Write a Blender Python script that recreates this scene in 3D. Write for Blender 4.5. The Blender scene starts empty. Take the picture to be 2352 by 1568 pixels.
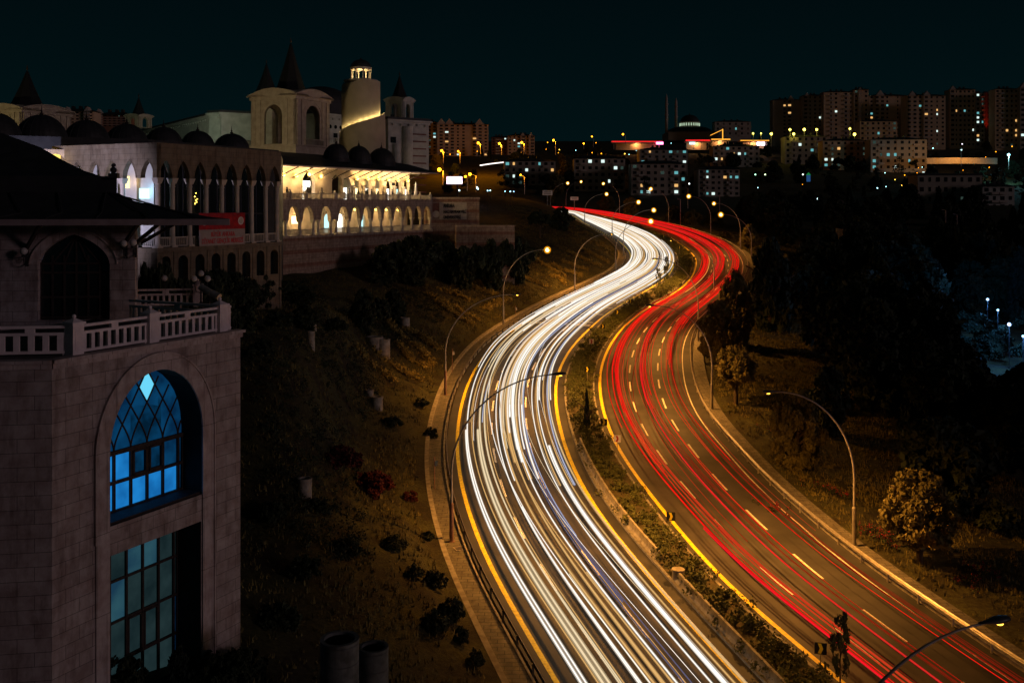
import bpy, math, random
import numpy as np
from mathutils import Vector, Matrix
random.seed(7); rng=np.random.default_rng(7)
S=bpy.context.scene; COL=S.collection
# ---------------------------------------------------------------- camera, world, exposure
F=2286.7;CX=1176.;HY=470.;CH=24.2
cd=bpy.data.cameras.new('camera'); cam=bpy.data.objects.new('camera',cd); COL.objects.link(cam)
cam.location=(0,0,CH); cam.rotation_euler=(math.pi/2,0,0)
cd.lens=35.0; cd.sensor_width=36.0; cd.shift_y=-(784-HY)/2352.0; cd.clip_start=.5; cd.clip_end=6000
S.camera=cam
S.view_settings.view_transform='Standard'; S.view_settings.look='None'
S.view_settings.exposure=0.0; S.view_settings.gamma=1.0
W=bpy.data.worlds.new('World'); S.world=W; W.use_nodes=True
nt=W.node_tree; nt.nodes.clear()
wo=nt.nodes.new('ShaderNodeOutputWorld'); bg=nt.nodes.new('ShaderNodeBackground')
tc=nt.nodes.new('ShaderNodeTexCoord'); sx=nt.nodes.new('ShaderNodeSeparateXYZ'); rp=nt.nodes.new('ShaderNodeValToRGB')
nt.links.new(tc.outputs['Generated'],sx.inputs[0]); nt.links.new(sx.outputs['Z'],rp.inputs[0])
rp.color_ramp.elements[0].position=0.0; rp.color_ramp.elements[0].color=(.0009,.0070,.0084,1)
rp.color_ramp.elements[1].position=.22; rp.color_ramp.elements[1].color=(.0004,.0033,.0043,1)
nt.links.new(rp.outputs[0],bg.inputs[0]); bg.inputs[1].default_value=1.0
nt.links.new(bg.outputs[0],wo.inputs[0])
# the dim pinkish light of the city behind the viewer
sd=bpy.data.lights.new('city_glow','SUN'); sd.energy=.20; sd.angle=math.radians(8); sd.color=(1,.71,.78)
so=bpy.data.objects.new('city_glow',sd); COL.objects.link(so)
_d=Vector((-.86,.45,-.17)); so.rotation_euler=_d.to_track_quat('-Z','Y').to_euler()
S.cycles.max_bounces=4; S.cycles.diffuse_bounces=2; S.cycles.glossy_bounces=2; S.cycles.transmission_bounces=2
S.cycles.sample_clamp_indirect=2.0; S.cycles.transparent_max_bounces=24
# ---------------------------------------------------------------- helpers
class MB:
    def __init__(s): s.v=[]; s.f=[]; s.m=[]
    def add(s,vs,fs,m=0):
        n=len(s.v); s.v+= [tuple(a) for a in vs]; s.f+=[tuple(i+n for i in f) for f in fs]; s.m+=[m]*len(fs)
    def quad(s,a,b,c,d,m=0): s.add([a,b,c,d],[(0,1,2,3)],m)
    def box(s,x0,x1,y0,y1,z0,z1,m=0):
        s.add([(x0,y0,z0),(x1,y0,z0),(x1,y1,z0),(x0,y1,z0),(x0,y0,z1),(x1,y0,z1),(x1,y1,z1),(x0,y1,z1)],
              [(0,3,2,1),(4,5,6,7),(0,1,5,4),(1,2,6,5),(2,3,7,6),(3,0,4,7)],m)
    def prism(s,poly,z0,z1,m=0,top=None):
        n=len(poly); t=top or poly
        s.add([(x,y,z0) for x,y in poly]+[(x,y,z1) for x,y in t],
              [tuple(range(n-1,-1,-1)),tuple(range(n,2*n))]+[(i,(i+1)%n,n+(i+1)%n,n+i) for i in range(n)],m)
    def lathe(s,prof,c=(0,0,0),n=16,m=0,a0=0,sx=1,sy=1):
        vs=[];fs=[]
        for r,z in prof:
            for i in range(n):
                a=a0+2*math.pi*i/n; vs.append((c[0]+sx*r*math.cos(a),c[1]+sy*r*math.sin(a),c[2]+z))
        for k in range(len(prof)-1):
            for i in range(n):
                j=(i+1)%n; fs.append((k*n+i,k*n+j,(k+1)*n+j,(k+1)*n+i))
        fs.append(tuple(range(n-1,-1,-1))); fs.append(tuple((len(prof)-1)*n+i for i in range(n)))
        s.add(vs,fs,m)
    def tube(s,pts,r,n=6,m=0,cap=True):
        pts=[Vector(p) for p in pts]; rs=r if isinstance(r,(list,tuple)) else [r]*len(pts)
        vs=[];fs=[]; k=len(pts); ref=Vector((0,0,1))
        d0=(pts[-1]-pts[0])
        if abs(d0.normalized().z)>.95 and k==2: ref=Vector((1,0,0))
        for i,p in enumerate(pts):
            t=(pts[min(i+1,k-1)]-pts[max(i-1,0)]).normalized()
            if i==0:
                rr=ref if abs(t.dot(ref))<.95 else Vector((1,0,0))
                u=t.cross(rr).normalized()
            else: u=(u-t*u.dot(t)).normalized()
            w=t.cross(u)
            for j in range(n):
                a=2*math.pi*j/n; q=p+(u*math.cos(a)+w*math.sin(a))*rs[i]; vs.append(q)
        for i in range(k-1):
            for j in range(n):
                jj=(j+1)%n; fs.append((i*n+j,i*n+jj,(i+1)*n+jj,(i+1)*n+j))
        if cap: fs.append(tuple(range(n-1,-1,-1))); fs.append(tuple((k-1)*n+j for j in range(n)))
        s.add(vs,fs,m)
    def sphere(s,c,r,n=10,m=0,sz=1):
        s.lathe([(r*math.sin(math.pi*k/8)+1e-4,-r*sz*math.cos(math.pi*k/8)) for k in range(9)],c,n,m)
    def bar(s,p,q,w,h,m=0):
        p=Vector(p);q=Vector(q);t=(q-p).normalized(); up=Vector((0,0,1))
        if abs(t.z)>.95: up=Vector((1,0,0))
        u=t.cross(up).normalized()*w/2; v=u.cross(t).normalized()*h/2
        s.add([p-u-v,p+u-v,p+u+v,p-u+v,q-u-v,q+u-v,q+u+v,q-u+v],[(0,3,2,1),(4,5,6,7),(0,1,5,4),(1,2,6,5),(2,3,7,6),(3,0,4,7)],m)
    def mesh(s,name,mats,smooth=False):
        me=bpy.data.meshes.new(name); me.from_pydata(s.v,[],s.f)
        mats=mats if isinstance(mats,(list,tuple)) else [mats]
        for a in mats: me.materials.append(a)
        if len(mats)>1: me.polygons.foreach_set('material_index',s.m)
        if smooth: me.polygons.foreach_set('use_smooth',[True]*len(s.f))
        me.update(); return me
def link(name,me,parent=None,label=None,cat=None,group=None,kind=None,loc=None,rz=0):
    o=bpy.data.objects.new(name,me); COL.objects.link(o)
    if parent is not None: o.parent=parent
    if loc is not None: o.location=loc
    if rz: o.rotation_euler=(0,0,rz)
    if label: o['label']=label
    if cat: o['category']=cat
    if group: o['group']=group
    if kind: o['kind']=kind
    return o
def part(name,mb,mats,parent,smooth=False,label=None,**k): return link(name,mb.mesh(name,mats,smooth),parent,label,**k)
def thing(name,label,cat,loc=(0,0,0),rz=0,group=None): return link(name,None,None,label,cat,group,None,loc,rz)
def copy_thing(src,loc,rz=0,label=None,group=None,scale=None):
    r=src.copy(); COL.objects.link(r); r.location=loc; r.rotation_euler=(0,0,rz)
    if scale is not None: r.scale=scale if isinstance(scale,(tuple,list)) else (scale,)*3
    if label: r['label']=label
    if group: r['group']=group
    for ch in list(src.children):
        c=ch.copy(); COL.objects.link(c); c.parent=r
        for g in list(ch.children):
            d=g.copy(); COL.objects.link(d); d.parent=c
    return r
def point(parent,loc,e,col,r=.12,name='lamp_light'):
    l=bpy.data.lights.new(name,'POINT'); l.energy=e; l.color=col; l.shadow_soft_size=r
    o=bpy.data.objects.new(name,l); COL.objects.link(o); o.location=loc
    if parent is not None: o.parent=parent
    return o
def spot(parent,loc,d,e,col,size=150,blend=.5,r=.15,name='lamp_light'):
    l=bpy.data.lights.new(name,'SPOT'); l.energy=e; l.color=col; l.shadow_soft_size=r; l.spot_size=math.radians(size); l.spot_blend=blend
    o=bpy.data.objects.new(name,l); COL.objects.link(o); o.location=loc; o.rotation_euler=Vector(d).to_track_quat('-Z','Y').to_euler()
    if parent is not None: o.parent=parent
    return o
# ---------------------------------------------------------------- materials
def nodes(name):
    m=bpy.data.materials.new(name); m.use_nodes=True; t=m.node_tree
    return m,t,t.nodes['Principled BSDF']
def mat(name,c,rough=.8,c2=None,scale=3.,bump=0.,metal=0.,detail=6,coord='Object'):
    m,t,b=nodes(name); b.inputs['Roughness'].default_value=rough; b.inputs['Metallic'].default_value=metal
    if 'Specular IOR Level' in b.inputs: b.inputs['Specular IOR Level'].default_value=.3
    if c2 is None: c2=tuple(x*.7 for x in c)
    tcn=t.nodes.new('ShaderNodeTexCoord'); n=t.nodes.new('ShaderNodeTexNoise'); n.inputs['Scale'].default_value=scale; n.inputs['Detail'].default_value=detail
    t.links.new(tcn.outputs[coord],n.inputs['Vector'])
    r=t.nodes.new('ShaderNodeValToRGB'); r.color_ramp.elements[0].position=.35; r.color_ramp.elements[1].position=.65
    r.color_ramp.elements[0].color=(*c2,1); r.color_ramp.elements[1].color=(*c,1)
    t.links.new(n.outputs['Fac'],r.inputs[0]); t.links.new(r.outputs[0],b.inputs['Base Color'])
    if bump:
        bp=t.nodes.new('ShaderNodeBump'); bp.inputs['Strength'].default_value=bump; bp.inputs['Distance'].default_value=.05
        t.links.new(n.outputs['Fac'],bp.inputs['Height']); t.links.new(bp.outputs[0],b.inputs['Normal'])
    return m
def stone(name,c,c2,bw=.9,bh=.42,mortar=.012,rough=.85,bands=None,var=.35,flat=False):
    """coursed ashlar laid in the local face plane (x along, z up)"""
    m,t,b=nodes(name); b.inputs['Roughness'].default_value=rough
    g=t.nodes.new('ShaderNodeTexCoord'); s=t.nodes.new('ShaderNodeSeparateXYZ'); k=t.nodes.new('ShaderNodeCombineXYZ')
    ad=t.nodes.new('ShaderNodeMath'); ad.operation='ADD'
    t.links.new(g.outputs['Object'],s.inputs[0]); t.links.new(s.outputs['X'],ad.inputs[0]); t.links.new(s.outputs['Y'],ad.inputs[1])
    t.links.new((s.outputs['X'] if flat else ad.outputs[0]),k.inputs['X']); t.links.new(s.outputs['Y' if flat else 'Z'],k.inputs['Y'])
    br=t.nodes.new('ShaderNodeTexBrick'); br.inputs['Scale'].default_value=1; br.inputs['Brick Width'].default_value=bw; br.inputs['Row Height'].default_value=bh
    br.inputs['Mortar Size'].default_value=mortar; br.inputs['Color1'].default_value=(*c,1); br.inputs['Color2'].default_value=(*[x*(1-var*.5) for x in c],1)
    br.inputs['Mortar'].default_value=(*[x*.22 for x in c],1); br.inputs['Bias'].default_value=0
    t.links.new(k.outputs[0],br.inputs['Vector'])
    n=t.nodes.new('ShaderNodeTexNoise'); n.inputs['Scale'].default_value=1.3; n.inputs['Detail'].default_value=9; n.inputs['Roughness'].default_value=.65
    t.links.new(g.outputs['Object'],n.inputs['Vector'])
    r=t.nodes.new('ShaderNodeValToRGB'); r.color_ramp.elements[0].position=.38; r.color_ramp.elements[1].position=.62
    r.color_ramp.elements[0].color=(*c2,1); r.color_ramp.elements[1].color=(1,1,1,1)
    t.links.new(n.outputs['Fac'],r.inputs[0])
    mx=t.nodes.new('ShaderNodeMix'); mx.data_type='RGBA'; mx.blend_type='MULTIPLY'; mx.inputs[0].default_value=.75
    t.links.new(br.outputs['Color'],mx.inputs[6]); t.links.new(r.outputs[0],mx.inputs[7])
    n3=t.nodes.new('ShaderNodeTexNoise'); n3.inputs['Scale'].default_value=.9; n3.inputs['Detail'].default_value=8; n3.inputs['Roughness'].default_value=.7
    mp=t.nodes.new('ShaderNodeMapping'); mp.inputs['Scale'].default_value=(2.2,2.2,.45); t.links.new(g.outputs['Object'],mp.inputs[0]); t.links.new(mp.outputs[0],n3.inputs['Vector'])
    r3=t.nodes.new('ShaderNodeValToRGB'); r3.color_ramp.elements[0].position=.32; r3.color_ramp.elements[1].position=.52; r3.color_ramp.elements[0].color=(.42,.36,.33,1); r3.color_ramp.elements[1].color=(1,1,1,1); t.links.new(n3.outputs['Fac'],r3.inputs[0])
    m3=t.nodes.new('ShaderNodeMix'); m3.data_type='RGBA'; m3.blend_type='MULTIPLY'; m3.inputs[0].default_value=.8; t.links.new(mx.outputs[2],m3.inputs[6]); t.links.new(r3.outputs[0],m3.inputs[7])
    last=m3.outputs[2]
    if bands:
        w=t.nodes.new('ShaderNodeMath'); w.operation='FRACT'; mu=t.nodes.new('ShaderNodeMath'); mu.operation='MULTIPLY'; mu.inputs[1].default_value=1/bands[0]
        t.links.new(s.outputs['Z'],mu.inputs[0]); t.links.new(mu.outputs[0],w.inputs[0])
        lt=t.nodes.new('ShaderNodeMath'); lt.operation='LESS_THAN'; lt.inputs[1].default_value=bands[1]; t.links.new(w.outputs[0],lt.inputs[0])
        m2=t.nodes.new('ShaderNodeMix'); m2.data_type='RGBA'; m2.blend_type='MULTIPLY'; t.links.new(lt.outputs[0],m2.inputs[0])
        t.links.new(last,m2.inputs[6]); m2.inputs[7].default_value=(*bands[2],1); last=m2.outputs[2]
    t.links.new(last,b.inputs['Base Color'])
    bp=t.nodes.new('ShaderNodeBump'); bp.inputs['Strength'].default_value=.5; bp.inputs['Distance'].default_value=.03
    t.links.new(n.outputs['Fac'],bp.inputs['Height']); t.links.new(bp.outputs[0],b.inputs['Normal'])
    return m
def emit(name,c,s,sample='AUTO'):
    m=bpy.data.materials.new(name); m.use_nodes=True; t=m.node_tree; t.nodes.clear()
    o=t.nodes.new('ShaderNodeOutputMaterial'); e=t.nodes.new('ShaderNodeEmission'); e.inputs[0].default_value=(*c,1); e.inputs[1].default_value=s
    t.links.new(e.outputs[0],o.inputs[0])
    try: m.cycles.emission_sampling=sample
    except Exception: pass
    return m
def emit_noise(name,c1,c2,s,scale=2.):
    m=emit(name,c1,s); t=m.node_tree; e=[n for n in t.nodes if n.type=='EMISSION'][0]
    g=t.nodes.new('ShaderNodeTexCoord'); n=t.nodes.new('ShaderNodeTexNoise'); n.inputs['Scale'].default_value=scale; n.inputs['Detail'].default_value=3
    r=t.nodes.new('ShaderNodeValToRGB'); r.color_ramp.elements[0].position=.35; r.color_ramp.elements[1].position=.65
    r.color_ramp.elements[0].color=(*c2,1); r.color_ramp.elements[1].color=(*c1,1)
    t.links.new(g.outputs['Object'],n.inputs[0]); t.links.new(n.outputs['Fac'],r.inputs[0]); t.links.new(r.outputs[0],e.inputs[0])
    return m
M={}
M['asphalt']=mat('asphalt',(.055,.050,.046),  .72,(.030,.028,.026),.35,.3,detail=12)
M['sidewalk']=stone('paving',(.19,.17,.135),(.5,.48,.42),.8,.4,.02,flat=True)
M['kerb']=mat('kerb_stone',(.30,.28,.25),.8,(.16,.15,.13),3,.3)
M['paint']=mat('road_paint',(.80,.78,.70),.6,(.45,.42,.36),5,.1,detail=10)
M['yellow']=mat('yellow_paint',(.95,.72,.02),.6,(.62,.45,.015),4,.1,detail=10)
def earthmat():
    m=mat('grassy_earth',(.080,.078,.024),.95,(.034,.026,.011),.35,.9,detail=14); t=m.node_tree; b=t.nodes['Principled BSDF']; src=b.inputs['Base Color'].links[0].from_socket
    g=t.nodes.new('ShaderNodeTexCoord'); n=t.nodes.new('ShaderNodeTexNoise'); n.inputs['Scale'].default_value=3.5; n.inputs['Detail'].default_value=6; n.inputs['Roughness'].default_value=.8; t.links.new(g.outputs['Object'],n.inputs[0])
    r=t.nodes.new('ShaderNodeValToRGB'); r.color_ramp.elements[0].position=.42; r.color_ramp.elements[1].position=.60; r.color_ramp.elements[0].color=(.35,.32,.30,1); r.color_ramp.elements[1].color=(1.0,1.0,.9,1); t.links.new(n.outputs['Fac'],r.inputs[0])
    x=t.nodes.new('ShaderNodeMix'); x.data_type='RGBA'; x.blend_type='MULTIPLY'; x.inputs[0].default_value=.85; t.links.new(src,x.inputs[6]); t.links.new(r.outputs[0],x.inputs[7]); t.links.new(x.outputs[2],b.inputs['Base Color'])
    bp=[q for q in t.nodes if q.type=='BUMP'][0]; ad=t.nodes.new('ShaderNodeMath'); ad.operation='ADD'; t.links.new(bp.inputs['Height'].links[0].from_socket,ad.inputs[0]); t.links.new(n.outputs['Fac'],ad.inputs[1]); t.links.new(ad.outputs[0],bp.inputs['Height']); bp.inputs['Distance'].default_value=.12
    return m
M['earth']=earthmat()
M['median']=mat('median_soil',(.09,.07,.035),.95,(.04,.035,.015),1.4,.6,detail=12)
M['rail']=mat('galvanised_rail',(.45,.42,.38),.45,(.3,.26,.22),4,.1,.6)
M['rail_dark']=mat('weathered_rail',(.10,.08,.07),.6,(.05,.04,.035),4,.2,.3)
M['concrete']=mat('concrete',(.32,.30,.27),.85,(.18,.16,.14),2.2,.4,detail=10)
M['ring']=mat('concrete_ring',(.36,.33,.28),.85,(.2,.17,.14),2,.4,detail=10)
M['pole']=mat('pole_steel',(.33,.31,.29),.5,(.24,.22,.2),3,.1,.5)
M['pole_old']=mat('pole_rusty',(.22,.12,.09),.7,(.15,.08,.06),4,.2,.1)
M['lampcase']=mat('lamp_case',(.06,.06,.065),.4,(.04,.04,.04),4)
def halo(name,c,s,f):
    m=emit(name,c,s,'NONE'); t=m.node_tree; e=[n for n in t.nodes if n.type=='EMISSION'][0]; o=[n for n in t.nodes if n.type=='OUTPUT_MATERIAL'][0]
    tr=t.nodes.new('ShaderNodeBsdfTransparent'); mx=t.nodes.new('ShaderNodeMixShader'); mx.inputs[0].default_value=f; t.links.new(tr.outputs[0],mx.inputs[1]); t.links.new(e.outputs[0],mx.inputs[2]); t.links.new(mx.outputs[0],o.inputs[0]); return m
M['sodium']=halo('amber_lamp_halo',(1,.36,.01),1.3,.42); M['bulb']=emit('hot_bulb',(1,.72,.22),16,'NONE')  # sodium: see-through shell that adds a soft glow halo around the bulb
M['sodium_near']=emit('sodium_glass',(1,.5,.05),5,'NONE')
M['globe']=emit('warm_globe',(1,.66,.10),9,'NONE')
M['globe_off']=mat('milk_glass',(.5,.47,.45),.3,(.4,.38,.36),4)
M['iron']=mat('dark_iron',(.03,.03,.032),.5,(.02,.02,.02),4)
M['stone_tower']=stone('tower_limestone',(.45,.385,.375),(.55,.45,.42),1.15,.50,.010)
M['stone_trim']=stone('limestone_trim',(.56,.48,.47),(.6,.5,.47),.9,3.0,.010)
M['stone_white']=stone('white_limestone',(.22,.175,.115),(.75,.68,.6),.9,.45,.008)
M['marble']=mat('pale_marble',(.54,.47,.37),.5,(.4,.36,.30),1.5,.1)
M['white_stone']=mat('white_balustrade_stone',(.85,.74,.74),.6,(.7,.6,.6),3,.1)
M['stone_wall']=stone('banded_retaining_stone',(.38,.29,.22),(.6,.5,.45),1.0,.42,.012,bands=(1.9,.28,(.75,.52,.47)))
M['stone_terrace']=stone('terrace_limestone',(.45,.37,.29),(.7,.62,.55),.9,.42,.010)
M['roof']=mat('dark_lead_roof',(.035,.037,.038),.6,(.022,.024,.025),1.5,.3)
M['spire_roof']=mat('spire_lead',(.012,.013,.014),.7,(.008,.009,.01),1.5,.3)
M['timber']=mat('dark_timber',(.05,.035,.03),.7,(.03,.02,.018),4,.2)
M['fascia']=mat('eave_fascia',(.32,.25,.25),.7,(.25,.19,.19),2)
M['glass']=mat('dark_glass',(.012,.018,.018),.08,(.01,.014,.014),2)
M['glass'].node_tree.nodes['Principled BSDF'].inputs['Specular IOR Level'].default_value=.5
M['plaster']=mat('cream_plaster',(.50,.42,.32),.85,(.38,.31,.23),1.2,.2)
M['plaster_white']=mat('pale_grey_plaster',(.50,.50,.45),.85,(.38,.38,.34),.8,.2)
M['red_trim']=mat('red_brick_band',(.22,.10,.08),.85,(.15,.07,.05),2)
M['flat_beige']=mat('apartment_beige',(.68,.48,.30),.85,(.54,.38,.24),.15)
M['flat_grey']=mat('apartment_grey',(.42,.37,.30),.85,(.34,.30,.25),.15)
M['flat_rust']=mat('apartment_rust',(.22,.12,.08),.85,(.17,.09,.06),.15)
M['flat_trim']=mat('apartment_trim',(.5,.44,.38),.85,(.42,.36,.3),.3)
M['far_window']=mat('unlit_window',(.012,.014,.016),.9,(.008,.01,.012),2)
M['win_cool']=emit('cool_lit_window',(.22,.75,.80),.55)
M['win_white']=emit('white_lit_window',(.75,.97,.92),1.1)
M['win_warm']=emit('warm_lit_window',(1,.55,.18),.9)
M['win_dim']=emit('dim_lit_window',(.25,.45,.38),.10)
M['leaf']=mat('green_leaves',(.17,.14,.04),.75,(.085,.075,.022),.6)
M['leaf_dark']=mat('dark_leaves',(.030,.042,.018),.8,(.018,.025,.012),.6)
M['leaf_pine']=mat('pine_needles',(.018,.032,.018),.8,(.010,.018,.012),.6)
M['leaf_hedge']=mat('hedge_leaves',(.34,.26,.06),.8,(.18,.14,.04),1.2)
M['leaf_red']=mat('red_barberry_leaves',(.10,.015,.012),.8,(.05,.01,.01),1.2)
M['petal']=mat('red_petals',(.35,.01,.03),.7,(.2,.008,.02),2)
M['juniper']=mat('juniper',(.10,.11,.035),.85,(.045,.05,.015),1.2)
M['bark']=mat('bark',(.10,.07,.045),.9,(.05,.035,.025),4,.5)
M['sign_black']=mat('sign_black',(.012,.013,.013),.4,(.01,.01,.01),2)
M['sign_yellow']=mat('sign_yellow',(.75,.62,.03),.4,(.65,.52,.02),2)
M['sign_white']=mat('sign_white',(.75,.70,.66),.4,(.65,.6,.56),2)
M['ring_dark']=mat('dark_well_concrete',(.13,.135,.13),.9,(.06,.06,.055),2,.5,detail=10)  # ring concrete in a darker tone, for the two largest wells
M['sign_red']=mat('sign_red',(.25,.012,.018),.5,(.5,.02,.02),2)
M['letter_black']=mat('letter_black',(.01,.01,.01),.5,(.01,.01,.01),2)
M['letter_red']=mat('letter_red',(.55,.05,.05),.5,(.5,.04,.04),2)
# ---------------------------------------------------------------- projection onto the real surfaces
PY=[0,30,48,65,105,132,160,190,233,280,310,349,400,460,560,900,1400]
PZ=[-2.2,-1.2,-.5,.6,3,5.0,6.8,8.9,12.2,15.6,17.8,20.3,22.6,27,40,82,92]
def Zr(y): return np.interp(y,PY,PZ)
def at(px,py,Y): return Vector(((px-CX)/F*Y,Y,CH-(py-HY)/F*Y))
def road(px,py):
    Y=np.arange(20,900,.25); f=(CH-Zr(Y))*F/Y+HY
    i=np.where(f<py)[0]; y=float(Y[i[0]]) if len(i) else 900.
    return ((px-CX)/F*y,y)
L0=[(1310,1630),(1268,1560),(1233,1500),(1204,1450),(1173,1399),(1141,1342),(1109,1275),(1084,1212),(1068,1161),(1055,1110),(1047,1052),(1046,1005),(1052,951),(1065,900),(1084,856),(1109,817),(1141,783),(1195,744.5),(1263,706),(1307,684),(1351,663),(1392,643),(1424,627),(1437,615),(1446,602),(1448,584),(1439,571),(1426,558),(1404,545),(1373,529),(1340,511.6),(1316,495)]
L1=[(1790,1650),(1720,1575),(1665,1513),(1611,1456),(1566,1405),(1522,1354),(1484,1310),(1439,1256),(1395,1203),(1363,1155),(1335,1103),(1315,1065),(1300,1021),(1287,976),(1279,925),(1279,881),(1287,849),(1303,817),(1325,786),(1354,757),(1376,737),(1395,720),(1450,687),(1483,670),(1520,646),(1536,635),(1547,617),(1550,602),(1547,588),(1534,571),(1523,562),(1500,545),(1461,529),(1426,519),(1386,508),(1347,499),(1320,491)]
R0=[(2010,1630),(1930,1565),(1893,1534),(1848,1496),(1798,1452),(1753,1417),(1712,1382),(1671,1347),(1639,1312),(1608,1278),(1550,1206),(1506,1154),(1471,1106),(1439,1062),(1414,1021),(1395,976),(1382,932),(1377,894),(1377,862),(1384,830),(1398,798),(1423,760),(1461,725),(1496,703),(1538,681),(1571,657),(1591,635),(1600,608),(1598,593),(1588,580),(1575,570),(1545,548),(1505,533),(1470,522),(1435,513),(1395,503.5),(1351,495),(1316,488)]
R1=[(2430,1625),(2345,1568),(2285,1524),(2190,1458),(2095,1395),(2000,1328),(1905,1252),(1815,1176),(1735,1100),(1665,1020),(1636,989),(1612,954),(1597,925),(1583,887),(1577,846),(1575,814),(1580,783),(1595,751),(1622,722),(1655,695),(1685,665),(1706,640),(1712,622),(1712,606),(1704,588),(1690,575),(1668,560),(1637,547),(1606,536),(1571,526),(1527,516),(1483,507),(1439,498.5),(1395,491),(1351,485.5),(1316,482)]
NEAR={'L0':[(11.2,20),(7,33)],'L1':[(21,20),(17,33)],'R0':[(26.2,20),(22.3,33)],'R1':[(38,20),(32.5,33)]}
FAR={'L0':[(14,366),(-2,380),(-25,392)],'L1':[(17,375),(5,387),(-18,400)],'R0':[(18,378),(8,391),(-15,404)],'R1':[(18,397),(6,405),(-12,415)]}
def smooth_curve(pts,near,far,step=1.0):
    w=np.array(near+[road(*p) for p in pts]+far,float)
    d=np.r_[0,np.cumsum(np.hypot(*np.diff(w,axis=0).T))]
    n=int(d[-1]/step); s=np.linspace(0,d[-1],n); c=np.c_[np.interp(s,d,w[:,0]),np.interp(s,d,w[:,1])]
    k=np.exp(-.5*(np.arange(-9,10)/4.0)**2); k/=k.sum()
    p=np.r_[2*c[0]-c[9:0:-1],c,2*c[-1]-c[-2:-11:-1]]
    return np.c_[np.convolve(p[:,0],k,'valid'),np.convolve(p[:,1],k,'valid')]
C={n:smooth_curve(p,NEAR[n],FAR[n]) for n,p in (('L0',L0),('L1',L1),('R0',R0),('R1',R1))}
def normals(c):
    t=np.gradient(c,axis=0); t/=np.hypot(t[:,0],t[:,1])[:,None]; return np.c_[t[:,1],-t[:,0]]   # to the right of travel away from camera
N={n:normals(c) for n,c in C.items()}
def resamp(c,n):
    d=np.r_[0,np.cumsum(np.hypot(*np.diff(c,axis=0).T))]; s=np.linspace(0,d[-1],n)
    return np.c_[np.interp(s,d,c[:,0]),np.interp(s,d,c[:,1])]
def raydist(p,n,c):
    a=c[:-1];b=c[1:]; e=b-a; den=n[0]*e[:,1]-n[1]*e[:,0]; den=np.where(abs(den)<1e-9,1e-9,den)
    q=a-p; t=(q[:,0]*e[:,1]-q[:,1]*e[:,0])/den; u=(q[:,0]*n[1]-q[:,1]*n[0])/den
    ok=(u>=-.02)&(u<=1.02)&(abs(t)<25); return t[ok][np.argmin(abs(t[ok]))] if ok.any() else None
class Way:
    def __init__(s,a,b):
        ca=resamp(C[a],420); cb=resamp(C[b],420); c=(ca+cb)/2
        c=resamp(c,440); nn=normals(c); l=[];r=[]
        for p,n in zip(c,nn):
            x=raydist(p,n,C[a]); y=raydist(p,n,C[b])
            l.append(x if x is not None and x<0 else -5.2); r.append(y if y is not None and y>0 else 5.2)
        k=np.ones(7)/7
        def sm(v): v=np.r_[[v[0]]*3,v,[v[-1]]*3]; return np.convolve(v,k,'valid')
        s.c=c; s.n=nn; s.l=sm(np.array(l)); s.r=sm(np.array(r)); s.d=np.r_[0,np.cumsum(np.hypot(*np.diff(c,axis=0).T))]; s.len=s.d[-1]
    def at(s,u,v,z=0.):
        """u metres along, v 0..1 across, arrays"""
        f=lambda q: np.interp(u,s.d,q)
        off=f(s.l)*(1-v)+f(s.r)*v; x=f(s.c[:,0])+f(s.n[:,0])*off; y=f(s.c[:,1])+f(s.n[:,1])*off
        return np.c_[x,y,Zr(y)+z]
LW=Way('L0','L1'); RW=Way('R0','R1')
def sidedist(x,y):
    """distance left of L0 (dl) and right of R1 (dr), negative = other side"""
    P=np.c_[np.ravel(x),np.ravel(y)]; out=[]
    for n,sg in (('L0',-1),('R1',1)):
        c=C[n][::2]; nn=N[n][::2]; dd=np.empty(len(P)); 
        for i in range(0,len(P),4000):
            q=P[i:i+4000]; D=((q[:,None,:]-c[None])**2).sum(2); j=D.argmin(1)
            v=q-c[j]; sgn=np.sign((v*nn[j]).sum(1))*sg; dd[i:i+4000]=np.sqrt(D[np.arange(len(q)),j])*sgn
        out.append(dd.reshape(np.shape(x)))
    return out
def bumps(x,y):
    return .16*np.sin(x*.31+1.3*np.sin(y*.13))*np.sin(y*.27+.7)+.09*np.sin(x*.83+y*.41)+.05*np.sin(1.9*x-1.3*y)
def ground_z(x,y):
    x=np.asarray(x,float);y=np.asarray(y,float)
    dl,dr=sidedist(x,y); z=Zr(y)-.14
    s=np.clip((y-190)/60,0,1); s=s*s*(3-2*s); A=15*(1-s)+7.2*s; w=34*(1-s)+9*s
    g=np.clip(dl-3.2,0,None); fade=np.clip((460-y)/60,0,1)
    z=z+np.where(dl>3.2,A*(1-np.exp(-g/w))*fade+np.clip(g/.8,0,1.)*.55+bumps(x,y)*np.clip(g/3,0,1),0)
    sm=np.clip((dl-7.5)/7,0,1); ym=np.clip((y-60)/14,0,1)*np.clip((126-y)/24,0,1); z=z+6.8*sm*sm*(3-2*sm)*ym
    g2=np.clip(dr-2.6,0,None); z=z+np.where(dr>2.6,np.clip(g2,0,1)*.22-3.5*(1-np.exp(-g2/28))*np.clip((420-y)/80,0,1)+bumps(x,y)*np.clip(g2/3,0,1),0)
    return z
def gz(x,y): return float(ground_z(np.array([x]),np.array([y]))[0])
def ground_hit(px,py):
    Y=np.arange(22,1200,.5); X=(px-CX)/F*Y; zr=CH-(py-HY)/F*Y
    i=np.where(ground_z(X,Y)>=zr)[0]
    if not len(i): return Vector((X[-1],Y[-1],gz(X[-1],Y[-1])))
    i=i[0]; return Vector((X[i],Y[i],gz(X[i],Y[i])))
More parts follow.
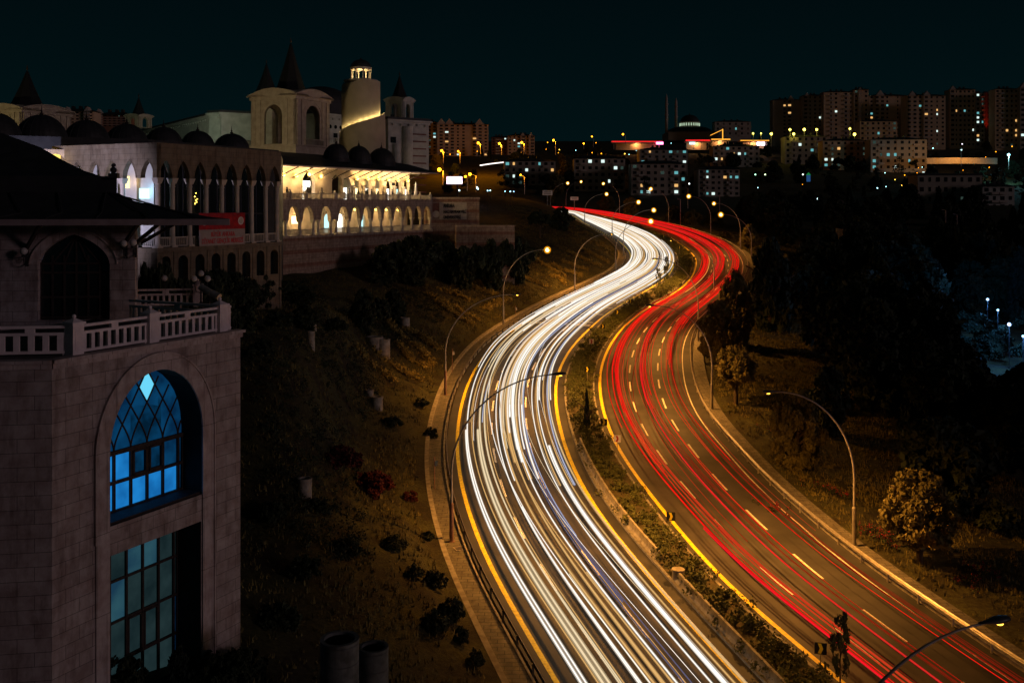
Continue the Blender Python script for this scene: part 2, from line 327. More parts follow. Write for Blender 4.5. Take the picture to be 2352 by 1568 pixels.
# ---------------------------------------------------------------- ground
def axis(a,b,fa,fb,st,gr=1.12):
    v=list(np.arange(fa,fb+.01,st)); s=st
    while v[-1]<b: s*=gr; v.append(v[-1]+s)
    s=st
    while v[0]>a: s*=gr; v.insert(0,v[0]-s)
    return np.array(v)
gx=axis(-900,1200,-62,80,1.4); gy=axis(-60,2600,22,330,1.4,1.08)
GX,GY=np.meshgrid(gx,gy); GZ=ground_z(GX,GY)
nx,ny=len(gx),len(gy); idx=np.arange(nx*ny).reshape(ny,nx)
fc=np.c_[idx[:-1,:-1].ravel(),idx[:-1,1:].ravel(),idx[1:,1:].ravel(),idx[1:,:-1].ravel()]
me=bpy.data.meshes.new('ground'); me.from_pydata(np.c_[GX.ravel(),GY.ravel(),GZ.ravel()].tolist(),[],fc.tolist()); me.materials.append(M['earth'])
me.polygons.foreach_set('use_smooth',[True]*len(fc)); link('ground',me,kind='structure')
# ---------------------------------------------------------------- roads
def strip(curve,nrm,o0,o1,z0,z1,name,m,step=1,parent=None,kind=None,i0=0,i1=None):
    c=curve[i0:i1:step]; n=nrm[i0:i1:step]; a=c+n*o0; b=c+n*o1; mb=MB()
    va=np.c_[a,Zr(a[:,1])+z0]; vb=np.c_[b,Zr(b[:,1])+z1]; k=len(c)
    mb.add(np.r_[va,vb].tolist(),[(i,k+i,k+i+1,i+1) for i in range(k-1)])
    return link(name,mb.mesh(name,m,True),parent,kind=kind)
def slab(curve,nrm,o0,o1,zt,zb,name,m,parent=None,kind=None,i0=0,i1=None,**kw):
    """raised strip with both side faces"""
    c=curve[i0:i1]; n=nrm[i0:i1]; a=c+n*o0; b=c+n*o1; za=Zr(a[:,1]); zb_=Zr(b[:,1]); k=len(c); mb=MB()
    vs=np.r_[np.c_[a,za+zb],np.c_[a,za+zt],np.c_[b,zb_+zt],np.c_[b,zb_+zb]].tolist()
    fs=[]
    for r in range(3): fs+=[(r*k+i,(r+1)*k+i,(r+1)*k+i+1,r*k+i+1) for i in range(k-1)]
    fs+=[(0,3*k,2*k,k),(k-1,2*k-1,3*k-1,4*k-1)]
    mb.add(vs,fs); return link(name,mb.mesh(name,m),parent,kind=kind,**kw)
def waymesh(w,name,marks):
    u=np.linspace(0,w.len,420); e0=w.at(u,0*u)[:, :2]
    mb=MB(); a=w.at(u,0*u-.08);b=w.at(u,0*u+1.09); cols=[a]+[w.at(u,0*u+q) for q in (.25,.5,.75)]+[b]; k=len(u)
    mb.add(np.concatenate(cols).tolist(),[(r*k+i,(r+1)*k+i,(r+1)*k+i+1,r*k+i+1) for r in range(len(cols)-1) for i in range(k-1)])
    return link(name,mb.mesh(name,M['asphalt'],True),kind='structure')
road_l=waymesh(LW,'road',0); road_r=waymesh(RW,'road',0)
def line_on(w,u0,u1,v,wid,m,mb,z=.006):
    n=max(2,int((u1-u0)/1.2)+1); u=np.linspace(u0,u1,n); wd=np.interp(u,w.d,w.r)-np.interp(u,w.d,w.l)
    a=w.at(u,v-wid/2/wd,z);b=w.at(u,v+wid/2/wd,z)
    mb.add(np.r_[a,b].tolist(),[(i,n+i,n+i+1,i+1) for i in range(n-1)],m)
for w,par,vs in ((LW,road_l,(.335,.67)),(RW,road_r,(.335,.66))):
    mb=MB()
    line_on(w,0,w.len-1,.0 if w is RW else .012,.30,0,mb); 
    if w is LW: line_on(w,0,w.len-1,.985,.32,0,mb)
    link('edge_line',mb.mesh('edge_line',M['yellow']),par,kind='structure')
    mb=MB()
    for j,v in enumerate(vs):
        u=2.0+j*1.5
        while u<w.len-5: line_on(w,u,u+4.0,v,.17,0,mb); u+=8.3
    link('lane_line',mb.mesh('lane_line',M['paint']),par,kind='structure')
def nearest_u(w,px,py):
    x,y=road(px,py); return float(w.d[((w.c-np.array([x,y]))**2).sum(1).argmin()])
mb=MB()
for px,py in ((1480,601),(1490,612),(1480,622),(1440,652),(1430,672),(1400,689),(1370,706),(1350,722),(1330,740),(1322,744),(1316,748)):
    u0=nearest_u(LW,px,py)
    for dv in (0,.35): line_on(LW,u0+dv,u0+dv+.16,.5,9.6,0,mb,.008)
link('rumble_strip',mb.mesh('rumble_strip',M['paint']),road_l,kind='structure')
strip(C['R1'],N['R1'],-.55,-.43,.006,.006,'edge_line',M['paint'],parent=road_r,kind='structure')
# median
u=np.linspace(0,1,420); ca=resamp(C['L1'],420); cb=resamp(C['R0'],420)
# pair the two edges by nearest point so that the strip stays square to the road
na=C['L1']; nb=C['R0']
mb=MB(); rows=[]; last=0
for i in range(0,len(na),2):
    D=((nb-na[i])**2).sum(1); j=int(D[last:last+30].argmin())+last; last=j
    a=na[i]; b=nb[j]; g=b-a; L=np.hypot(*g); g=g/L
    a2=a+g*.95; b2=b-g*.75
    rows.append([(p[0],p[1],float(Zr(p[1]))+h) for p,h in ((a2,.12),(a2+(b2-a2)*.33,.28),(a2+(b2-a2)*.66,.28),(b2,.12))])
mb.add([p for r in rows for p in r],[(4*i+c,4*i+c+1,4*i+c+5,4*i+c+4) for i in range(len(rows)-1) for c in range(3)])
MEDROWS=rows
link('median',mb.mesh('median',M['median'],True),kind='structure')
slab(C['L1'],N['L1'],.80,1.0,.15,-.1,'kerb',M['kerb'],kind='structure')
slab(C['R0'],N['R0'],-.80,-.62,.15,-.1,'kerb',M['kerb'],kind='structure')
slab(C['L0'],N['L0'],-2.45,-1.15,.14,-.1,'sidewalk',M['sidewalk'],kind='structure')
slab(C['L0'],N['L0'],-1.15,-1.0,.16,-.1,'kerb',M['kerb'],kind='structure')
slab(C['R1'],N['R1'],.9,2.2,.14,-.1,'sidewalk',M['sidewalk'],kind='structure')
slab(C['R1'],N['R1'],.72,.9,.16,-.1,'kerb',M['kerb'],kind='structure')
vg=MB(); cc=C['L0']; nn_=N['L0']; rws=[]
for off,up in ((-2.75,None),(-3.6,.05),(-4.8,.05),(-5.8,.03),(-6.8,-.12)):
    p=cc+nn_*off; zz=ground_z(p[:,0],p[:,1]); zz=(Zr(p[:,1])+.40) if up is None else np.maximum(zz+up,Zr(p[:,1])+(.44 if off>-5 else .4) if up>0 else -99)
    rws.append(np.c_[p,zz])
k=len(cc); vg.add(np.concatenate(rws).tolist(),[(r*k+i,(r+1)*k+i,(r+1)*k+i+1,r*k+i+1) for r in range(4) for i in range(k-1)]); link('verge',vg.mesh('verge',M['earth'],True),kind='structure')
wl=slab(C['L0'],N['L0'],-2.80,-2.45,.42,-.2,'stone_wall',M['ring'])
wl['label']='low rough stone kerb wall between left sidewalk and grassy slope'; wl['category']='wall'
# ---------------------------------------------------------------- guard rails, concrete barrier
def guard(name,cn,off,m,label,i0,i1,step=3,h=.72):
    c=C[cn];n=N[cn]; p=c+n*off; t=thing(name,label,'guard rail',(float(p[i0][0]),float(p[i0][1]),float(Zr(p[i0][1]))))
    o=Vector(t.location)
    mb=MB(); prof=[(-.03,h-.16),(.03,h-.12),(-.02,h-.06),(.03,h),(-.03,h+.06)]
    k=i1-i0; vs=[]
    sg=1 if off<0 else -1
    for a,z in prof:
        for i in range(i0,i1): q=p[i]+n[i]*a*sg; vs.append((q[0]-o.x,q[1]-o.y,float(Zr(q[1]))+z+.0-o.z))
    for a,z in reversed(prof):
        for i in range(i0,i1): q=p[i]+n[i]*(a-.012)*sg; vs.append((q[0]-o.x,q[1]-o.y,float(Zr(q[1]))+z-o.z))
    fs=[(r*k+i,((r+1)%10)*k+i,((r+1)%10)*k+i+1,r*k+i+1) for r in range(10) for i in range(k-1)]
    mb.add(vs,fs); part('rail',mb,m,t)
    pm=MB(); pm.box(-.05,.05,-.05,.05,-.15,h+.02); me=pm.mesh('post',m); cnt=0
    for i in range(i0+1,i1,step):
        if cnt>=98: break
        cnt+=1
        q=p[i]-n[i]*.08*sg; link('post',me,t,loc=(q[0]-o.x,q[1]-o.y,float(Zr(q[1]))-o.z),rz=math.atan2(n[i][1],n[i][0]))
guard('guard_rail','L0',-.85,M['rail_dark'],'dark steel guard rail along the left kerb of the white-lit carriageway',8,290)
guard('guard_rail','R1',.5,M['rail'],'pale steel guard rail along the right kerb of the red-lit carriageway',8,300)
# concrete barrier segments
c=C['L1'];n=N['L1']; lo=int(((c-np.array(road(1720,1575)))**2).sum(1).argmin())
hi=int(((c-np.array(road(1300,1021)))**2).sum(1).argmin()); i=lo-18; sI=0
prof=[(-.28,0),(-.28,.10),(-.12,.28),(-.08,.72),(.08,.72),(.12,.28),(.28,.10),(.28,0)]
gap=int(((c-np.array(road(1526,1335)))**2).sum(1).argmin())
while i<hi:
    j=min(i+3,hi)
    if not (i<=gap<j):
        a=c[i]+n[i]*1.25; b=c[j]+n[j]*1.25; tv=(b-a)/np.hypot(*(b-a)); b=b-tv*.05; mb=MB(); za=float(Zr(a[1]));zb=float(Zr(b[1]))
        nn=np.array([tv[1],-tv[0]]); vs=[]
        for q,z in ((a,za),(b,zb)):
            for o_,h_ in prof: w=q+nn*o_-a; vs.append((w[0],w[1],z-za+h_))
        mb.add(vs,[(k,(k+1)%8,8+(k+1)%8,8+k) for k in range(8)]+[tuple(range(7,-1,-1)),tuple(range(8,16))])
        link('concrete_barrier',mb.mesh('concrete_barrier',M['concrete']),None,'grey concrete barrier block in the line beside the planted median','barrier','concrete barrier blocks along the median',loc=(a[0],a[1],za)); sI+=1
    i=j
q=c[gap]+n[gap]*1.35
mb=MB(); mb.lathe([(.38,0),(.38,.66),(.42,.68),(.42,.78),(.30,.8)],n=18)
link('concrete_ring',mb.mesh('concrete_ring',M['ring']),None,'round concrete drum in the gap between two median barrier blocks','concrete ring',loc=(q[0],q[1],float(Zr(q[1]))))
# ---------------------------------------------------------------- light trails: thin glowing lines hanging at lamp height over the lanes
def way_tube(w,u0,u1,vf,z,r,sides=6):
    n=max(8,int((u1-u0)/1.4)); u=np.linspace(u0,u1,n); v=vf(u); c=w.at(u,v,z)
    t=np.gradient(c,axis=0); t/=np.linalg.norm(t,axis=1)[:,None]; s=np.c_[t[:,1],-t[:,0],0*t[:,0]]; s/=np.linalg.norm(s,axis=1)[:,None]; q=np.cross(s,t)
    vs=[]
    for k in range(sides):
        a=2*math.pi*k/sides; vs.append(c+s*math.cos(a)*r+q*math.sin(a)*r)
    o=c[0].copy(); vs=(np.stack(vs,1)-o).reshape(-1,3); fs=[]
    for i in range(n-1):
        for k in range(sides): kk=(k+1)%sides; fs.append((i*sides+k,i*sides+kk,(i+1)*sides+kk,(i+1)*sides+k))
    fs+= [tuple(range(sides-1,-1,-1)),tuple((n-1)*sides+k for k in range(sides))]
    return vs.tolist(),fs,o
TM={'white':emit('white_headlight_glow',(1,.93,.86),1.5,'AUTO'),'soft':emit('soft_headlight_glow',(1,.78,.48),1.05,'NONE'),'warm':emit('warm_headlight_glow',(1,.58,.20),.85,'NONE'),
    'amber':emit('amber_glow',(1,.55,.10),1.0,'NONE'),'cool':emit('bluish_headlight_glow',(.74,.78,1.0),.7,'NONE'),'violet':emit('violet_glow',(.26,.24,.42),.40,'NONE'),
    'red':emit('red_taillight_glow',(1,.006,.006),1.1,'AUTO'),'pink':emit('pink_red_taillight_glow',(1,.006,.022),1.15,'AUTO'),'orange':emit('orange_red_glow',(1,.07,.02),.55,'NONE'),'faint':emit('faint_red_glow',(.8,.02,.008),.30,'NONE')}
GM={'white':halo('white_trail_glow',(1,.90,.74),.75,.30),'soft':halo('cream_trail_glow',(1,.78,.45),.65,.30),'warm':halo('amber_trail_glow',(1,.55,.18),.5,.28),'cool':halo('blue_trail_glow',(.6,.68,1),.55,.28),'red':halo('red_trail_glow',(1,.02,.008),.5,.32),'pink':halo('crimson_trail_glow',(1,.015,.03),.55,.32)}
LBL={'white':'bright white headlight trail','soft':'soft cream headlight trail','warm':'warm amber-white headlight trail','amber':'amber indicator trail','cool':'pale bluish headlight trail','violet':'dim violet light trail',
     'red':'pure red tail light trail','pink':'pinkish red tail light trail','orange':'orange-red tail light trail','faint':'faint dark red tail light trail'}
def lane(v): return 'inner lane' if v>.67 else 'middle lane' if v>.335 else 'outer lane'
def laneR(v): return 'inner lane' if v<.335 else 'middle lane' if v<.66 else 'outer lane'
def trail(w,v0,col,r,z,u0=0,u1=None,amp=.02,ph=0,wl=130,shift=None):
    u1=u1 or w.len-2
    def vf(u):
        v=v0+amp*np.sin(u/wl*2*math.pi+ph)
        if shift: v=v+shift[1]*(1/(1+np.exp(-(u-shift[0])/14)))
        return v
    vs,fs,o=way_tube(w,u0,u1,vf,z,r*(.60 if w is LW else .9)); mb=MB(); mb.add(vs,fs)
    side='left carriageway' if w is LW else 'right carriageway'
    ln=(lane if w is LW else laneR)(v0)
    part_='' if u0<25 else ' further up'
    lb='%s along the %s of the %s%s'%(LBL[col],ln,side,part_); lb=lb.replace('carriageway','road')
    to=link('light_trail',mb.mesh('light_trail',TM[col],True),None,lb,'light trail',lb.replace('trail','trails',1) if 'trail' in lb else lb,loc=tuple(o))
    if col in GM and r>=.028:
        vs,fs,o=way_tube(w,u0,u1,vf,z,r*(1.35 if w is LW else 1.8),8); mb=MB(); mb.add(vs,fs); part('glow',mb,GM[col],to,True)
R=random.Random(11)
def car(w,v,cols,r,z=.68,half=.058,**k):
    if w is LW and k.get('u0',0)<100: cols=[('warm' if (q=='soft' and R.random()<.55) else 'soft' if (q=='white' and R.random()<.28) else q) for q in cols]
    zj=R.uniform(-.12,.3); ph=R.uniform(0,6.28); amp=k.pop('amp',R.uniform(.008,.03)); wl=R.uniform(110,230)
    for s,cl in zip((-1,1),cols): trail(w,v+s*half,cl,r*R.uniform(.6,1.35),z+zj,ph=ph,amp=amp,wl=wl,**k)
# outer lane of the white side (the picture's lower edge lies at about u=32)
car(LW,.165,('white','soft'),.085,amp=.006); car(LW,.215,('warm','soft'),.04,amp=.012); car(LW,.275,('white','warm'),.06,amp=.004,half=.012)
car(LW,.15,('white','white'),.085,u0=0,u1=76,amp=.004,half=.055); car(LW,.19,('soft','cool'),.035,u0=78); car(LW,.14,('white','soft'),.05,u0=100)
# middle lane
for v,a,b,r,u0 in [(.44,'white','soft',.08,0),(.505,'warm','white',.07,0),(.545,'soft','warm',.035,0),(.52,'white','soft',.05,70),(.56,'white','soft',.06,84),(.48,'white','warm',.05,62),(.54,'cool','white',.05,92),(.45,'cool','soft',.03,110)]:
    car(LW,v,(a,b),r,u0=u0,amp=R.uniform(.006,.02))
car(LW,.45,('white','soft'),.055,u0=0,u1=56,amp=.005); car(LW,.49,('soft','warm'),.045,u0=0,u1=44,amp=.004)
trail(LW,.635,'violet',.12,.6,amp=.01,u0=40); trail(LW,.61,'violet',.07,.62,amp=.01); trail(LW,.65,'violet',.06,.62,amp=.01); trail(LW,.655,'cool',.05,.62,amp=.01,u0=50)
# inner lane
for v,a,b,r,u0 in [(.80,'white','warm',.075,0),(.86,'white','soft',.07,0),(.83,'soft','cool',.05,60),(.78,'warm','white',.04,95)]:
    car(LW,v,(a,b),r,u0=u0,amp=R.uniform(.006,.015))
car(LW,.865,('white','soft'),.085,u0=0,u1=70,amp=.003,half=.05); car(LW,.86,('white','white'),.07,u0=86,amp=.008)
for v,a,b,r,u0,u1 in [(.47,'white','white',.09,74,170),(.50,'soft','white',.10,66,150),(.53,'white','soft',.09,80,180),(.56,'white','white',.08,70,160),(.44,'soft','cool',.07,90,190),(.59,'soft','white',.07,62,150)]:
    car(LW,v,(a,b),r,u0=u0,u1=u1,amp=.012,half=.03)
# lane changes and distant crowding
car(LW,.50,('white','soft'),.03,shift=(78,-.22),u0=0); car(LW,.76,('white','soft'),.028,shift=(70,-.24),u0=0); car(LW,.80,('soft','white'),.025,shift=(105,-.28),u0=60); car(LW,.22,('white','soft'),.035,shift=(135,.22),u0=72)
for i in range(26): car(LW,R.choice((.13,.2,.24,.42,.5,.55,.78,.86)),(R.choice(('white','white','soft')),R.choice(('white','soft','warm'))),R.uniform(.07,.12),u0=R.uniform(120,190),z=R.uniform(.6,.9),amp=.025)
trail(LW,.075,'soft',.03,.8,u0=110); trail(LW,.10,'soft',.03,.8,u0=120)
trail(LW,.965,'warm',.04,.8,u0=160); trail(LW,1.0,'white',.05,1.0,u0=170,u1=245); trail(LW,.985,'white',.05,.8,u0=150,u1=260)
# red side
for v,a,b,r,k in [(.205,'red','orange',.05,{}),(.235,'red','faint',.022,{}),(.50,'pink','red',.035,{}),(.47,'orange','faint',.018,{}),(.80,'red','faint',.022,{}),
                  (.17,'pink','orange',.05,dict(u0=0,u1=52)),(.16,'red','red',.05,dict(u0=76)),(.24,'red','orange',.035,dict(u0=82)),(.45,'orange','red',.035,dict(u0=88)),(.78,'red','red',.03,dict(u0=66)),(.88,'red','orange',.035,dict(u0=105)),(.83,'red','red',.045,dict(u0=130)),
                  (.5,'pink','red',.06,dict(u0=190)),(.3,'red','red',.06,dict(u0=200)),(.62,'red','pink',.07,dict(u0=205)),(.2,'orange','red',.05,dict(u0=170))]:
    car(RW,v,(a,b),r*.8,z=R.uniform(.7,.95),half=.058,**k)
for v0,n_,col,u0 in ((.205,5,'red',60),(.235,4,'orange',0),(.17,5,'red',92),(.5,4,'orange',70),(.47,4,'red',80),(.83,4,'faint',0),(.80,5,'red',96),(.86,5,'red',120),(.25,4,'red',130),(.55,5,'red',140)):
    ph=R.uniform(0,6)
    for q in range(n_): trail(RW,v0+(q-n_/2)*.011+R.uniform(-.003,.003),col,R.uniform(.014,.027),R.uniform(.75,.95),u0=u0+R.uniform(0,12) if u0 else 0,amp=.01,ph=ph,wl=170)
for i in range(16):
    v=R.choice((.18,.26,.5,.56,.74,.8,.86,.9))+R.uniform(-.04,.04)
    trail(RW,v,R.choice(('faint','faint','orange')),R.uniform(.010,.022),R.uniform(.6,1.2),u0=R.choice((0,50,70,100,130)),ph=R.uniform(0,6),amp=R.uniform(.004,.02),wl=R.uniform(100,220))
car(RW,.30,('faint','orange'),.025,shift=(90,.2),u0=50); car(RW,.55,('faint','red'),.02,shift=(120,-.2),u0=60); trail(RW,.28,'amber',.04,.9,u0=160,u1=250)
# ---------------------------------------------------------------- street lamps
SOD=(1,.40,.065)
def lamp(bx,by,hx,hy,e,label,oldpole=False,lit=True,group='arched street lamps along the highway',base=None,star=.2,extra=None,L=None):
    if base is None: x,y=road(bx,by)
    else: x,y=base
    z=float(Zr(y))+.14
    # arm points across the road: solve the reach for the head's column
    best=None
    for nm in ('L0','R1','L1','R0'):
        j=((C[nm]-np.array([x,y]))**2).sum(1).argmin(); d=np.hypot(*(C[nm][j]-np.array([x,y])))
        if best is None or d<best[0]: best=(d,nm,j)
    n=N[best[1]][best[2]]; k=(hx-CX)/F
    if (hx<bx)==(n[0]>0) and base is None: n=-n
    rch=(k*y-x)/(n[0]-k*n[1]); 
    if base is not None and not (1<abs(rch)<9): rch=6
    rch=float(np.clip(abs(rch),2.5,7.5)); yh=y+n[1]*rch
    zh=CH-(hy-HY)/F*yh; h=L or float(np.clip(zh-z,9.0,12.5))
    t=thing('street_lamp',label,'street lamp',(x,y,z),math.atan2(n[1],n[0]),group)
    pm=M['pole_old'] if oldpole else M['pole']
    m=MB(); m.lathe([(.26,0),(.26,.03),(.15,.04),(.14,2.6),(.10,2.68)],n=12); part('pole_base',m,pm,t)
    m=MB(); pts=[];rs=[]
    zs=h*.42
    for q in np.linspace(0,1,26):
        if q<.3: s=q/.3; pts.append((0,0,2.6+(zs-2.6)*s)); rs.append(.095-.02*s)
        else:
            a=(q-.3)/.7*math.pi/2; pts.append((rch*(1-math.cos(a)) if True else 0,0,zs+(h-zs)*math.sin(a))); rs.append(.075-.035*(q-.3)/.7)
    m.tube(pts,rs,8); part('pole',m,M['pole'],t,True)
    m=MB(); hd=[(-.25,.05),(0,.09),(.2,.13),(.45,.19),(.7,.20),(.9,.15),(1.0,.05)]
    vs=[];fs=[]
    for i,(s,wd) in enumerate(hd):
        for j in range(10):
            a=2*math.pi*j/10; vs.append((rch-.1+s,wd*math.cos(a),h+.03+s*.03+wd*.62*math.sin(a)))
    for i in range(len(hd)-1):
        for j in range(10): fs.append((i*10+j,i*10+(j+1)%10,(i+1)*10+(j+1)%10,(i+1)*10+j))
    fs+=[tuple(range(9,-1,-1)),tuple(60+j for j in range(10))]
    m.add(vs,fs); hd_=part('lamp_head',m,M['lampcase'],t,True)
    m=MB(); m.sphere((rch+.48,0,h-.06),star*((1.5 if by>600 else 2.0) if star>.22 else 1),14,0,.55 if star<.22 else 1); part('lamp_glass_halo',m,M['sodium'] if star>.22 else M['sodium_near'],hd_,True)  # bright lamps get an oversized halo shell painting their glow, others plain glass
    if star>.22: mb_=MB(); mb_.sphere((rch+.48,0,h-.06),star*(.78 if by>600 else 1.0),12); part('bulb',mb_,M['bulb'],hd_,True)
    if e: spot(t,(rch+.48,0,h-.35),((.12 if by>800 else -.12) if bx<1450 else 0,0,-1),e,SOD,160,.75)
    if extra: extra(t)
    return t
def blue_plate(t):
    m=MB(); m.box(-.03,.03,-.45,.45,4.3,4.75); part('name_plate',m,mat('blue_sign',(.05,.18,.5),.4,(.04,.15,.45),2),t)
EL=19500
side='by the red-lit road'; sl='on the left sidewalk'
lamp(1962,1260,1780,900,EL*.8,'tall arched street lamp in front of the round golden tree',star=.13)
lamp(1635,943,1503,702,EL*.8,'arched street lamp just left of the small round golden tree',star=.13)
lamp(1604,786,1512,595,EL,'arched street lamp carrying a blue plate beside the dark trees',star=.14,extra=blue_plate)
lamp(1726,597,1660.6,492.5,EL,'lit arched lamp at the far bend, furthest right of the lit ones',star=.32)
lamp(1700.6,576,1644.4,467,EL,'arched lit street lamp just behind the furthest right one at the far bend',star=.26)
lamp(1632.5,541,1585.7,450.6,EL,'arched lit street lamp with the most spiky orange glow at the far bend',star=.34)
lamp(1536,515,1498,433.8,EL,'lit arched lamp behind the far red trails, third from the top of the bend',star=.34)
lamp(1423,494,1388.7,421.5,EL,'lit arched lamp behind the far red trails, second from the top of the bend',star=.30)
lamp(1300,468,1266.6,416.7,0,'lit arched lamp where the highway disappears behind the hill',star=.30,base=((1300-CX)/F*392,392.),L=11)
lamp(1037,1250,1272,860,EL*.75,'tall arched street lamp with a rusty foot, nearest one on the left sidewalk',oldpole=True,star=.13)
lamp(1023,910,1178,676,EL*.8,'arched street lamp with a rusty foot where the left sidewalk curves most',oldpole=True,star=.13)
lamp(1156,747,1250,573,EL,'left sidewalk street lamp burning as an orange star below the retaining wall',star=.36)
lamp(1320,671,1399,537,EL,'left sidewalk lamp whose dark head overhangs the far white trails',star=.13)
lamp(1413.8,627,1489.6,507.7,EL,'arched lamp on the left sidewalk whose bright star shines above the far median',star=.42)
lamp(1432,590,1496.8,482.1,EL,'arched lit lamp at the inside of the far bend, right of its neighbours',star=.30)
lamp(1406,545,1462.6,463.8,EL,'arched lit lamp rising over the top of the far white trails',star=.34)
lamp(1343,513,1389.9,445.5,EL*.8,'arched lit lamp at the brow where the white trails end',star=.32)
lamp(1290,486,1300.8,433,0,'arched lit lamp behind the dark brow beside the white road board',star=.30,base=((1264-CX)/F*345,345.),L=11.5)
lamp(1640,668,1530,597,EL,'arched street lamp with a dark head over the planted median behind the dark trees',star=.13)
lamp(2050,1700,2268,1490,EL*.5,'street lamp whose dark head and arm reach in at the lower right corner',star=.13,base=(9.0,30.5),L=11.6)
# ---------------------------------------------------------------- chevron boards and posts
def chevron(px,py,bx,by,kind,label,flip=1,size=.6):
    x,y=road(bx,by); z=float(Zr(y))+.15; zc=CH-(py-HY)/F*y-z; zc=max(.9,zc)
    yaw=math.atan2(-y,-x)+math.pi/2
    t=thing('chevron_sign',label,'road sign',(x,y,z),yaw,'chevron boards along the median')
    m=MB(); m.box(-.03,.03,-.02,.02,0,zc+.2); part('post',m,M['pole'],t)
    bgm,fg=(M['sign_black'],M['sign_yellow']) if kind=='y' else (M['sign_white'],M['sign_red'])
    h=size/2; m=MB(); m.box(-h,h,-.05,-.025,zc-h,zc+h); pl=part('sign_plate',m,bgm,t)
    m=MB(); s=h*.85; w=h*.55; f=flip
    def P(a,b): return (a*f,-.056,zc+b)
    for sg in (1,-1):
        a,b,c2,d=P(-s*.55,s*sg),P(-s*.55+w,s*sg),P(s*.5,0),P(s*.5-w,0)
        m.quad(a,b,c2,d)
    part('chevron',m,fg,pl)
    return t
CHV=[(1888.8,1492.8,1884.7,1534,'y','black and yellow chevron board at the lower end of the median beside a young tree'),
(1543.4,1186,1541,1220,'y','black and yellow chevron board beside the red carriageway above the barrier drum'),
(1421.9,1007,1417.7,1062,'r','white and red chevron board on a tall post at the median edge'),
(1385,969,1387,1001,'y','black and yellow chevron board at the right edge of the median beside the thin conifer'),
(1349,848,1349,880,'y','yellow arrow chevron board in the narrow part of the median'),
(1359.3,784,1358.6,808,'r','small white and red chevron board among the median shrubs'),
(1384.7,749,1384.7,772,'y','black and yellow chevron board just above the small white and red one'),
(1418.2,716.4,1418,736,'y','bright yellow chevron, lower of two at the start of the far bend'),
(1448.3,692,1448,707,'y','bright yellow chevron, upper of two at the start of the far bend'),
(1550.5,606,1551,634,'y','black and yellow board facing traffic at the tip of the far median'),
(1560,568,1561,590,'y','dark board above the tip of the far median'),
(1540.6,551,1541,566,'y','dark board in the far median next after the tip'),
(1524,542,1524.5,555,'y','dark board on the far median between the two bends of red light'),
(1467,515,1467.5,527,'y','small dark board on the distant part of the median'),
(1405,500,1405.5,509,'y','most distant small dark board on the median')]
for a in CHV: chevron(*a,size=.62)
def marker(bx,by,ty,label,plate):
    x,y=road(bx,by); z=float(Zr(y))+.1; h=(by-ty)/F*y
    t=thing('sign_post',label,'sign post',(x,y,z),math.atan2(-y,-x)+math.pi/2+.9)
    m=MB(); m.lathe([(.04,0),(.04,h)],n=8); part('post',m,M['pole_old'],t)
    m=MB(); m.box(-.04,.34,-.06,-.04,h-.75,h-.35); part('sign_plate',m,M['sign_black'] if plate else M['concrete'],t)
marker(998,1128,1053,'thin post with dark side plate on the left sidewalk near the rusty lamp',1)
marker(1039,858,803,'thin post with pale side plate on the left sidewalk at the curve',0)
marker(1184,729,703,'short thin post on the sidewalk behind the orange lamp',0)
x,y=road(1057,1267); z=float(Zr(y))+.145
m=MB(); m.box(-.42,.42,-.42,.42,0,.03); dc=link('drain_cover',m.mesh('drain_cover',M['ring']),None,'square drain cover in the left sidewalk beside the rusty lamp foot','drain cover',loc=(x,y,z),rz=.4)
m=MB(); m.box(-.32,.32,-.32,.32,.025,.035); part('grate',m,M['rail_dark'],dc)
# white road boards near the brow
def board(px0,px1,py0,py1,Y,label):
    a=at(px0,py0,Y); b=at(px1,py1,Y); w=b.x-a.x; h=a.z-b.z; g=gz((a.x+b.x)/2,Y)
    t=thing('road_board',label,'road sign',((a.x+b.x)/2,Y,g))
    m=MB(); m.box(-.15,.15,.05,.35,-1,b.z-g+.3); part('mast',m,M['concrete'],t)
    m=MB(); m.box(-w/2,w/2,-.08,.04,b.z-g,a.z-g); p=part('panel',m,M['sign_white'],t)
    m=MB()
    for k in range(2): m.box(-w*.36,w*.36,-.1,-.085,b.z-g+h*(.3+.33*k),b.z-g+h*(.3+.33*k)+h*.1)
    part('lettering',m,M['lampcase'],p)
board(1246,1269,437.5,448.5,340,'pale road information board on a mast above the dark brow')
board(1310,1328.5,452,460,372,'smaller pale road board on a thick mast where the highway vanishes')
# ---------------------------------------------------------------- vegetation
def leaves(n,cen,rad,size,rg,flat=.0):
    """n leaf quads scattered round clump centres"""
    k=rg.integers(0,len(cen),n); d=rg.normal(size=(n,3)); d/=np.linalg.norm(d,axis=1)[:,None]
    r=rad[k]*(rg.random(n)**.45); p=cen[k]+d*r[:,None]*np.array([1,1,.8])
    nrm=d+rg.normal(size=(n,3))*.7; nrm/=np.linalg.norm(nrm,axis=1)[:,None]
    h=rg.normal(size=(n,3)); a=np.cross(nrm,h); a/=np.linalg.norm(a,axis=1)[:,None]; b=np.cross(nrm,a)
    s=size*(.6+.8*rg.random(n))[:,None]; a*=s; b*=s*.6
    V=np.stack([p-a,p-b,p+a,p+b],1).reshape(-1,3); Q=np.arange(4*n).reshape(n,4)
    return V,Q
def leafmesh(name,V,Q,m):
    me=bpy.data.meshes.new(name); me.vertices.add(len(V)); me.vertices.foreach_set('co',V.astype(np.float32).ravel())
    me.loops.add(4*len(Q)); me.loops.foreach_set('vertex_index',Q.astype(np.int32).ravel()); me.polygons.add(len(Q))
    me.polygons.foreach_set('loop_start',np.arange(0,4*len(Q),4,dtype=np.int32)); me.update(calc_edges=True); me.materials.append(m); me.validate(); return me
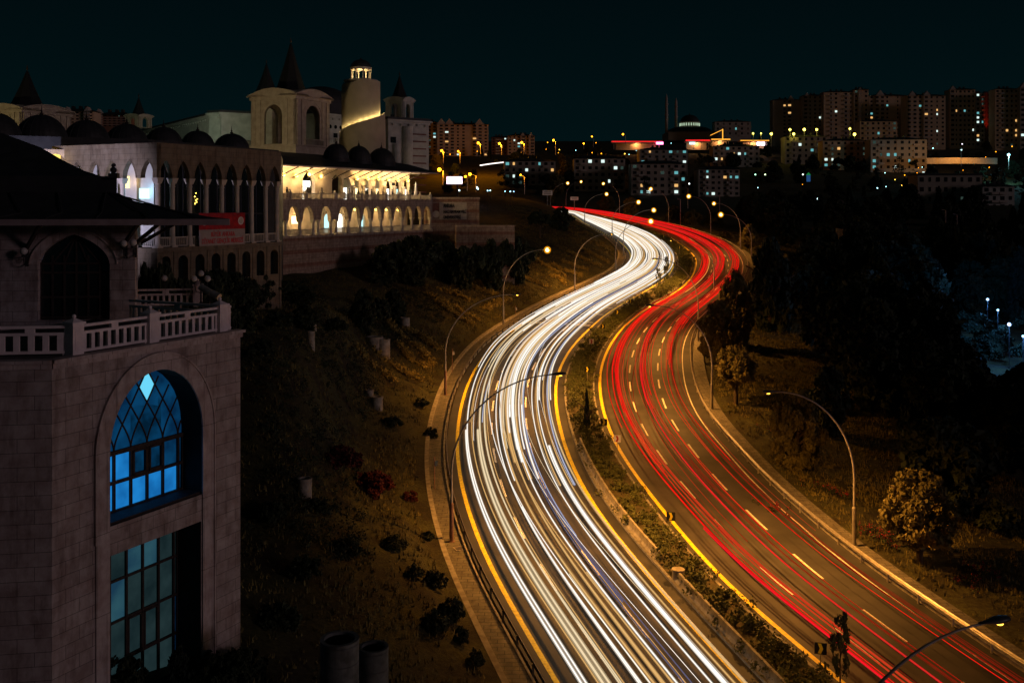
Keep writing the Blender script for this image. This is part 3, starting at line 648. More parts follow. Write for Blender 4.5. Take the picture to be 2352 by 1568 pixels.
def crown(kind,seed,m,n=7000,leaf=.13):
    """unit crown: radius about 1, height about 2, centre at z=0"""
    g=np.random.default_rng(seed)
    if kind=='round':
        N_=120; d=g.normal(size=(N_,3)); d/=np.linalg.norm(d,axis=1)[:,None]; r=.45+.5*g.random(N_)**.5
        c=d*r[:,None]*(1+.13*np.sin(3*d[:,:1]*2+seed)+.1*np.cos(5*d[:,1:2])); c[:,2]=np.where(c[:,2]<-.55,c[:,2]*.75,c[:,2]); rad=.13+.1*g.random(N_)
    elif kind=='tall':
        N_=150; z=g.random(N_)*2-1; w=np.sqrt(np.clip(1-(z*.9+.12)**2,0.05,1)); a=g.random(N_)*6.28; r=w*(.3+.62*g.random(N_)**.6)
        c=np.c_[r*np.cos(a),r*np.sin(a),z*1.0]; c[:,:2]*=(1+.2*np.sin(a*3+z*4))[:,None]; rad=.13+.12*g.random(N_)
    elif kind=='cone':
        N_=170; z=g.random(N_)**.8*2-1; w=(1-(z+1)/2)**.85*.95+.03; a=g.random(N_)*6.28; r=w*(.35+.65*g.random(N_)**.5)
        tier=.06*np.sin((z+1)*22)
        c=np.c_[(r+tier)*np.cos(a),(r+tier)*np.sin(a),z]; rad=.07+.1*w
    elif kind=='wild':
        N_=26; a=g.random(N_)*6.28; z=g.random(N_)*2-1; r=.75*g.random(N_)**.5*(1-.3*abs(z)); c=np.c_[r*np.cos(a),r*np.sin(a),z]; rad=.16+.18*g.random(N_)
    else: # bush: low mound
        N_=60; a=g.random(N_)*6.28; r=g.random(N_)**.5*.85; c=np.c_[r*np.cos(a),r*np.sin(a),(.15+.75*g.random(N_))*(1-r**2*.7)]; rad=.12+.12*g.random(N_)
    V,Q=leaves(n,c,rad,leaf,g); return leafmesh('crown',V,Q,m)
def trunkmesh(h,r,seed,spread=.5,limbs=5):
    g=random.Random(seed); m=MB(); b=[(0,0,-.3)]; x=y=0
    for i in range(1,7): x+=g.uniform(-.06,.06)*h*.1; y+=g.uniform(-.06,.06)*h*.1; b.append((x,y,h*i/6))
    m.tube(b,[r*(1.15-.12*i) for i in range(7)],8)
    for i in range(limbs):
        a=g.uniform(0,6.28); q=b[3+i%3]; e=(q[0]+math.cos(a)*spread*h,q[1]+math.sin(a)*spread*h,q[2]+h*.35); mid=[(q[j]+e[j])/2+(h*.04 if j==2 else 0) for j in range(3)]
        m.tube([q,mid,e],[r*.5,r*.35,r*.15],6)
    return m
CR={}
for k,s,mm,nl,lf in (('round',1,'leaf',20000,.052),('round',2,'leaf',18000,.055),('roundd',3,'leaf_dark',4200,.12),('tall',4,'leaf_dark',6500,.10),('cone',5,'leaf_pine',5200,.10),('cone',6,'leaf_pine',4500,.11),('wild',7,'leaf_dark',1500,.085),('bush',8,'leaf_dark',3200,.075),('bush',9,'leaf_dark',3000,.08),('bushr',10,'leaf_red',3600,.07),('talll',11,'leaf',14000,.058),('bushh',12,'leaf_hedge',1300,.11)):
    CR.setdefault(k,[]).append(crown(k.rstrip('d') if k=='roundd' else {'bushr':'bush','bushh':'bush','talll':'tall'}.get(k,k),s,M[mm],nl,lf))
TR=[trunkmesh(1,.055,i).mesh('trunk',M['bark'],True) for i in range(3)]
def tree(name,label,cat,base,crown_c,rx,rz_,kind,var=0,group=None,seed=0,trunk=True):
    """base point, crown centre height above base, horizontal and vertical crown radii"""
    t=thing(name,label,cat,base,0,group)
    c=link('crown',CR[kind][var%len(CR[kind])],t); c.location=(0,0,crown_c); c.scale=(rx,rx*.95,rz_); c.rotation_euler=(0,0,seed*1.7)
    if trunk:
        k=link('trunk',TR[seed%3],t); hh=crown_c+rz_*.3; k.scale=(hh*.3,hh*.3,hh) if kind=='wild' else (hh*.9,hh*.9,hh)
    return t
def tree_px(bx,by,x0,x1,y0,y1,kind,label,name='tree',var=0,seed=0,Y=None,group=None,cat='tree'):
    if Y is None: b=ground_hit(bx,by)
    else: b=Vector(((bx-CX)/F*Y,Y,gz((bx-CX)/F*Y,Y)))
    s=b.y/F; cz=CH-((y0+y1)/2-HY)*s-b.z; rx=(x1-x0)/2*s; rz_=(y1-y0)/2*s
    return tree(name,label,cat,tuple(b),cz,rx,rz_,kind,var,group,seed)
tree_px(2113,1298,2022,2200,1075,1275,'round','large round golden-leaved tree lit by the street lamp on the right lawn','tree',0,1)
tree_px(1832,1077,1772,1893,905,1100,'round','darker round tree on the lawn behind the red flower bed','tree',1,2)
tree_px(1690,929,1638,1729,790,895,'round','small round golden tree beside the lamp on the right lawn','tree',0,5)
tree_px(1690,800,1650,1728,630,800,'talll','tall dense tree whose left side catches red light from the road','tree',0,2)
tree_px(1652,835,1604,1700,698,822,'talll','broad tree overhanging the red carriageway below the tall dense one','tree',0,3)
tree_px(1770,760,1725,1830,560,770,'tall','very dark tall tree right of the dense tree at the road bend','tree',0,1)
tree_px(1905,1000,1880,1975,850,1005,'tall','dark broad tree standing behind the darker round tree','tree',0,6)
tree_px(2290,1230,2240,2352,1150,1265,'roundd','dim round tree at the right edge behind the golden one','tree',0,3)
tree_px(1348,1000,1338,1358,895,1003,'cone','thin young conifer in the narrow part of the median','conifer',0,1)
tree_px(1531,646,1521,1540,588,645,'wild','spindly young tree at the far median tip, taller of two','sapling',0,1)
tree_px(1513,655,1504,1522,615,650,'wild','spindly young tree at the far median tip, shorter of two','sapling',0,2)
tree_px(1930,1585,1900,1962,1405,1545,'wild','spindly young tree in the median beside the lowest chevron board','sapling',0,4)
tree_px(1720,640,1695,1740,520,600,'talll','rounded roadside tree lit yellow behind the lamps of the far bend','tree',0,4,Y=246)
tree_px(1665,600,1645,1690,535,590,'talll','small roadside tree behind the outer kerb of the far bend','tree',0,5,Y=275)
for i,(bx,x0,x1,y0,y1,Y) in enumerate([(1590,1565,1615,485,545,330),(1548,1528,1572,475,520,345),(1450,1432,1470,455,495,365),(1395,1375,1420,450,490,385),(1640,1615,1660,480,545,330)]):
    tree_px(bx,500,x0,x1,y0,y1,'talll','dim olive tree behind the far red trails','tree',0,i,Y=Y,group='dim trees behind the far red trails')
# dark wood right of the road
g=random.Random(5); cnt=0
for i in range(290):
    Y=g.uniform(80,380) if i<150 else g.uniform(78,215); px=g.uniform(1730,2550) if Y<230 else g.uniform(1700,2450)
    if px>2190 and Y<165: continue
    x=(px-CX)/F*Y
    dl,dr=sidedist(np.array([x]),np.array([Y])); 
    if dr[0]<(17 if Y<135 else 13): continue
    zb=gz(x,Y); k=g.choice(('roundd','tall','cone','cone','tall')); h=g.uniform(7,12)
    top=HY-(zb+h-CH)*F/Y
    if top<425: h=max(4,CH+(HY-425)/F*Y-zb)
    w=h*.33*(.75 if k=='cone' else 1.15)
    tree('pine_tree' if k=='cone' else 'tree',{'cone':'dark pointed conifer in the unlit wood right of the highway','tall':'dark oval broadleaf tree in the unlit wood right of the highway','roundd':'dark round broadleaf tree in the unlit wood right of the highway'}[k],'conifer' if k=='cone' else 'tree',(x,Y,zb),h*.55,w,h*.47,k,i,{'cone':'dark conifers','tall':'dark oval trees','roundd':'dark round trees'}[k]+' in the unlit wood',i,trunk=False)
    cnt+=1
# dark conifers and bushes on the left slope
for i,(px,py,w,h,k) in enumerate([(1075,600,34,60,'cone'),(1130,605,34,62,'cone'),(1160,600,40,55,'cone'),(1110,612,36,58,'cone'),(1190,596,44,50,'cone'),(1240,545,60,60,'roundd'),(1290,530,50,50,'tall')]):
    b=ground_hit(px,py); s=b.y/F; H=h*s; Wd=w*s/2
    tree('pine_tree' if k=='cone' else 'tree',('dark conifer' if k=='cone' else 'dark leafy tree')+' on the unlit slope below the banded wall','conifer' if k=='cone' else 'tree',tuple(b),H*.52,Wd,H*.5,k,i,('dark conifers' if k=='cone' else 'dark leafy trees')+' below the banded wall',i)
def tree_top(px,Y,top,w,kind,label,i,group):
    x=(px-CX)/F*Y; zb=gz(x,Y); zt=CH-(top-HY)/F*Y; H=max(3.,zt-zb); Wd=w/2/F*Y
    return tree('pine_tree' if kind=='cone' else 'tree',label,'conifer' if kind=='cone' else 'tree',(x,Y,zb),H*.52,Wd*1.15,H*.52,kind,i,group,i,trunk=False)
for i,(px,Y,top,w,k) in enumerate([(335,70,618,69,'roundd'),(375,68,634,80,'tall'),(420,70,662,80,'tall'),(465,74,626,92,'roundd'),(500,76,634,80,'tall'),(540,78,640,92,'tall')]):
    tree_top(px,Y,top,w,k,('dark conifer' if k=='cone' else 'dark dense tree')+' screening the foot of the stone buildings on the left',i,('dark conifers' if k=='cone' else 'dark dense trees')+' screening the left buildings')
for i,(px,pb,top,w) in enumerate([(590,705,625,80),(640,700,640,90),(690,700,662,70),(560,740,640,80),(880,650,572,70),(915,655,558,80),(950,652,552,85),(985,650,556,80),(1020,640,562,70),(1045,628,575,60),(835,765,674,60),(870,775,690,60),(905,740,672,50),(770,790,735,60),(1065,662,575,64),(1095,664,566,60),(1128,662,560,60),(1160,656,556,56),(1188,650,556,56),(1212,640,560,50),(1080,640,600,60),(1145,640,590,60),(700,760,706,60),(640,780,718,70),(1130,612,585,40),(600,860,790,70)]):
    b=ground_hit(px,pb); s=b.y/F; H=(pb-top)*s
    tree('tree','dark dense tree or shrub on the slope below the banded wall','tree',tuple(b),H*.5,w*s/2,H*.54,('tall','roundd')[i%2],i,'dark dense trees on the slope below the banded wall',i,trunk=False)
def bush(px,py,w,h,kind,label,group=None,name='bush',i=0):
    b=ground_hit(px,py); s=b.y/F
    t=link(name,CR[kind][i%len(CR[kind])],None,label,'bush',group,None,tuple(b),i*1.3); t.scale=(w*s/2,w*s/2,h*s); return t
bush(860,1135,110,55,'bushr','wide dark red barberry bush on the left slope above the cracked path','', 'bush',0)
bush(942,1155,40,26,'bushr','small dark red bush nearest the left stone wall','', 'bush',1)
bush(780,1075,130,50,'bushr','dark red bush further from the road, behind the wide one','', 'bush',2)
for i,(px,py,w,h) in enumerate([(1000,1350,60,40),(950,1330,50,30),(1035,1430,70,55),(905,1260,70,30),(1060,1480,40,40),(980,1240,40,20),(800,1270,80,40),(700,1330,90,50),(1090,1530,50,40),(640,1440,110,60),(560,1560,110,80),(470,1560,120,60),(620,1200,80,50),(1000,1450,70,50),(730,1180,60,30),(980,1130,30,16),(900,980,60,24),(990,1010,40,30),(965,935,44,20)]):
    bush(px,py,w,h,'bush','low dark shrub on the grassy slope left of the highway','low dark shrubs on the left slope','bush',i)
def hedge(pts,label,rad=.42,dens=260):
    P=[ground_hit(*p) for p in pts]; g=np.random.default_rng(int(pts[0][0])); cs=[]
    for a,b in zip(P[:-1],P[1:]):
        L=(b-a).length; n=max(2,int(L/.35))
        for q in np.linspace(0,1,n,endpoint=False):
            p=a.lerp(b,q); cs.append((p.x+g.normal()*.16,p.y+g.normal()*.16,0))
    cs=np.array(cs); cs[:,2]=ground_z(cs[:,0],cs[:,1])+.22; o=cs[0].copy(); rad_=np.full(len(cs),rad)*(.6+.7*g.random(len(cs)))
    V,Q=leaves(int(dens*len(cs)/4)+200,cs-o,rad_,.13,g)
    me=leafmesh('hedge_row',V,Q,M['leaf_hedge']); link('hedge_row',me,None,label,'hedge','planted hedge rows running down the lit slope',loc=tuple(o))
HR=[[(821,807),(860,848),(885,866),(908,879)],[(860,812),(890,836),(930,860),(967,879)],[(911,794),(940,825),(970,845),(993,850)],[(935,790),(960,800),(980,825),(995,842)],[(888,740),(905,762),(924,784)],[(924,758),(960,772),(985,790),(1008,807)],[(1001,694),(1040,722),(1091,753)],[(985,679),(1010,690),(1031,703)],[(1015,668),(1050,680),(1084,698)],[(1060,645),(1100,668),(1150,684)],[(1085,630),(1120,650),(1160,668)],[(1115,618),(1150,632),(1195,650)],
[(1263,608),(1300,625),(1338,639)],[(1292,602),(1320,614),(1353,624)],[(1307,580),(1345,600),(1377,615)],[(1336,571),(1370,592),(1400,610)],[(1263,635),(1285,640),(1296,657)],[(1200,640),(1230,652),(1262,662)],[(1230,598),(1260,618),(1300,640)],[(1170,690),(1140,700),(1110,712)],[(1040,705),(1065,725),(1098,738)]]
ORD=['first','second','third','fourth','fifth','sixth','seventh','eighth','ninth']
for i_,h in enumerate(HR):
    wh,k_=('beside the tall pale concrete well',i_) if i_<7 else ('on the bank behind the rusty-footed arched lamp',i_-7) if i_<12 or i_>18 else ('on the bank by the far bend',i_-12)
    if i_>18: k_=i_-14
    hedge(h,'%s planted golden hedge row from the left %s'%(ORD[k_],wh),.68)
# low juniper planting in the median: nobody could count the plants
g=np.random.default_rng(3); cs=[]
for p_i,r in enumerate(MEDROWS):
    y=r[1][1]
    if y>330: continue
    a=np.array(r[0]);b=np.array(r[3]); wdt=np.hypot(*(b-a)[:2]); n=int(max(3,wdt*5))
    for _ in range(n):
        q=g.random()*.70+.16; 
        if math.sin(p_i*.37)+math.sin(p_i*.11+q*4)<-1.75: continue
        p=a+(b-a)*q; cs.append((p[0]+g.normal()*.4,p[1]+g.normal()*.9,p[2]+.16+.36*g.random()*(1-abs(q-.5)*1.2)))
cs=np.array(cs); V,Q=leaves(len(cs)*50,cs,.34+.26*g.random(len(cs)),.10,g); V[:,2]=np.maximum(V[:,2],Zr(V[:,1])+.1)
link('juniper_planting',leafmesh('juniper_planting',V,Q,M['juniper']),None,'low spreading juniper ground cover filling the highway median','shrubbery','',"stuff")
g=np.random.default_rng(8); n=5200; X=g.uniform(-32,0,n); Y=g.uniform(40,150,n); dl,dr=sidedist(X,Y)
k=(dl>8)&(dl<27)&(np.sin(X*.32+1.2*np.sin(Y*.17))+np.sin(Y*.23+X*.11)+g.normal(size=n)*.5>.35)&~((X<-9.5)&(Y<50)); X=X[k];Y=Y[k]; P=np.c_[X,Y,ground_z(X,Y)+.12]
V,Q=leaves(len(P)*46,P,.35+.45*g.random(len(P)),.085,g); link('ground_cover',leafmesh('ground_cover',V,Q,M['leaf_dark']),None,'dark patchy low planting over the upper part of the left slope','shrubbery','','stuff')
# grass tufts on both verges
n=210000; X=g.uniform(-32,75,n); Y=g.uniform(40,300,n); dl,dr=sidedist(X,Y); k=((dl>2.9)&(dl<28)&(g.random(n)<np.exp(-(dl-3.5)/18)))|((dr>2.8)&(dr<24)); X=X[k];Y=Y[k]; Z=ground_z(X,Y)
k=np.sin(X*.55+np.sin(Y*.3)*1.5)*np.sin(Y*.41+X*.2)+g.normal(size=len(X))*.45>-.35; X=X[k];Y=Y[k];Z=Z[k]; n=len(X); bl=5; X=np.repeat(X,bl)+g.normal(size=n*bl)*.12; Y=np.repeat(Y,bl)+g.normal(size=n*bl)*.12; Z=np.repeat(Z,bl)-.02; a=g.random(n*bl)*6.28; h=.08+.34*g.random(n*bl)**1.6; wd=.03+.04*g.random(n*bl)
A=np.c_[X-np.cos(a)*wd,Y-np.sin(a)*wd,Z];B=np.c_[X+np.cos(a)*wd,Y+np.sin(a)*wd,Z]; T1=np.c_[X+g.normal(size=n*bl)*.06+.005,Y+g.normal(size=n*bl)*.06,Z+h]; T0=T1-np.array([.01,0,0])
V=np.stack([A,B,T1,T0],1).reshape(-1,3); link('grass',leafmesh('grass',V,np.arange(len(V)).reshape(-1,4),M['leaf']),None,'short patchy grass on both verges of the highway','grass','','stuff')
# flower beds
def flowerbed(x0,y0,x1,y1,n,label):
    g=np.random.default_rng(int(x0)); a=ground_hit(x0,y0);b=ground_hit(x1,y1); P=np.array([a.lerp(b,q) for q in g.random(n)]); P[:,0]+=g.normal(size=n)*.5; P[:,1]+=g.normal(size=n)*.6; P[:,2]=ground_z(P[:,0],P[:,1])+.2; o=P[0].copy()
    t=thing('flower_bed',label,'flower bed',tuple(o)); V,Q=leaves(n*30,P-o,np.full(n,.32),.07,g); link('foliage',leafmesh('foliage',V,Q,M['leaf_dark']),t)
    P[:,2]+=.15; V,Q=leaves(n*7,P-o,np.full(n,.28),.05,g); link('blossom',leafmesh('blossom',V,Q,M['petal']),t)
flowerbed(1868,1122,1958,1148,26,'red flower bed on the lawn above the right lamp')
flowerbed(1985,1222,2068,1262,40,'red flower bed curving between the right lamp and the golden tree')
flowerbed(2205,1350,2275,1312,30,'red flower bed at the far right near the edge of the picture')
flowerbed(1752,1170,1800,1178,12,'sparse red flower bed by the small lawn dip'); flowerbed(1760,990,1790,1000,10,'tiny flower bed above the lawn beside the second round tree')
# concrete well rings on the slope
def ring(px,pt,pb,w,label,lip=0):
    b=ground_hit(px,pb); s=b.y/F; h=(pb-pt)*s*1.02; r=w/2*s
    t=thing('concrete_well',label,'concrete well',(b.x,b.y,b.z-1.2)); m=MB(); pr=[]
    zz=0; H=h+1.2; nring=max(2,int(H/.55))
    for k in range(nring): z0=H*k/nring; z1=H*(k+1)/nring; pr+=[(r,z0+.02),(r,z1-.02),(r*.965,z1-.01),(r*.965,z1)]
    m.lathe(pr,n=24); part('shaft',m,M['ring'],t)
    m=MB(); rr=r*(1.12 if lip else 1.03); m.lathe([(rr,H),(rr,H+.14),(r*.75,H+.14),(r*.7,H+.05)],n=24); part('rim',m,M['ring'],t)
for a in [(880,784,822,32,'tall pale concrete well at the top of the golden hedge rows'),(860,779,800,40,'low dark-topped concrete well behind the tall pale one'),(930,733,755,22,'concrete well on the slope above the hedges, right-hand one'),(916,730,742,22,'short concrete well touching the right-hand upper one'),(714,768,795,18,'small dim concrete well on the dark slope, lower of two'),(720,738,752,14,'small dim concrete well on the dark slope, upper of two'),(848,898,912,20,'short concrete well, upper of the middle pair',),(866,915,938,26,'concrete well with a wide lip, lower of the middle pair',1),(700,1108,1140,32,'single dim concrete well on the slope left of the red bushes')]: ring(*a)
def bigring(px,pt,w,Y,label):
    x=(px-CX)/F*Y; zt=CH-(pt-HY)/F*Y; g_=gz(x,Y); r=w/2/F*Y; H=max(2.5,zt-g_+1)
    t=thing('concrete_well',label,'concrete well',(x,Y,zt-H)); m=MB(); pr=[]; k=int(H/.75)+1
    for i in range(k): z0=H*i/k; z1=H*(i+1)/k; pr+=[(r,z0+.015),(r,z1-.03),(r*.965,z1-.02),(r*.965,z1)]
    m.lathe(pr,n=40); part('shaft',m,M['ring_dark'],t)
    m=MB(); m.lathe([(r*1.02,H),(r*1.02,H+.12),(r*.80,H+.12),(r*.78,H-.1)],n=40); part('rim',m,M['ring_dark'],t)
    m=MB(); m.lathe([(r*.78,H-.35),(r*.78,H-.33)],n=24); part('lid',m,M['iron'],t)
bigring(780,1472,88,38,'largest concrete well at the bottom edge, left of two'); bigring(858,1490,68,40,'second concrete well at the bottom edge, right of the largest')
# ---------------------------------------------------------------- building helpers
class Face:
    """a vertical plane: local x runs along the face, local y goes into the building, z up"""
    def __init__(s,px,Y,deg,z0=0.):
        s.o=Vector(((px-CX)/F*Y,Y,z0)); a=math.radians(deg); s.dx=math.sin(a); s.dy=math.cos(a); s.rz=math.pi/2-a; s.z0=z0
    def t(s,px,inset=0.):
        k=(px-CX)/F; X0=s.o.x-s.dy*inset; Y0=s.o.y+s.dx*inset
        return (k*Y0-X0)/(s.dx-k*s.dy)
    def z(s,px,py,inset=0.):
        t=s.t(px,inset); Y=s.o.y+s.dy*t+s.dx*inset; return CH-(py-HY)/F*Y-s.z0
    def tz(s,px,py,inset=0.): return s.t(px,inset),s.z(px,py,inset)
    def thing(s,name,label,cat,group=None): return thing(name,label,cat,tuple(s.o),s.rz,group)
def archz(h,x):
    """height of the hole top at x"""
    if h.get('rise',0)==0: return h['zs']
    u=min(1,abs(x-h['xc'])/h['hw'])
    if h.get('kind')=='pointed': return h['zs']+h['rise']*((1-u)**.62*.55+math.sqrt(max(0,1-u*u))*.45)
    return h['zs']+h['rise']*math.sqrt(max(0,1-u*u))
def wall(mb,x0,x1,z0,z1,y0,y1,holes,m=0,ends=True,rv=None):
    rv=m if rv is None else rv
    """wall slab from y0 (front) to y1 (back) with openings dict(xc,hw,zb,zs,rise,kind)"""
    bs={x0,x1}
    for h in holes:
        n=16 if h.get('rise') else 1
        for i in range(n+1):
            x=h['xc']-h['hw']*math.cos(math.pi*i/n) if n>1 else h['xc']+h['hw']*(2*i-1)
            bs.add(x)
    b=sorted(v for v in bs if x0-1e-6<=v<=x1+1e-6); b=[v for i,v in enumerate(b) if i==0 or v-b[i-1]>1e-5]
    for xa,xb in zip(b[:-1],b[1:]):
        xm=(xa+xb)/2; hs=sorted([h for h in holes if abs(xm-h['xc'])<h['hw']],key=lambda h:h['zb'])
        la=lb=z0
        for h in hs:
            if h['zb']>la+1e-4:
                mb.quad((xa,y0,la),(xb,y0,lb),(xb,y0,h['zb']),(xa,y0,h['zb']),m); mb.quad((xb,y1,lb),(xa,y1,la),(xa,y1,h['zb']),(xb,y1,h['zb']),m)
                mb.quad((xa,y0,h['zb']),(xb,y0,h['zb']),(xb,y1,h['zb']),(xa,y1,h['zb']),rv)
            ta,tb=archz(h,xa),archz(h,xb)
            mb.quad((xb,y0,tb),(xa,y0,ta),(xa,y1,ta),(xb,y1,tb),rv)
            la,lb=ta,tb
        mb.quad((xa,y0,la),(xb,y0,lb),(xb,y0,z1),(xa,y0,z1),m); mb.quad((xb,y1,lb),(xa,y1,la),(xa,y1,z1),(xb,y1,z1),m)
    mb.quad((x0,y0,z1),(x1,y0,z1),(x1,y1,z1),(x0,y1,z1),m)
    if ends:
        mb.quad((x0,y1,z0),(x0,y0,z0),(x0,y0,z1),(x0,y1,z1),m); mb.quad((x1,y0,z0),(x1,y1,z0),(x1,y1,z1),(x1,y0,z1),m)
    for h in holes:
        for sg in (-1,1):
            x=h['xc']+sg*h['hw']
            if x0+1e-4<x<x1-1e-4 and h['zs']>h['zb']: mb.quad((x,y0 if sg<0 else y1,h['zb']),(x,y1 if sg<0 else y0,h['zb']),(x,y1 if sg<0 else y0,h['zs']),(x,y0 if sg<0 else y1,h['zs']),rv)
def arch_band(mb,h,w,y0,y1,m=0,down=0.):
    """raised surround that follows an arch"""
    n=28; pts=[]
    for i in range(n+1):
        a=-math.cos(math.pi*i/n); x=h['xc']+a*h['hw']; pts.append((x,archz(h,x)))
    pts=[(h['xc']-h['hw'],h['zs']-down)]+pts+[(h['xc']+h['hw'],h['zs']-down)] if down else pts
    out=[]
    for i,(x,z) in enumerate(pts):
        p=pts[max(0,i-1)];q=pts[min(len(pts)-1,i+1)]; tx,tz=q[0]-p[0],q[1]-p[1]; L=math.hypot(tx,tz) or 1
        nx_,nz_=-tz/L,tx/L
        if i==0: nx_,nz_=-1,0
        if i==len(pts)-1: nx_,nz_=1,0
        out.append((x+nx_*w,z+nz_*w))
    for i in range(len(pts)-1):
        a,b=pts[i],pts[i+1]; c,d=out[i+1],out[i]
        mb.quad((a[0],y0,a[1]),(b[0],y0,b[1]),(c[0],y0,c[1]),(d[0],y0,d[1]),m)
        mb.quad((d[0],y0,d[1]),(c[0],y0,c[1]),(c[0],y1,c[1]),(d[0],y1,d[1]),m); mb.quad((b[0],y0,b[1]),(a[0],y0,a[1]),(a[0],y1,a[1]),(b[0],y1,b[1]),m)
def column(mb,x,y,z0,z1,r,m=0,cap=.45,capw=1.9):
    mb.box(x-r*1.4,x+r*1.4,y-r*1.4,y+r*1.4,z0,z0+.12,m)
    mb.lathe([(r*1.25,z0+.12),(r*1.25,z0+.2),(r,z0+.28),(r*.9,z1-cap),(r*1.08,z1-cap+.02),(r*1.08,z1-cap+.09),(r*.92,z1-cap+.1),(r*1.25,z1-.14)],(x,y,0),14,m)
    a=r*capw; mb.add([(x-r,y-r,z1-cap*.6),(x+r,y-r,z1-cap*.6),(x+r,y+r,z1-cap*.6),(x-r,y+r,z1-cap*.6),(x-a,y-a,z1),(x+a,y-a,z1),(x+a,y+a,z1),(x-a,y+a,z1)],[(0,3,2,1),(4,5,6,7),(0,1,5,4),(1,2,6,5),(2,3,7,6),(3,0,4,7)],m)
COLM={}
def colp(par,x,y,z0,z1,r,m,cap=.45,capw=1.9,name='column'):
    k=(round(z1-z0,3),r,m.name,cap,capw)
    if k not in COLM: mb=MB(); column(mb,0,0,0,z1-z0,r,0,cap,capw); COLM[k]=mb.mesh('column',m)
    o=link(name,COLM[k],par); o.location=(x,y,z0); return o
def postp(par,x,y,z0,h,w,m,off=(0,0,0),rz=0):
    k=('post',h,w,m.name)
    if k not in COLM: mb=MB(); baluster_post(mb,0,0,0,h,w); COLM[k]=mb.mesh('balustrade_post',m)
    o=link('balustrade_post',COLM[k],par); c,s=math.cos(rz),math.sin(rz); o.location=(off[0]+c*x-s*y,off[1]+s*x+c*y,z0+off[2]); o.rotation_euler=(0,0,rz); return o
def balustrade(par,x0,x1,y,z0,h=.95,step=.26,post=None,m=None,name='balustrade',bw=.1,open_top=True):
    m=m or M['marble']; mb=MB(); mb.box(x0,x1,y-.09,y+.09,z0+h-.1,z0+h); mb.box(x0,x1,y-.08,y+.08,z0+.06,z0+.16)
    if open_top: mb.box(x0,x1,y-.07,y+.07,z0+h-.36,z0+h-.26); mb.box((x0+x1)/2-.16,(x0+x1)/2+.16,y-.07,y+.07,z0+h-.26,z0+h-.1)
    zt=z0+h-(.36 if open_top else .1); x=x0+step/2; mb.box(x0,x0+.08,y-.05,y+.05,z0,zt); mb.box(x1-.08,x1,y-.05,y+.05,z0,zt)
    while x<x1-.05: mb.box(x-bw/2,x+bw/2,y-.06,y+.06,z0+.16,zt); x+=step
    return part(name,mb,m,par)
def baluster_post(mb,x,y,z0,h=1.2,w=.24):
    mb.box(x-w,x+w,y-w,y+w,z0-.02,z0+h); mb.box(x-w*.62,x+w*.62,y-w-.012,y-w,z0+.2,z0+h-.25); mb.box(x-w-.05,x+w+.05,y-w-.05,y+w+.05,z0+h,z0+h+.08)
    mb.add([(x-w,y-w,z0+h+.08),(x+w,y-w,z0+h+.08),(x+w,y+w,z0+h+.08),(x-w,y+w,z0+h+.08),(x,y,z0+h+.24)],[(0,1,4),(1,2,4),(2,3,4),(3,0,4)])
    mb.sphere((x,y,z0+h+.28),.075,8)
def text_mesh(txt,size,m,parent,loc,rot,name='lettering',ext=.012,bold=.0,align='LEFT'):
    cu=bpy.data.curves.new('t','FONT'); cu.body=txt; cu.size=size; cu.extrude=ext; cu.align_x=align; cu.offset=bold
    o=bpy.data.objects.new('t',cu); COL.objects.link(o); dg=bpy.context.evaluated_depsgraph_get(); me=bpy.data.meshes.new_from_object(o.evaluated_get(dg)); bpy.data.objects.remove(o)
    me.materials.clear(); me.materials.append(m); r=link(name,me,parent); r.location=loc; r.rotation_euler=rot; return r
# ================================================================= foreground stone tower
TF=Face(119,35.,27.0)
t=TF.thing('stone_tower','foreground limestone tower with a tall blue-lit arched window and balustrade on top','tower')
Wd=TF.t(552); zt=TF.z(119,826); zb=-2.
xl=TF.t(250); xr=TF.t(463.5); xc=(xl+xr)/2; hw=(xr-xl)/2
zs=TF.z(463,985); ap=TF.z(366,848); zsill=(TF.z(254,1208)+TF.z(464,1135))/2; zlint=(TF.z(254,1274)+TF.z(465,1197.5))/2
hA=dict(xc=xc,hw=hw,zb=zsill,zs=zs,rise=ap-zs); hB=dict(xc=xc,hw=hw-.05,zb=zb+3.5,zs=zlint,rise=0)
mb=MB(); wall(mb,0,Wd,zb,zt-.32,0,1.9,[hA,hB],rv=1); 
mb.quad((Wd,0,zb),(Wd,9,zb),(Wd,9,zt-.32),(Wd,0,zt-.32))
part('wall',mb,[M['stone_tower'],mat('shaded_reveal_stone',(.035,.028,.026),.9,(.02,.017,.015),2)],t)  # second stone: the shade of the deep reveals put into the colour
# left face of the hexagonal shaft turns towards the viewer's left
al=-math.radians(81.5-27.0); lx,ly=-math.cos(al),-math.sin(al)  # local direction of the left face
mb=MB(); L=14.
lft=link('side_wall',None,t,loc=(0,0,0)); 
m2=MB(); m2.quad((-L,0,zb),(0,0,zb),(0,0,zt-.32),(-L,0,zt-.32)); m2.quad((-L,0,zb),(-L,0,zt-.32),(-L,9,zt-.32),(-L,9,zb))
bpy.data.objects.remove(lft); lft=part('side_wall',m2,M['stone_tower'],t); lft.rotation_euler=(0,0,al)
# cornice
mb=MB(); mb.box(-.02,Wd+.06,-.10,.3,zt-.32,zt-.12); mb.box(-.05,Wd+.12,-.2,.3,zt-.12,zt); part('cornice',mb,M['stone_trim'],t)
m2=MB(); m2.box(-L,.0,-.10,.3,zt-.32,zt-.12); m2.box(-L,.02,-.19,.3,zt-.12,zt-.003); c_=part('cornice',m2,M['stone_trim'],t); c_.rotation_euler=(0,0,al)
mb=MB(); mb.prism([(0,.05),(Wd,.05),(Wd,9),(-9,9),(-9,ly*L*.62),(lx*L*.7,ly*L*.7)],zt-.3,zt-.02); part('terrace_floor',mb,M['roof'],t)
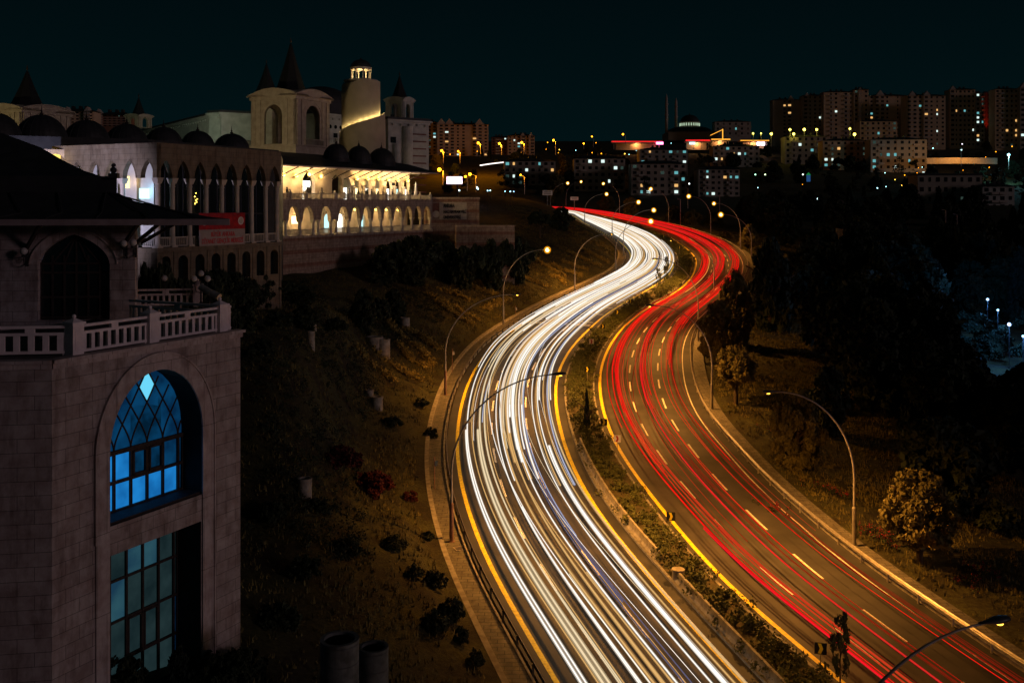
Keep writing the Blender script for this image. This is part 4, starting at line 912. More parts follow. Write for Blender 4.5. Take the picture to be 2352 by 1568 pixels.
# surround of the window
mb=MB(); arch_band(mb,hA,.62,-.07,.0,down=0); 
zb2=zb+2
for xx in (xl-.62,xr+.001): mb.box(xx,xx+.619,-.07,0,zb2,zs)
part('window_surround',mb,M['stone_trim'],t)
mb=MB(); arch_band(mb,dict(hA,hw=hA['hw']+.62,rise=hA['rise']+.62),.07,-.12,-.0,down=3.2); mb.box(xr+.62,xr+.69,-.12,0,zb2,zs-3.2); part('window_moulding',mb,M['stone_trim'],t)
mb=MB(); mb.box(xl,xr,.1,1.45,zsill-.02,zsill+.10); part('window_sill',mb,M['timber'],t)
# windows
gw=[emit_noise('blue_pane_bright',(.02,.34,.95),(.01,.20,.62),.62,1.1),emit_noise('blue_pane_mid',(.004,.075,.20),(.002,.03,.09),.6,1.4),emit_noise('blue_pane_deep',(.003,.06,.16),(.001,.02,.05),.6,1.6),emit('blue_pane_white',(.16,.72,1.0),.95),
    emit_noise('teal_pane',(.024,.050,.054),(.010,.024,.028),.6,.9),emit_noise('teal_pane_bright',(.035,.12,.16),(.015,.06,.11),.6,.8)]
D=1.15
win=MB(); pn=MB(); cw=(xr-xl)/5.74; y=D; cols=6
zr1=zs-.35; rh=(zr1-zsill-.1)/2.0
bars=[xl]+[xr-cw*(.3+k) for k in (5,4,3,2,1,0)]+[xr]; cols=7
for x in bars: win.box(x-.05,x+.05,y-.10,y+.04,zsill+.1,zr1)
for k,zz in enumerate((zsill+.1,zsill+.1+rh,zr1)): win.box(xl,xr,y-.12,y+.05,zz-.07,zz+(.10 if k==2 else .05))
pat=[[0,0,0,0,0,0,2],[0,0,0,2,2,1,2]]
for r in range(2):
    for c_i in range(cols):
        z0=zsill+.1+rh*r; pn.quad((bars[c_i],y,z0),(bars[c_i+1],y,z0),(bars[c_i+1],y,z0+rh),(bars[c_i],y,z0+rh),pat[r][c_i])
# inner casement frames
for c_i in (3,4):
    x0,x1=bars[c_i]+.05,bars[c_i+1]-.05; z0=zsill+.1+rh+.05; z1=zr1-.07
    for a in ((x0,x0+.09,z0,z1),(x1-.09,x1,z0,z1),(x0,x1,z0,z0+.09),(x0,x1,z1-.09,z1)): win.box(a[0],a[1],y-.14,y-.02,a[2],a[3])
# gothic tracery: arcs springing from every mullion
zA=zr1+.05; RR=cw*3.6
def offs(h): return cw*.56*(h/cw)*(1-math.exp(-h/cw/.9))
def arc_pts(x0,sg):
    out=[]
    for i in range(22):
        h=cw*3.7*i/21; x=x0+sg*offs(h); z=zA+h
        if abs(x-xc)<hw and z<archz(hA,x): out.append((x,y-.05,z))
        elif out: break
    return out
for i in range(1,cols):
    for sg in (-1,1):
        p=arc_pts(bars[i],sg)
        if len(p)>2: win.tube(p,.036,5)
# glazing of the head: strips coloured per bay
nst=60
for i in range(nst):
    xa=xc-hw+2*hw*i/nst; xb=xc-hw+2*hw*(i+1)/nst; ta,tb=archz(hA,xa),archz(hA,xb)
    if ta<=zA: continue
    for k in range(8):
        f0,f1=k/8,(k+1)/8; za0=zA+(ta-zA)*f0;za1=zA+(ta-zA)*f1;zb0=zA+(tb-zA)*f0;zb1=zA+(tb-zA)*f1
        xm=(xa+xb)/2; zm=(za0+za1+zb0+zb1)/4; u=(xm-xl)/cw
        mi=2 if zm<zA+cw*1.9 and bars[3]<xm<bars[5] else 1
        pn.quad((xa,y,za0),(xb,y,zb0),(xb,y,zb1),(xa,y,za1),mi)
lz=[];xz=bars[4]
for k in range(25):
    h=cw*(2.0+1.62*k/24); off=offs(h); lz.append((max(0,min(off-cw,2*cw-off))*.95,min(zA+h,archz(hA,xz)-.02)))
for p_,q_ in zip(lz[:-1],lz[1:]): pn.quad((xz-p_[0],y-.012,p_[1]),(xz+p_[0],y-.012,p_[1]),(xz+q_[0],y-.012,q_[1]),(xz-q_[0],y-.012,q_[1]),3)
wf=part('window',win,M['timber'],t,label='tall arched upper window with blue lit panes'); part('glazing',pn,gw,wf)
win=MB(); pn=MB(); x0b,x1b=xl+.05,xr-.05; zl0=zb+3.6; rows_=[zlint-.15,]; rr_h=2.0
bars=[x0b]+bars[1:-1]+[x1b]; z=zlint; k=0; y=D+.25
rz_=[zlint]
while rz_[-1]>zl0+.3: rz_.append(max(zl0,rz_[-1]-1.62))
for x in bars: win.box(x-.045,x+.045,y-.1,y+.03,zl0,zlint)
for zz in rz_[1:]: win.box(x0b,x1b,y-.08,y+.04,zz-.05,zz+.05)
rp_=random.Random(4)
for r in range(len(rz_)-1):
    for c_i in range(cols): pn.quad((bars[c_i],y,rz_[r+1]),(bars[c_i+1],y,rz_[r+1]),(bars[c_i+1],y,rz_[r]),(bars[c_i],y,rz_[r]),rp_.choice((4,4,4,5,5,1)) if r>1 else rp_.choice((4,4,4,5)))
for c_i in (3,4):
    x0,x1=bars[c_i]+.045,bars[c_i+1]-.045; z0,z1=rz_[3]+.05,rz_[2]-.05
    for a in ((x0,x0+.07,z0,z1),(x1-.07,x1,z0,z1),(x0,x1,z0,z0+.07),(x0,x1,z1-.07,z1)): win.box(a[0],a[1],y-.12,y-.02,a[2],a[3])
wf=part('window',win,M['timber'],t,label='tall rectangular lower window with dim teal panes'); part('glazing',pn,gw,wf)
# balustrade on the tower
zf=zt-.02; ys=.42
tp=[TF.t(170,ys),TF.t(345,ys),TF.t(505,ys)]
for x in tp: postp(t,x,ys,zf,1.12,.24,M['white_stone'])
for a,b in ((tp[0]+.24,tp[1]-.24),(tp[1]+.24,tp[2]-.24),(tp[2]+.24,Wd-.2)): balustrade(t,a,b,ys,zf,1.08,.37,bw=.15,m=M['white_stone'])
e_=link('side_balustrade',None,t); e_.location=(tp[0],ys,0); e_.rotation_euler=(0,0,al); bpy.data.objects.remove(e_)
for x in (-3.0,-7.2): postp(t,x,0,zf,1.12,.26,M['white_stone'],(tp[0],ys,0),al)
for a,b in ((-2.72,-.3),(-6.9,-3.28),(-11.5,-7.5)):
    p_=balustrade(t,a,b,0,zf,1.08,.5,bw=.2,m=M['white_stone']); p_.location=(tp[0],ys,0); p_.rotation_euler=(0,0,al)
# right side return of the balustrade
p_=balustrade(t,0,6,0,zf,1.08,.37,bw=.15,m=M['white_stone']); p_.location=(Wd-.25,ys,0); p_.rotation_euler=(0,0,math.pi/2)
mb=MB(); mb.box(TF.t(300),Wd,5.2,5.4,zf,zf+.2); part('step',mb,M['roof'],t)
# bushes hiding the foot of the tower
for i,(px,py,w,h) in enumerate([(430,1568,150,110),(300,1600,120,70),(520,1530,90,70),(560,1500,60,40)]):
    s=40/F; x=(px-CX)*s; b=Vector((x,39.,max(gz(x,39.),CH-(py-HY)*s-.2))); 
    tt=link('bush',CR['cone'][i%2] if i==0 else CR['bush'][0],None,'dark shrub covering the foot of the limestone tower','bush','dark shrubs at the foot of the limestone tower',None,tuple(b)); tt.scale=(w*s/2,w*s/2,h*s)
# ================================================================= pavilion behind the balustrade
PV=Face(310,49.,84.0)   # origin at its right corner; wall runs to the left (negative x)
t=PV.thing('pavilion','dark pavilion with a pointed-arch doorway under a wide sweeping hipped roof','pavilion')
zfl=PV.z(171,735); ze=PV.z(310,514); xlw=-14
xa=PV.t(86.4);xb=PV.t(252); hD=dict(xc=(xa+xb)/2,hw=(xb-xa)/2,zb=zfl,zs=PV.z(171,606),rise=PV.z(171,538)-PV.z(171,606),kind='pointed')
mb=MB(); wall(mb,xlw,0,zfl-.5,ze+.3,0,.5,[hD]); mb.quad((0,.5,zfl-.5),(-4,9,zfl-.5),(-4,9,ze+.3),(0,.5,ze+.3)); part('wall',mb,M['stone_tower'],t)
mb=MB(); arch_band(mb,hD,.34,-.05,0,down=0); arch_band(mb,dict(hD,hw=hD['hw']+.34,rise=hD['rise']+.42),.05,-.1,0); part('door_surround',mb,M['stone_trim'],t)
mb=MB(); pn=MB(); y=.42
for i in range(7): x=xa+(xb-xa)*i/6; mb.box(x-.04,x+.04,y-.07,y,zfl,min(archz(hD,x),hD['zs']+.4))
for zz in (zfl+.1,zfl+1.1,zfl+2.3,hD['zs']): mb.box(xa,xb,y-.08,y,zz-.05,zz+.05)
for i in range(1,6):
    x=xa+(xb-xa)*i/6; mb.bar((x,y-.05,hD['zs']),(xa+(xb-xa)*.5,y-.05,archz(hD,hD['xc'])-.05),.06,.06)
d_=part('door',mb,M['timber'],t); pn.quad((xa,y,zfl),(xb,y,zfl),(xb,y,hD['zs']),(xa,y,hD['zs']))
for i in range(16):
    q0=xa+(xb-xa)*i/16;q1=xa+(xb-xa)*(i+1)/16; pn.quad((q0,y,hD['zs']),(q1,y,hD['zs']),(q1,y,archz(hD,q1)),(q0,y,archz(hD,q0)))
part('glass_pane',pn,M['glass'],d_)
# roof: swept skirt, low drum, steep upper hip
Zr_=PV.z0; tip=PV.t(530,-1.5)
e0=[(-22,-1.8),(tip,-1.8),(tip-.8,10.5),(-22,10.5)]
def ringp(xr_,yf,z): return [(-22,yf,z),(xr_,yf,z),(xr_-4.2,9.5-yf*.2,z),(-22,9.5-yf*.2,z)]
ztop=ze+.26
zdr=PV.z(265,442,1.); xdr=PV.t(266,1.)
prof=[(tip,-1.8,ztop),(tip-1.2,-1.3,ztop+.12),(tip*.55+xdr*.45,-.5,ztop+.4),(xdr+1.1,.3,ztop+.85),(xdr+.05,1.0,zdr)]
mb=MB(); rr=[ringp(*p) for p in prof]
for a,b in zip(rr[:-1],rr[1:]):
    for i in range(3): mb.quad(a[i],a[i+1],b[i+1],b[i])
zdt=PV.z(265,405,1.); a=rr[-1]; b=[(p[0],p[1],zdt) for p in a]
for i in range(3): mb.quad(a[i],a[i+1],b[i+1],b[i])
up=[(PV.t(235,1.2),1.1,zdt),(PV.t(190,2),2.2,PV.z(190,392,2.)),(PV.t(140,3),3.2,PV.z(140,367,3.)),(PV.t(90,4),4.2,PV.z(90,338,4.)),(PV.t(0,5),5.2,PV.z(0,305,5.))]
ru=[[(-26,p[1],p[2]),(p[0],p[1],p[2]),(p[0]-3.2,9.4-p[1]*.3,p[2]),(-26,9.4-p[1]*.3,p[2])] for p in up]
mb.quad(b[0],b[1],ru[0][1],ru[0][0])
for a,b2 in zip(ru[:-1],ru[1:]):
    for i in range(3): mb.quad(a[i],a[i+1],b2[i+1],b2[i])
a=ru[-1]; mb.quad(a[0],a[1],a[2],a[3])
for i in range(9):
    x=tip-1.6-i*2.3
    mb.tube([(x*1.0,-1.72,ztop+.03),(x*.8+xdr*.2,-.9,ztop+.3),(min(x,xdr)-.3,.9,zdr)],.04,4)
rf=part('roof',mb,M['roof'],t)
mb=MB(); q=(xdr,.95,zdt); mb.box(q[0]-.3,q[0]+.15,q[1]-.2,q[1]+.2,q[2]-.1,q[2]+.15); mb.sphere((q[0]-.1,q[1],q[2]+.3),.17,8); mb.sphere((q[0]-.1,q[1],q[2]+.55),.11,8); part('finial',mb,M['roof'],rf)
mb=MB(); mb.box(-22,tip,-1.84,-1.72,ze-.04,ztop-.003); mb.bar((tip-.08,-1.75,(ze-.04+ztop)/2-.002),(tip-4.3,9.4,(ze-.04+ztop)/2-.002),.1,ztop-ze+.03); mb.prism([(-22,-1.7),(tip-.14,-1.7),(tip-4.3,9.3),(-22,9.3)],ze+.18,ze+.2); part('eave',mb,M['fascia'],t)
for p_,q_ in (((PV.t(62,0),-.02,ze-1.15),(PV.t(62,0)+1.15,-1.5,ze+.02)),((PV.t(280,0),-.02,ze-1.15),(PV.t(280,0)+1.15,-1.5,ze+.02)),((0,.0,ze-1.0),(1.3,-.6,ze+.02)),((-.1,1.5,ze-1.0),(1.7,1.2,ze+.02))):
    mb=MB(); mb.bar(p_,q_,.14,.16); part('eave_strut',mb,M['timber'],t)
def sconce(par_loc,rz,label,n=1):
    t=thing('wall_lantern',label,'lantern',par_loc,rz,'unlit globe wall lanterns on the pavilion'); mb=MB()
    mb.box(-.05,.05,-.04,.02,-.45,.3); mb.tube([(0,-.02,-.3),(0,-.25,-.42),(0,-.48,-.3),(0,-.5,0)],.03,6); mb.tube([(0,-.02,.05),(0,-.5,.05)],.03,6)
    for i in range(10):
        a=i/9*5.2
    mb.tube([(0,-.24+.13*math.cos(a_)*(1-a_/9),-.14+.13*math.sin(a_)*(1-a_/9)) for a_ in [i*.6 for i in range(13)]],.02,5); mb.lathe([(.1,.05),(.13,.09),(.05,.14)],(0,-.5,0),10); part('bracket',mb,M['iron'],t)
    mb=MB(); mb.sphere((0,-.5,.30),.18,12); part('globe',mb,M['globe_off'],t,True)
o=Matrix.Translation(PV.o)@Matrix.Rotation(PV.rz,4,'Z')
for px,py,lb in ((64,590,'unlit globe lantern on the pavilion wall left of the pointed doorway'),(291,572,'unlit globe lantern on the pavilion wall right of the pointed doorway'),(324,570,'unlit globe lantern at the pavilion corner, furthest right')):
    x=PV.t(px); sconce(tuple(o@Vector((min(x,.05),-.02,PV.z(px,py)))),PV.rz,lb)
# rear balustrade and globe lamps of the tower terrace
def at_z(px,py,z): Y=(CH-z)*F/(py-HY); return Vector(((px-CX)/F*Y,Y,z))
zt_=zt
a=at(315,690,53.); t=thing('balustrade','dim stone balustrade on the terrace right of the pavilion','balustrade',(a.x,a.y,zt_),math.radians(12)); balustrade(t,0,2.9,0,0,.95,.3,bw=.1,m=M['stone_trim'],name='railing')
mb=MB(); baluster_post(mb,3.1,0,0,1.1,.22); part('balustrade_post',mb,M['stone_trim'],t)
def globelamp(px,Y,zg,n,label):
    a=at(px,600,Y); t=thing('globe_lamp',label,'lamp post',(a.x,a.y,zt_)); h=zg-zt_
    mb=MB(); mb.lathe([(.12,0),(.12,.2),(.05,.3),(.04,h-.2)],n=8)
    offs=[(0,0,0)] if n==1 else [(0,0,.28),(-.36,0,0),(.36,0,0)]
    for q in offs:
        if q[0]: mb.tube([(0,0,h-.75),(q[0]*.7,0,h-.7),(q[0],0,h-.2+q[2])],.03,5)
    part('post',mb,M['iron'],t)
    for q in offs: mb=MB(); mb.sphere((q[0],q[1],h+q[2]),.17,10); part('globe',mb,M['globe_off'],t,True)
globelamp(461.5,53,CH-(640-HY)/F*53,3,'unlit three-globe lamp post at the terrace corner'); globelamp(378,54,CH-(639-HY)/F*54,1,'unlit single-globe lamp post behind the terrace balustrade')
a=at(480,672,44.5); t=thing('metal_barrel','shiny metal tube lying across the terrace corner post','metal tube',tuple(a),math.radians(-20))
mb=MB(); mb.tube([(-.45,0,.25),(.1,0,.0)],.15,12); mb.tube([(.15,0,-.02),(.55,0,-.18)],.16,12); part('tube',mb,M['rail'],t); mb=MB(); mb.box(-.05,.05,-.05,.05,-.9,-.05); part('stand',mb,M['iron'],t)
# ================================================================= white columned hall
WH=Face(360,80.,25.7)
t=WH.thing('columned_hall','two-faced white stone hall with tall pointed arches on slim columns','building')
Lr=WH.t(645.5); ztp=WH.z(360,330); z1=WH.z(360,570); zs_=WH.z(360,408); za_=WH.z(360,367); zbt=WH.z0+1; nb=8; bw=Lr/nb
hs=[dict(xc=bw*(i+.5),hw=bw*.36,zb=z1,zs=zs_,rise=za_-zs_,kind='pointed') for i in range(nb)]
for h in hs: h['zb']=z1
# the arches stand on columns, so openings span the whole bay below the springing
def arcade(par,L,n,bw,z1,zs,za,zt,m,mc,colr=.22,hwf=.36,names='arcade',base=None):
    mb=MB()
    hh=[dict(xc=bw*(i+.5),hw=bw*hwf,zb=zs-.001,zs=zs,rise=za-zs,kind='pointed') for i in range(n)]
    wall(mb,0,L,zs-.0005,zt,0,.45,hh)
    for i in range(n+1):
        x=min(max(bw*i,0),L); a=max(0,x-bw*(.5-hwf)); b=min(L,x+bw*(.5-hwf)); mb.quad((a,0,zs),(a,.45,zs),(b,.45,zs),(b,0,zs))
    for h in hh: arch_band(mb,h,.09,-.03,0)
    p=part(names,mb,m,par)
    for i in range(n+1): x=min(max(bw*i,colr*1.5),L-colr*1.5); colp(par,x,.24,z1,zs,colr,mc,cap=.75,capw=1.55)
    return p
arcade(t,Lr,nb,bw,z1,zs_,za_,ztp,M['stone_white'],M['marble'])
for i in range(nb): balustrade(t,bw*i+.25,bw*(i+1)-.25,.25,z1,.85,.2,bw=.06,open_top=False)
mb=MB(); mb.box(-.05,Lr+.05,-.1,2.2,z1-.28,z1-.002); mb.box(-.1,Lr+.1,-.18,2.2,z1-.36,z1-.28); part('cornice',mb,M['stone_white'],t); mb=MB(); mb.box(-.04,Lr+.04,-.06,.4,ztp,ztp+.1); part('parapet_cap',mb,M['stone_white'],t)
mb=MB(); h2=[dict(xc=bw*(i+.5),hw=bw*.28,zb=z1-3.,zs=z1-1.2,rise=.5) for i in range(nb)]; wall(mb,0,Lr,zbt,z1-.36,0,.6,h2)
for i in range(nb+1): x=min(max(bw*i,.15),Lr-.15); mb.box(x-.14,x+.14,-.06,0,zbt,z1-.36)
part('lower_wall',mb,M['stone_white'],t)
mb=MB(); mb.quad((0,.55,zbt),(Lr,.55,zbt),(Lr,.55,z1-.4),(0,.55,z1-.4)); part('lower_glass',mb,M['glass'],t)
mb=MB(); mb.box(1.6,Lr-.1,1.9,1.95,z1,za_+.3); part('glass_wall',mb,M['glass'],t)
mb=MB()
for i in range(14): x=1.7+i*(Lr-2)/13; mb.box(x-.04,x+.04,1.84,1.9,z1,za_+.3)
mb.box(1.6,Lr,1.84,1.9,z1+2.6,z1+2.72); part('mullions',mb,M['iron'],t)
mb=MB(); mb.quad((Lr,0,zbt),(Lr,2.2,zbt),(Lr,2.2,z1-.3),(Lr,0,z1-.3)); mb.box(.46,Lr,.46,2.2,ztp-.25,ztp-.05); part('end_wall',mb,M['stone_white'],t)
# left face at right angles, from the shared corner running left
Ll=12.; nl=6; bl_=Ll/nl; g_=WH.z0
sub=MB()
def left(name,mb,m): p=part(name,mb,m,t); p.rotation_euler=(0,0,math.pi/2); p.location=(0,Ll,0); return p
rt=math.pi/2
hh=[dict(xc=bl_*(i+.5),hw=bl_*.36,zb=zs_-.001,zs=zs_,rise=za_-zs_,kind='pointed') for i in range(nl)]
def mir(mb):  # local face (x along, y inwards) -> left face of the hall: x'=y , y'=L-x
    mb.v=[(v[1],Ll-v[0],v[2]) for v in mb.v]; return mb
mb=MB(); wall(mb,.001,Ll,zs_-.0005,ztp-.003,0.003,.45,hh)
for i in range(nl+1):
    x=bl_*i; a=max(0,x-bl_*.14); b=min(Ll-.46,x+bl_*.14); mb.quad((a,0.003,zs_),(a,.45,zs_),(b,.45,zs_),(b,0.003,zs_))
for h in hh: arch_band(mb,h,.09,-.04,0.003)
# band of joints above arches
mb.v=[(v[1],Ll-v[0],v[2]) for v in mb.v]; part('side_arcade',mb,M['stone_white'],t)
for i in range(nl-1): colp(t,.24,Ll-max(.3,bl_*i),z1,zs_,.22,M['marble'],cap=.75,capw=1.55)
mb=MB()
for i in range(nl): 
    x0,x1=bl_*i+.25,bl_*(i+1)-.25; mb.box(x0,x1,.17,.33,z1+.75,z1+.85); mb.box(x0,x1,.18,.32,z1+.06,z1+.14)
    for k in range(7): q=x0+(k+.5)*(x1-x0)/7; mb.box(q-.03,q+.03,.2,.3,z1+.14,z1+.75)
part('side_balustrade',mir(mb),M['marble'],t)
mb=MB(); mb.box(0,Ll,-.09,.0,z1-.28,z1-.004); mb.box(0,Ll,0,.6,zbt,z1-.29); mb.box(0,Ll-.45,-.05,.4,ztp-.002,ztp+.09); part('side_lower_wall',mir(mb),M['stone_white'],t)
mb=MB(); mb.box(0,Ll-2,2.2,2.25,z1,za_+.6); part('side_back_wall',mir(mb),M['plaster_white'],t)
# lit things seen through the side arches
def onleft(px,py,ins=2.1):
    # intersect the column of sight with the plane inset behind the left face
    a=math.radians(25.7); 
    for q in np.arange(0,14,.05):
        x=ins;y=q; wx=WH.o.x+math.sin(a)*x-math.cos(a)*y; wy=WH.o.y+math.cos(a)*x+math.sin(a)*y
        if (wx/wy*F+CX)<px: return y,CH-(py-HY)/F*wy
    return 10,25
for (p0,q0,p1,q1,mm,nm) in ((287,405,297,432,'win_warm','warm_window'),(320,433,344,456,'win_white','lit_screen'),(355,437,360,456,'win_white','lit_screen')):
    y0_,za0=onleft(p0,q0);y1_,zb0=onleft(p1,q1); mb=MB(); mb.box(2.10,2.14,min(y0_,y1_),max(y0_,y1_),zb0,za0)
    part(nm,mb,emit('screen_'+nm+str(p0),(1,.75,.35) if mm=='win_warm' else (.45,.85,1.0),2.2),t)
yy,zz=onleft(332,440,1.3); point(t,(1.5,yy,zz),45,(.25,.65,1.0),.3,'screen_light'); yy,zz=onleft(292,418,1.3); point(t,(1.6,yy,zz),22,(1,.6,.25),.3,'window_light')
# tree-of-lights inside the right glass wall
mb=MB()
for i in range(9): x=WH.t(444,1.8)+R.uniform(-.3,.3); mb.sphere((x,1.6,WH.z(444,455)-R.uniform(-.6,.5)),.035,6)
part('fairy_lights',mb,M['globe'],t)
# floodlight that washes the left face (stands on the roof level behind the pavilion)
fl=thing('floodlight','small floodlight on a post washing the white hall with violet-white light','floodlight',(-38.,63.,zt_-1.6))
mb=MB(); mb.lathe([(.06,0),(.05,3.2)],n=8); part('post',mb,M['iron'],fl); mb=MB(); mb.box(-.3,.3,-.12,.12,3.2,3.55); part('lamp_head',mb,M['iron'],fl)
spot(fl,(0,.35,3.4),(.08,1,.19),22000,(.72,.66,1.0),58,.8,.3)
# ================================================================= hall with the row of domes behind
DH=Face(150,97.,25.7)
t=DH.thing('domed_hall','long dark-roofed hall with a row of lead domes behind the white columns','building')
zr_=WH.z(360,330)+.5
mb=MB(); mb.box(-28,0,2,40,10,zr_); part('wall',mb,M['plaster'],t)
mb=MB(); mb.box(-30,30,1.5,2.6,zr_-1.8,zr_+.0);  bpy.data.meshes
mb=MB()
def lead_dome(px,pytop,pybase,wpx,Y,par=None,label=None,i=0):
    s=Y/F; r=wpx/2*s; c=at(px,pybase,Y); h=(pybase-pytop)*s
    mb=MB(); pr=[(r*1.06,-.5),(r*1.06,.0),(r,.05)]+[(r*math.cos(a),h*math.sin(a)+.05) for a in np.linspace(.05,1.45,12)]; mb.lathe(pr,n=32)
    # rolled seams
    for k in range(16):
        a=2*math.pi*k/16; mb.tube([(r*1.003*math.cos(b)*math.cos(a),r*1.003*math.cos(b)*math.sin(a),h*1.003*math.sin(b)+.05) for b in np.linspace(.05,1.4,7)],.03,4)
    d=thing('lead_dome',label,'dome',tuple(c),0,'row of lead domes'); part('shell',mb,M['roof'],d,False)
    mb=MB(); mb.lathe([(.12,h),(.22,h+.12),(.22,h+.2),(.08,h+.3),(.13,h+.42),(.05,h+.52),(.02,h+1.0)],n=8); part('finial',mb,M['timber'],d)
names=['leftmost, cut by the picture edge','second from the left','third from the left','fourth from the left','fifth from the left','sixth from the left','seventh, next to the spired belvedere']
for i,(px,pt,pb,w,Y) in enumerate([(-5,262,322,100,98),(95,265,325,112,102),(199,277,329,100,108),(291,286,334,94,112),(376,293,337,84,118),(454,301.5,341,76,124),(532,308,345,80,128)]):
    lead_dome(px,pt,pb,w,Y,None,'dark lead dome with a finial in the long row, '+names[i])
for i,(px,pt,pb,w,Y) in enumerate([(772,331,366,60,158),(824,336,371,58,164),(876,341,377,64,170)]):
    lead_dome(px,pt,pb,w,Y,None,'dark lead dome above the lit terrace eave, '+['left','middle','right'][i]+' of three')
# roof deck that the domes stand on
mb=MB(); a=[at(-60,345,92),at(360,333,92.),at(575,352,118),at(640,352,132),at(560,330,150),at(100,330,150),at(-80,330,120)]
zz=a[0].z; zD=DH.z0
mb=MB(); poly=[(v.x,v.y) for v in [at(-90,0,86),at(340,0,93),at(640,0,112),at(650,0,135),at(300,0,150),at(-150,0,130)]]
mb.prism(poly,14,30.3); hb=link('service_building',mb.mesh('service_building',M['roof']),None,'low flat dark-roofed block carrying the long row of lead domes','building')
# lit arch glimpsed at the far left
mb=MB(); a=at(98,346,84); b=at(140,370,84)
lt=thing('lit_arch','small glowing yellow arch between the dark pavilion roof and the white hall','arch',(a.x,a.y,b.z),math.radians(20))
mb=MB(); hh=[dict(xc=.95,hw=.75,zb=-.3,zs=0,rise=.62)]; wall(mb,-.4,2.6,-1,1.0,0,.3,hh); part('wall',mb,M['plaster'],lt)
mb=MB(); mb.box(.15,1.8,.32,.36,-.5,.8); part('glow_panel',mb,emit('glow_yellow',(1,.7,.15),1.6),lt); point(lt,(1,-.8,.2),22,(1,.7,.2),.2)
M['win_white_door']=emit('white_doorway',(1,.95,.82),3.2); M['win_warm_door']=emit('warm_doorway',(1,.74,.34),2.6); M['win_cool_door']=emit('cool_doorway',(.55,.95,.95),1.3)
# ================================================================= lit terrace building
TB=Face(645,140.,25.7)
t=TB.thing('terrace_building','long stone building with a lamplit terrace above an arcade and a banded retaining wall','building')
x0=-16.; x1=TB.t(993); zfl1=TB.z(645,543); zter=TB.z(645,457.5); zbase=6.; zsp=TB.z(706,505); zap=TB.z(706,474.)
cs=[-12,-8.4,-4.8,-1.4,2.9,6.2,10.5,15,18.3,21.4,24.4,27.5,30.7,34,37.1,40.2]
ed=[x0]+[(a+b)/2 for a,b in zip(cs[:-1],cs[1:])]+[x1]
hh=[dict(xc=c,hw=min(1.25,(b-a)/2-.35),zb=zsp-.001,zs=zsp,rise=zap-zsp) for c,a,b in zip(cs,ed[:-1],ed[1:])]
mb=MB(); wall(mb,x0,x1,zsp-.0005,zter,0,.6,hh)
for i in range(len(cs)+1):
    a=x0 if i==0 else cs[i-1]+hh[i-1]['hw']; b=x1 if i==len(cs) else cs[i]-hh[i]['hw']; mb.quad((a,0,zsp),(a,.6,zsp),(b,.6,zsp),(b,0,zsp))
for h in hh: arch_band(mb,h,.10,-.04,0)
part('arcade',mb,M['stone_terrace'],t)
for i in range(1,len(cs)):
    g1=cs[i]-hh[i]['hw']; g0=cs[i-1]+hh[i-1]['hw']
    if g1-g0>1.1: 
        colp(t,g0+.3,.3,zfl1,zsp,.24,M['marble'],cap=.6,capw=1.35); colp(t,g1-.3,.3,zfl1,zsp,.24,M['marble'],cap=.6,capw=1.35)
    else: colp(t,(g0+g1)/2,.3,zfl1,zsp,.25,M['marble'],cap=.6,capw=1.4)
colp(t,x1-.35,.3,zfl1,zsp,.25,M['marble'],cap=.6,capw=1.3)
for i in range(len(cs)): balustrade(t,ed[i]+.35,ed[i+1]-.35,.3,zfl1,.95,.3,bw=.1,open_top=False)
mb=MB(); mb.box(x0,x1+.1,-.08,6.,zfl1-.35,zfl1-.002); part('floor_slab',mb,M['stone_terrace'],t); mb=MB(); mb.box(x0,x1+.1,-.12,.9,zter-.12,zter+.06); part('cornice',mb,M['stone_terrace'],t)
mb=MB(); mb.box(x0,x1,0,6.5,zbase,zfl1-.35); part('retaining_wall',mb,M['stone_wall'],t)
mb=MB(); mb.box(x0,x1-.1,.9,9,zter-.5,zter-.02); part('terrace_floor',mb,M['stone_terrace'],t)
# back wall of the arcade with openings
mb=MB(); dw=[dict(xc=c,hw=.85,zb=zfl1,zs=zfl1+2.2,rise=.8) for c in (6.2,18.0,21.6,27.6)]; wall(mb,x0,x1,zfl1,zter-.5,5.2,5.5,dw); mb.quad((x1,.6,zfl1),(x1,6,zfl1),(x1,6,zter-.5),(x1,.6,zter-.5)) if False else None
part('inner_wall',mb,M['plaster'],t)
for c,mm in ((6.2,'win_warm'),(18.0,'win_cool'),(21.6,'win_white'),(27.6,'win_cool')):
    mb=MB(); mb.box(c-.85,c+.85,5.52,5.56,zfl1,zfl1+3.0); part('lit_doorway',mb,M[mm+'_door'],t)
def wall_globe(face,par,x,y,z,e,label,r=.2,lampgroup='globe wall lamps on the lit terrace building'):
    o=Matrix.Translation(face.o)@Matrix.Rotation(face.rz,4,'Z'); p=o@Vector((x,y,z)); t=thing('wall_lamp',label,'wall lamp',tuple(p),face.rz,lampgroup)
    mb=MB(); mb.tube([(0,.45,-.25),(0,.1,-.3),(0,0,-.12)],.03,5); part('bracket',mb,M['iron'],t)
    mb=MB(); mb.sphere((0,0,.02),r,10); part('globe',mb,M['globe'],t,True)
    if e: point(t,(0,-.42,.05),e,(1,.66,.28),.15)
WG=(1,.66,.28)
for i,(px,py) in enumerate([(816,482),(864,482),(888,482.5),(915,483)]):
    x=TB.t(px,3.9); wall_globe(TB,t,x,4.0,TB.z(px,py,3.9),220,'globe wall lamp inside the lower arcade, number %s from the left'%['one','two','three','four'][i],.17)
x=TB.t(704.5,3); point(t,(x,3.2,zfl1+2.6),420,WG,.3,'ceiling_light'); 
mb=MB(); mb.box(x-.8,x+.8,5.1,5.18,zfl1+1.6,zfl1+2.7); part('light_box',mb,emit('light_box_warm',(1,.72,.28),7),t)
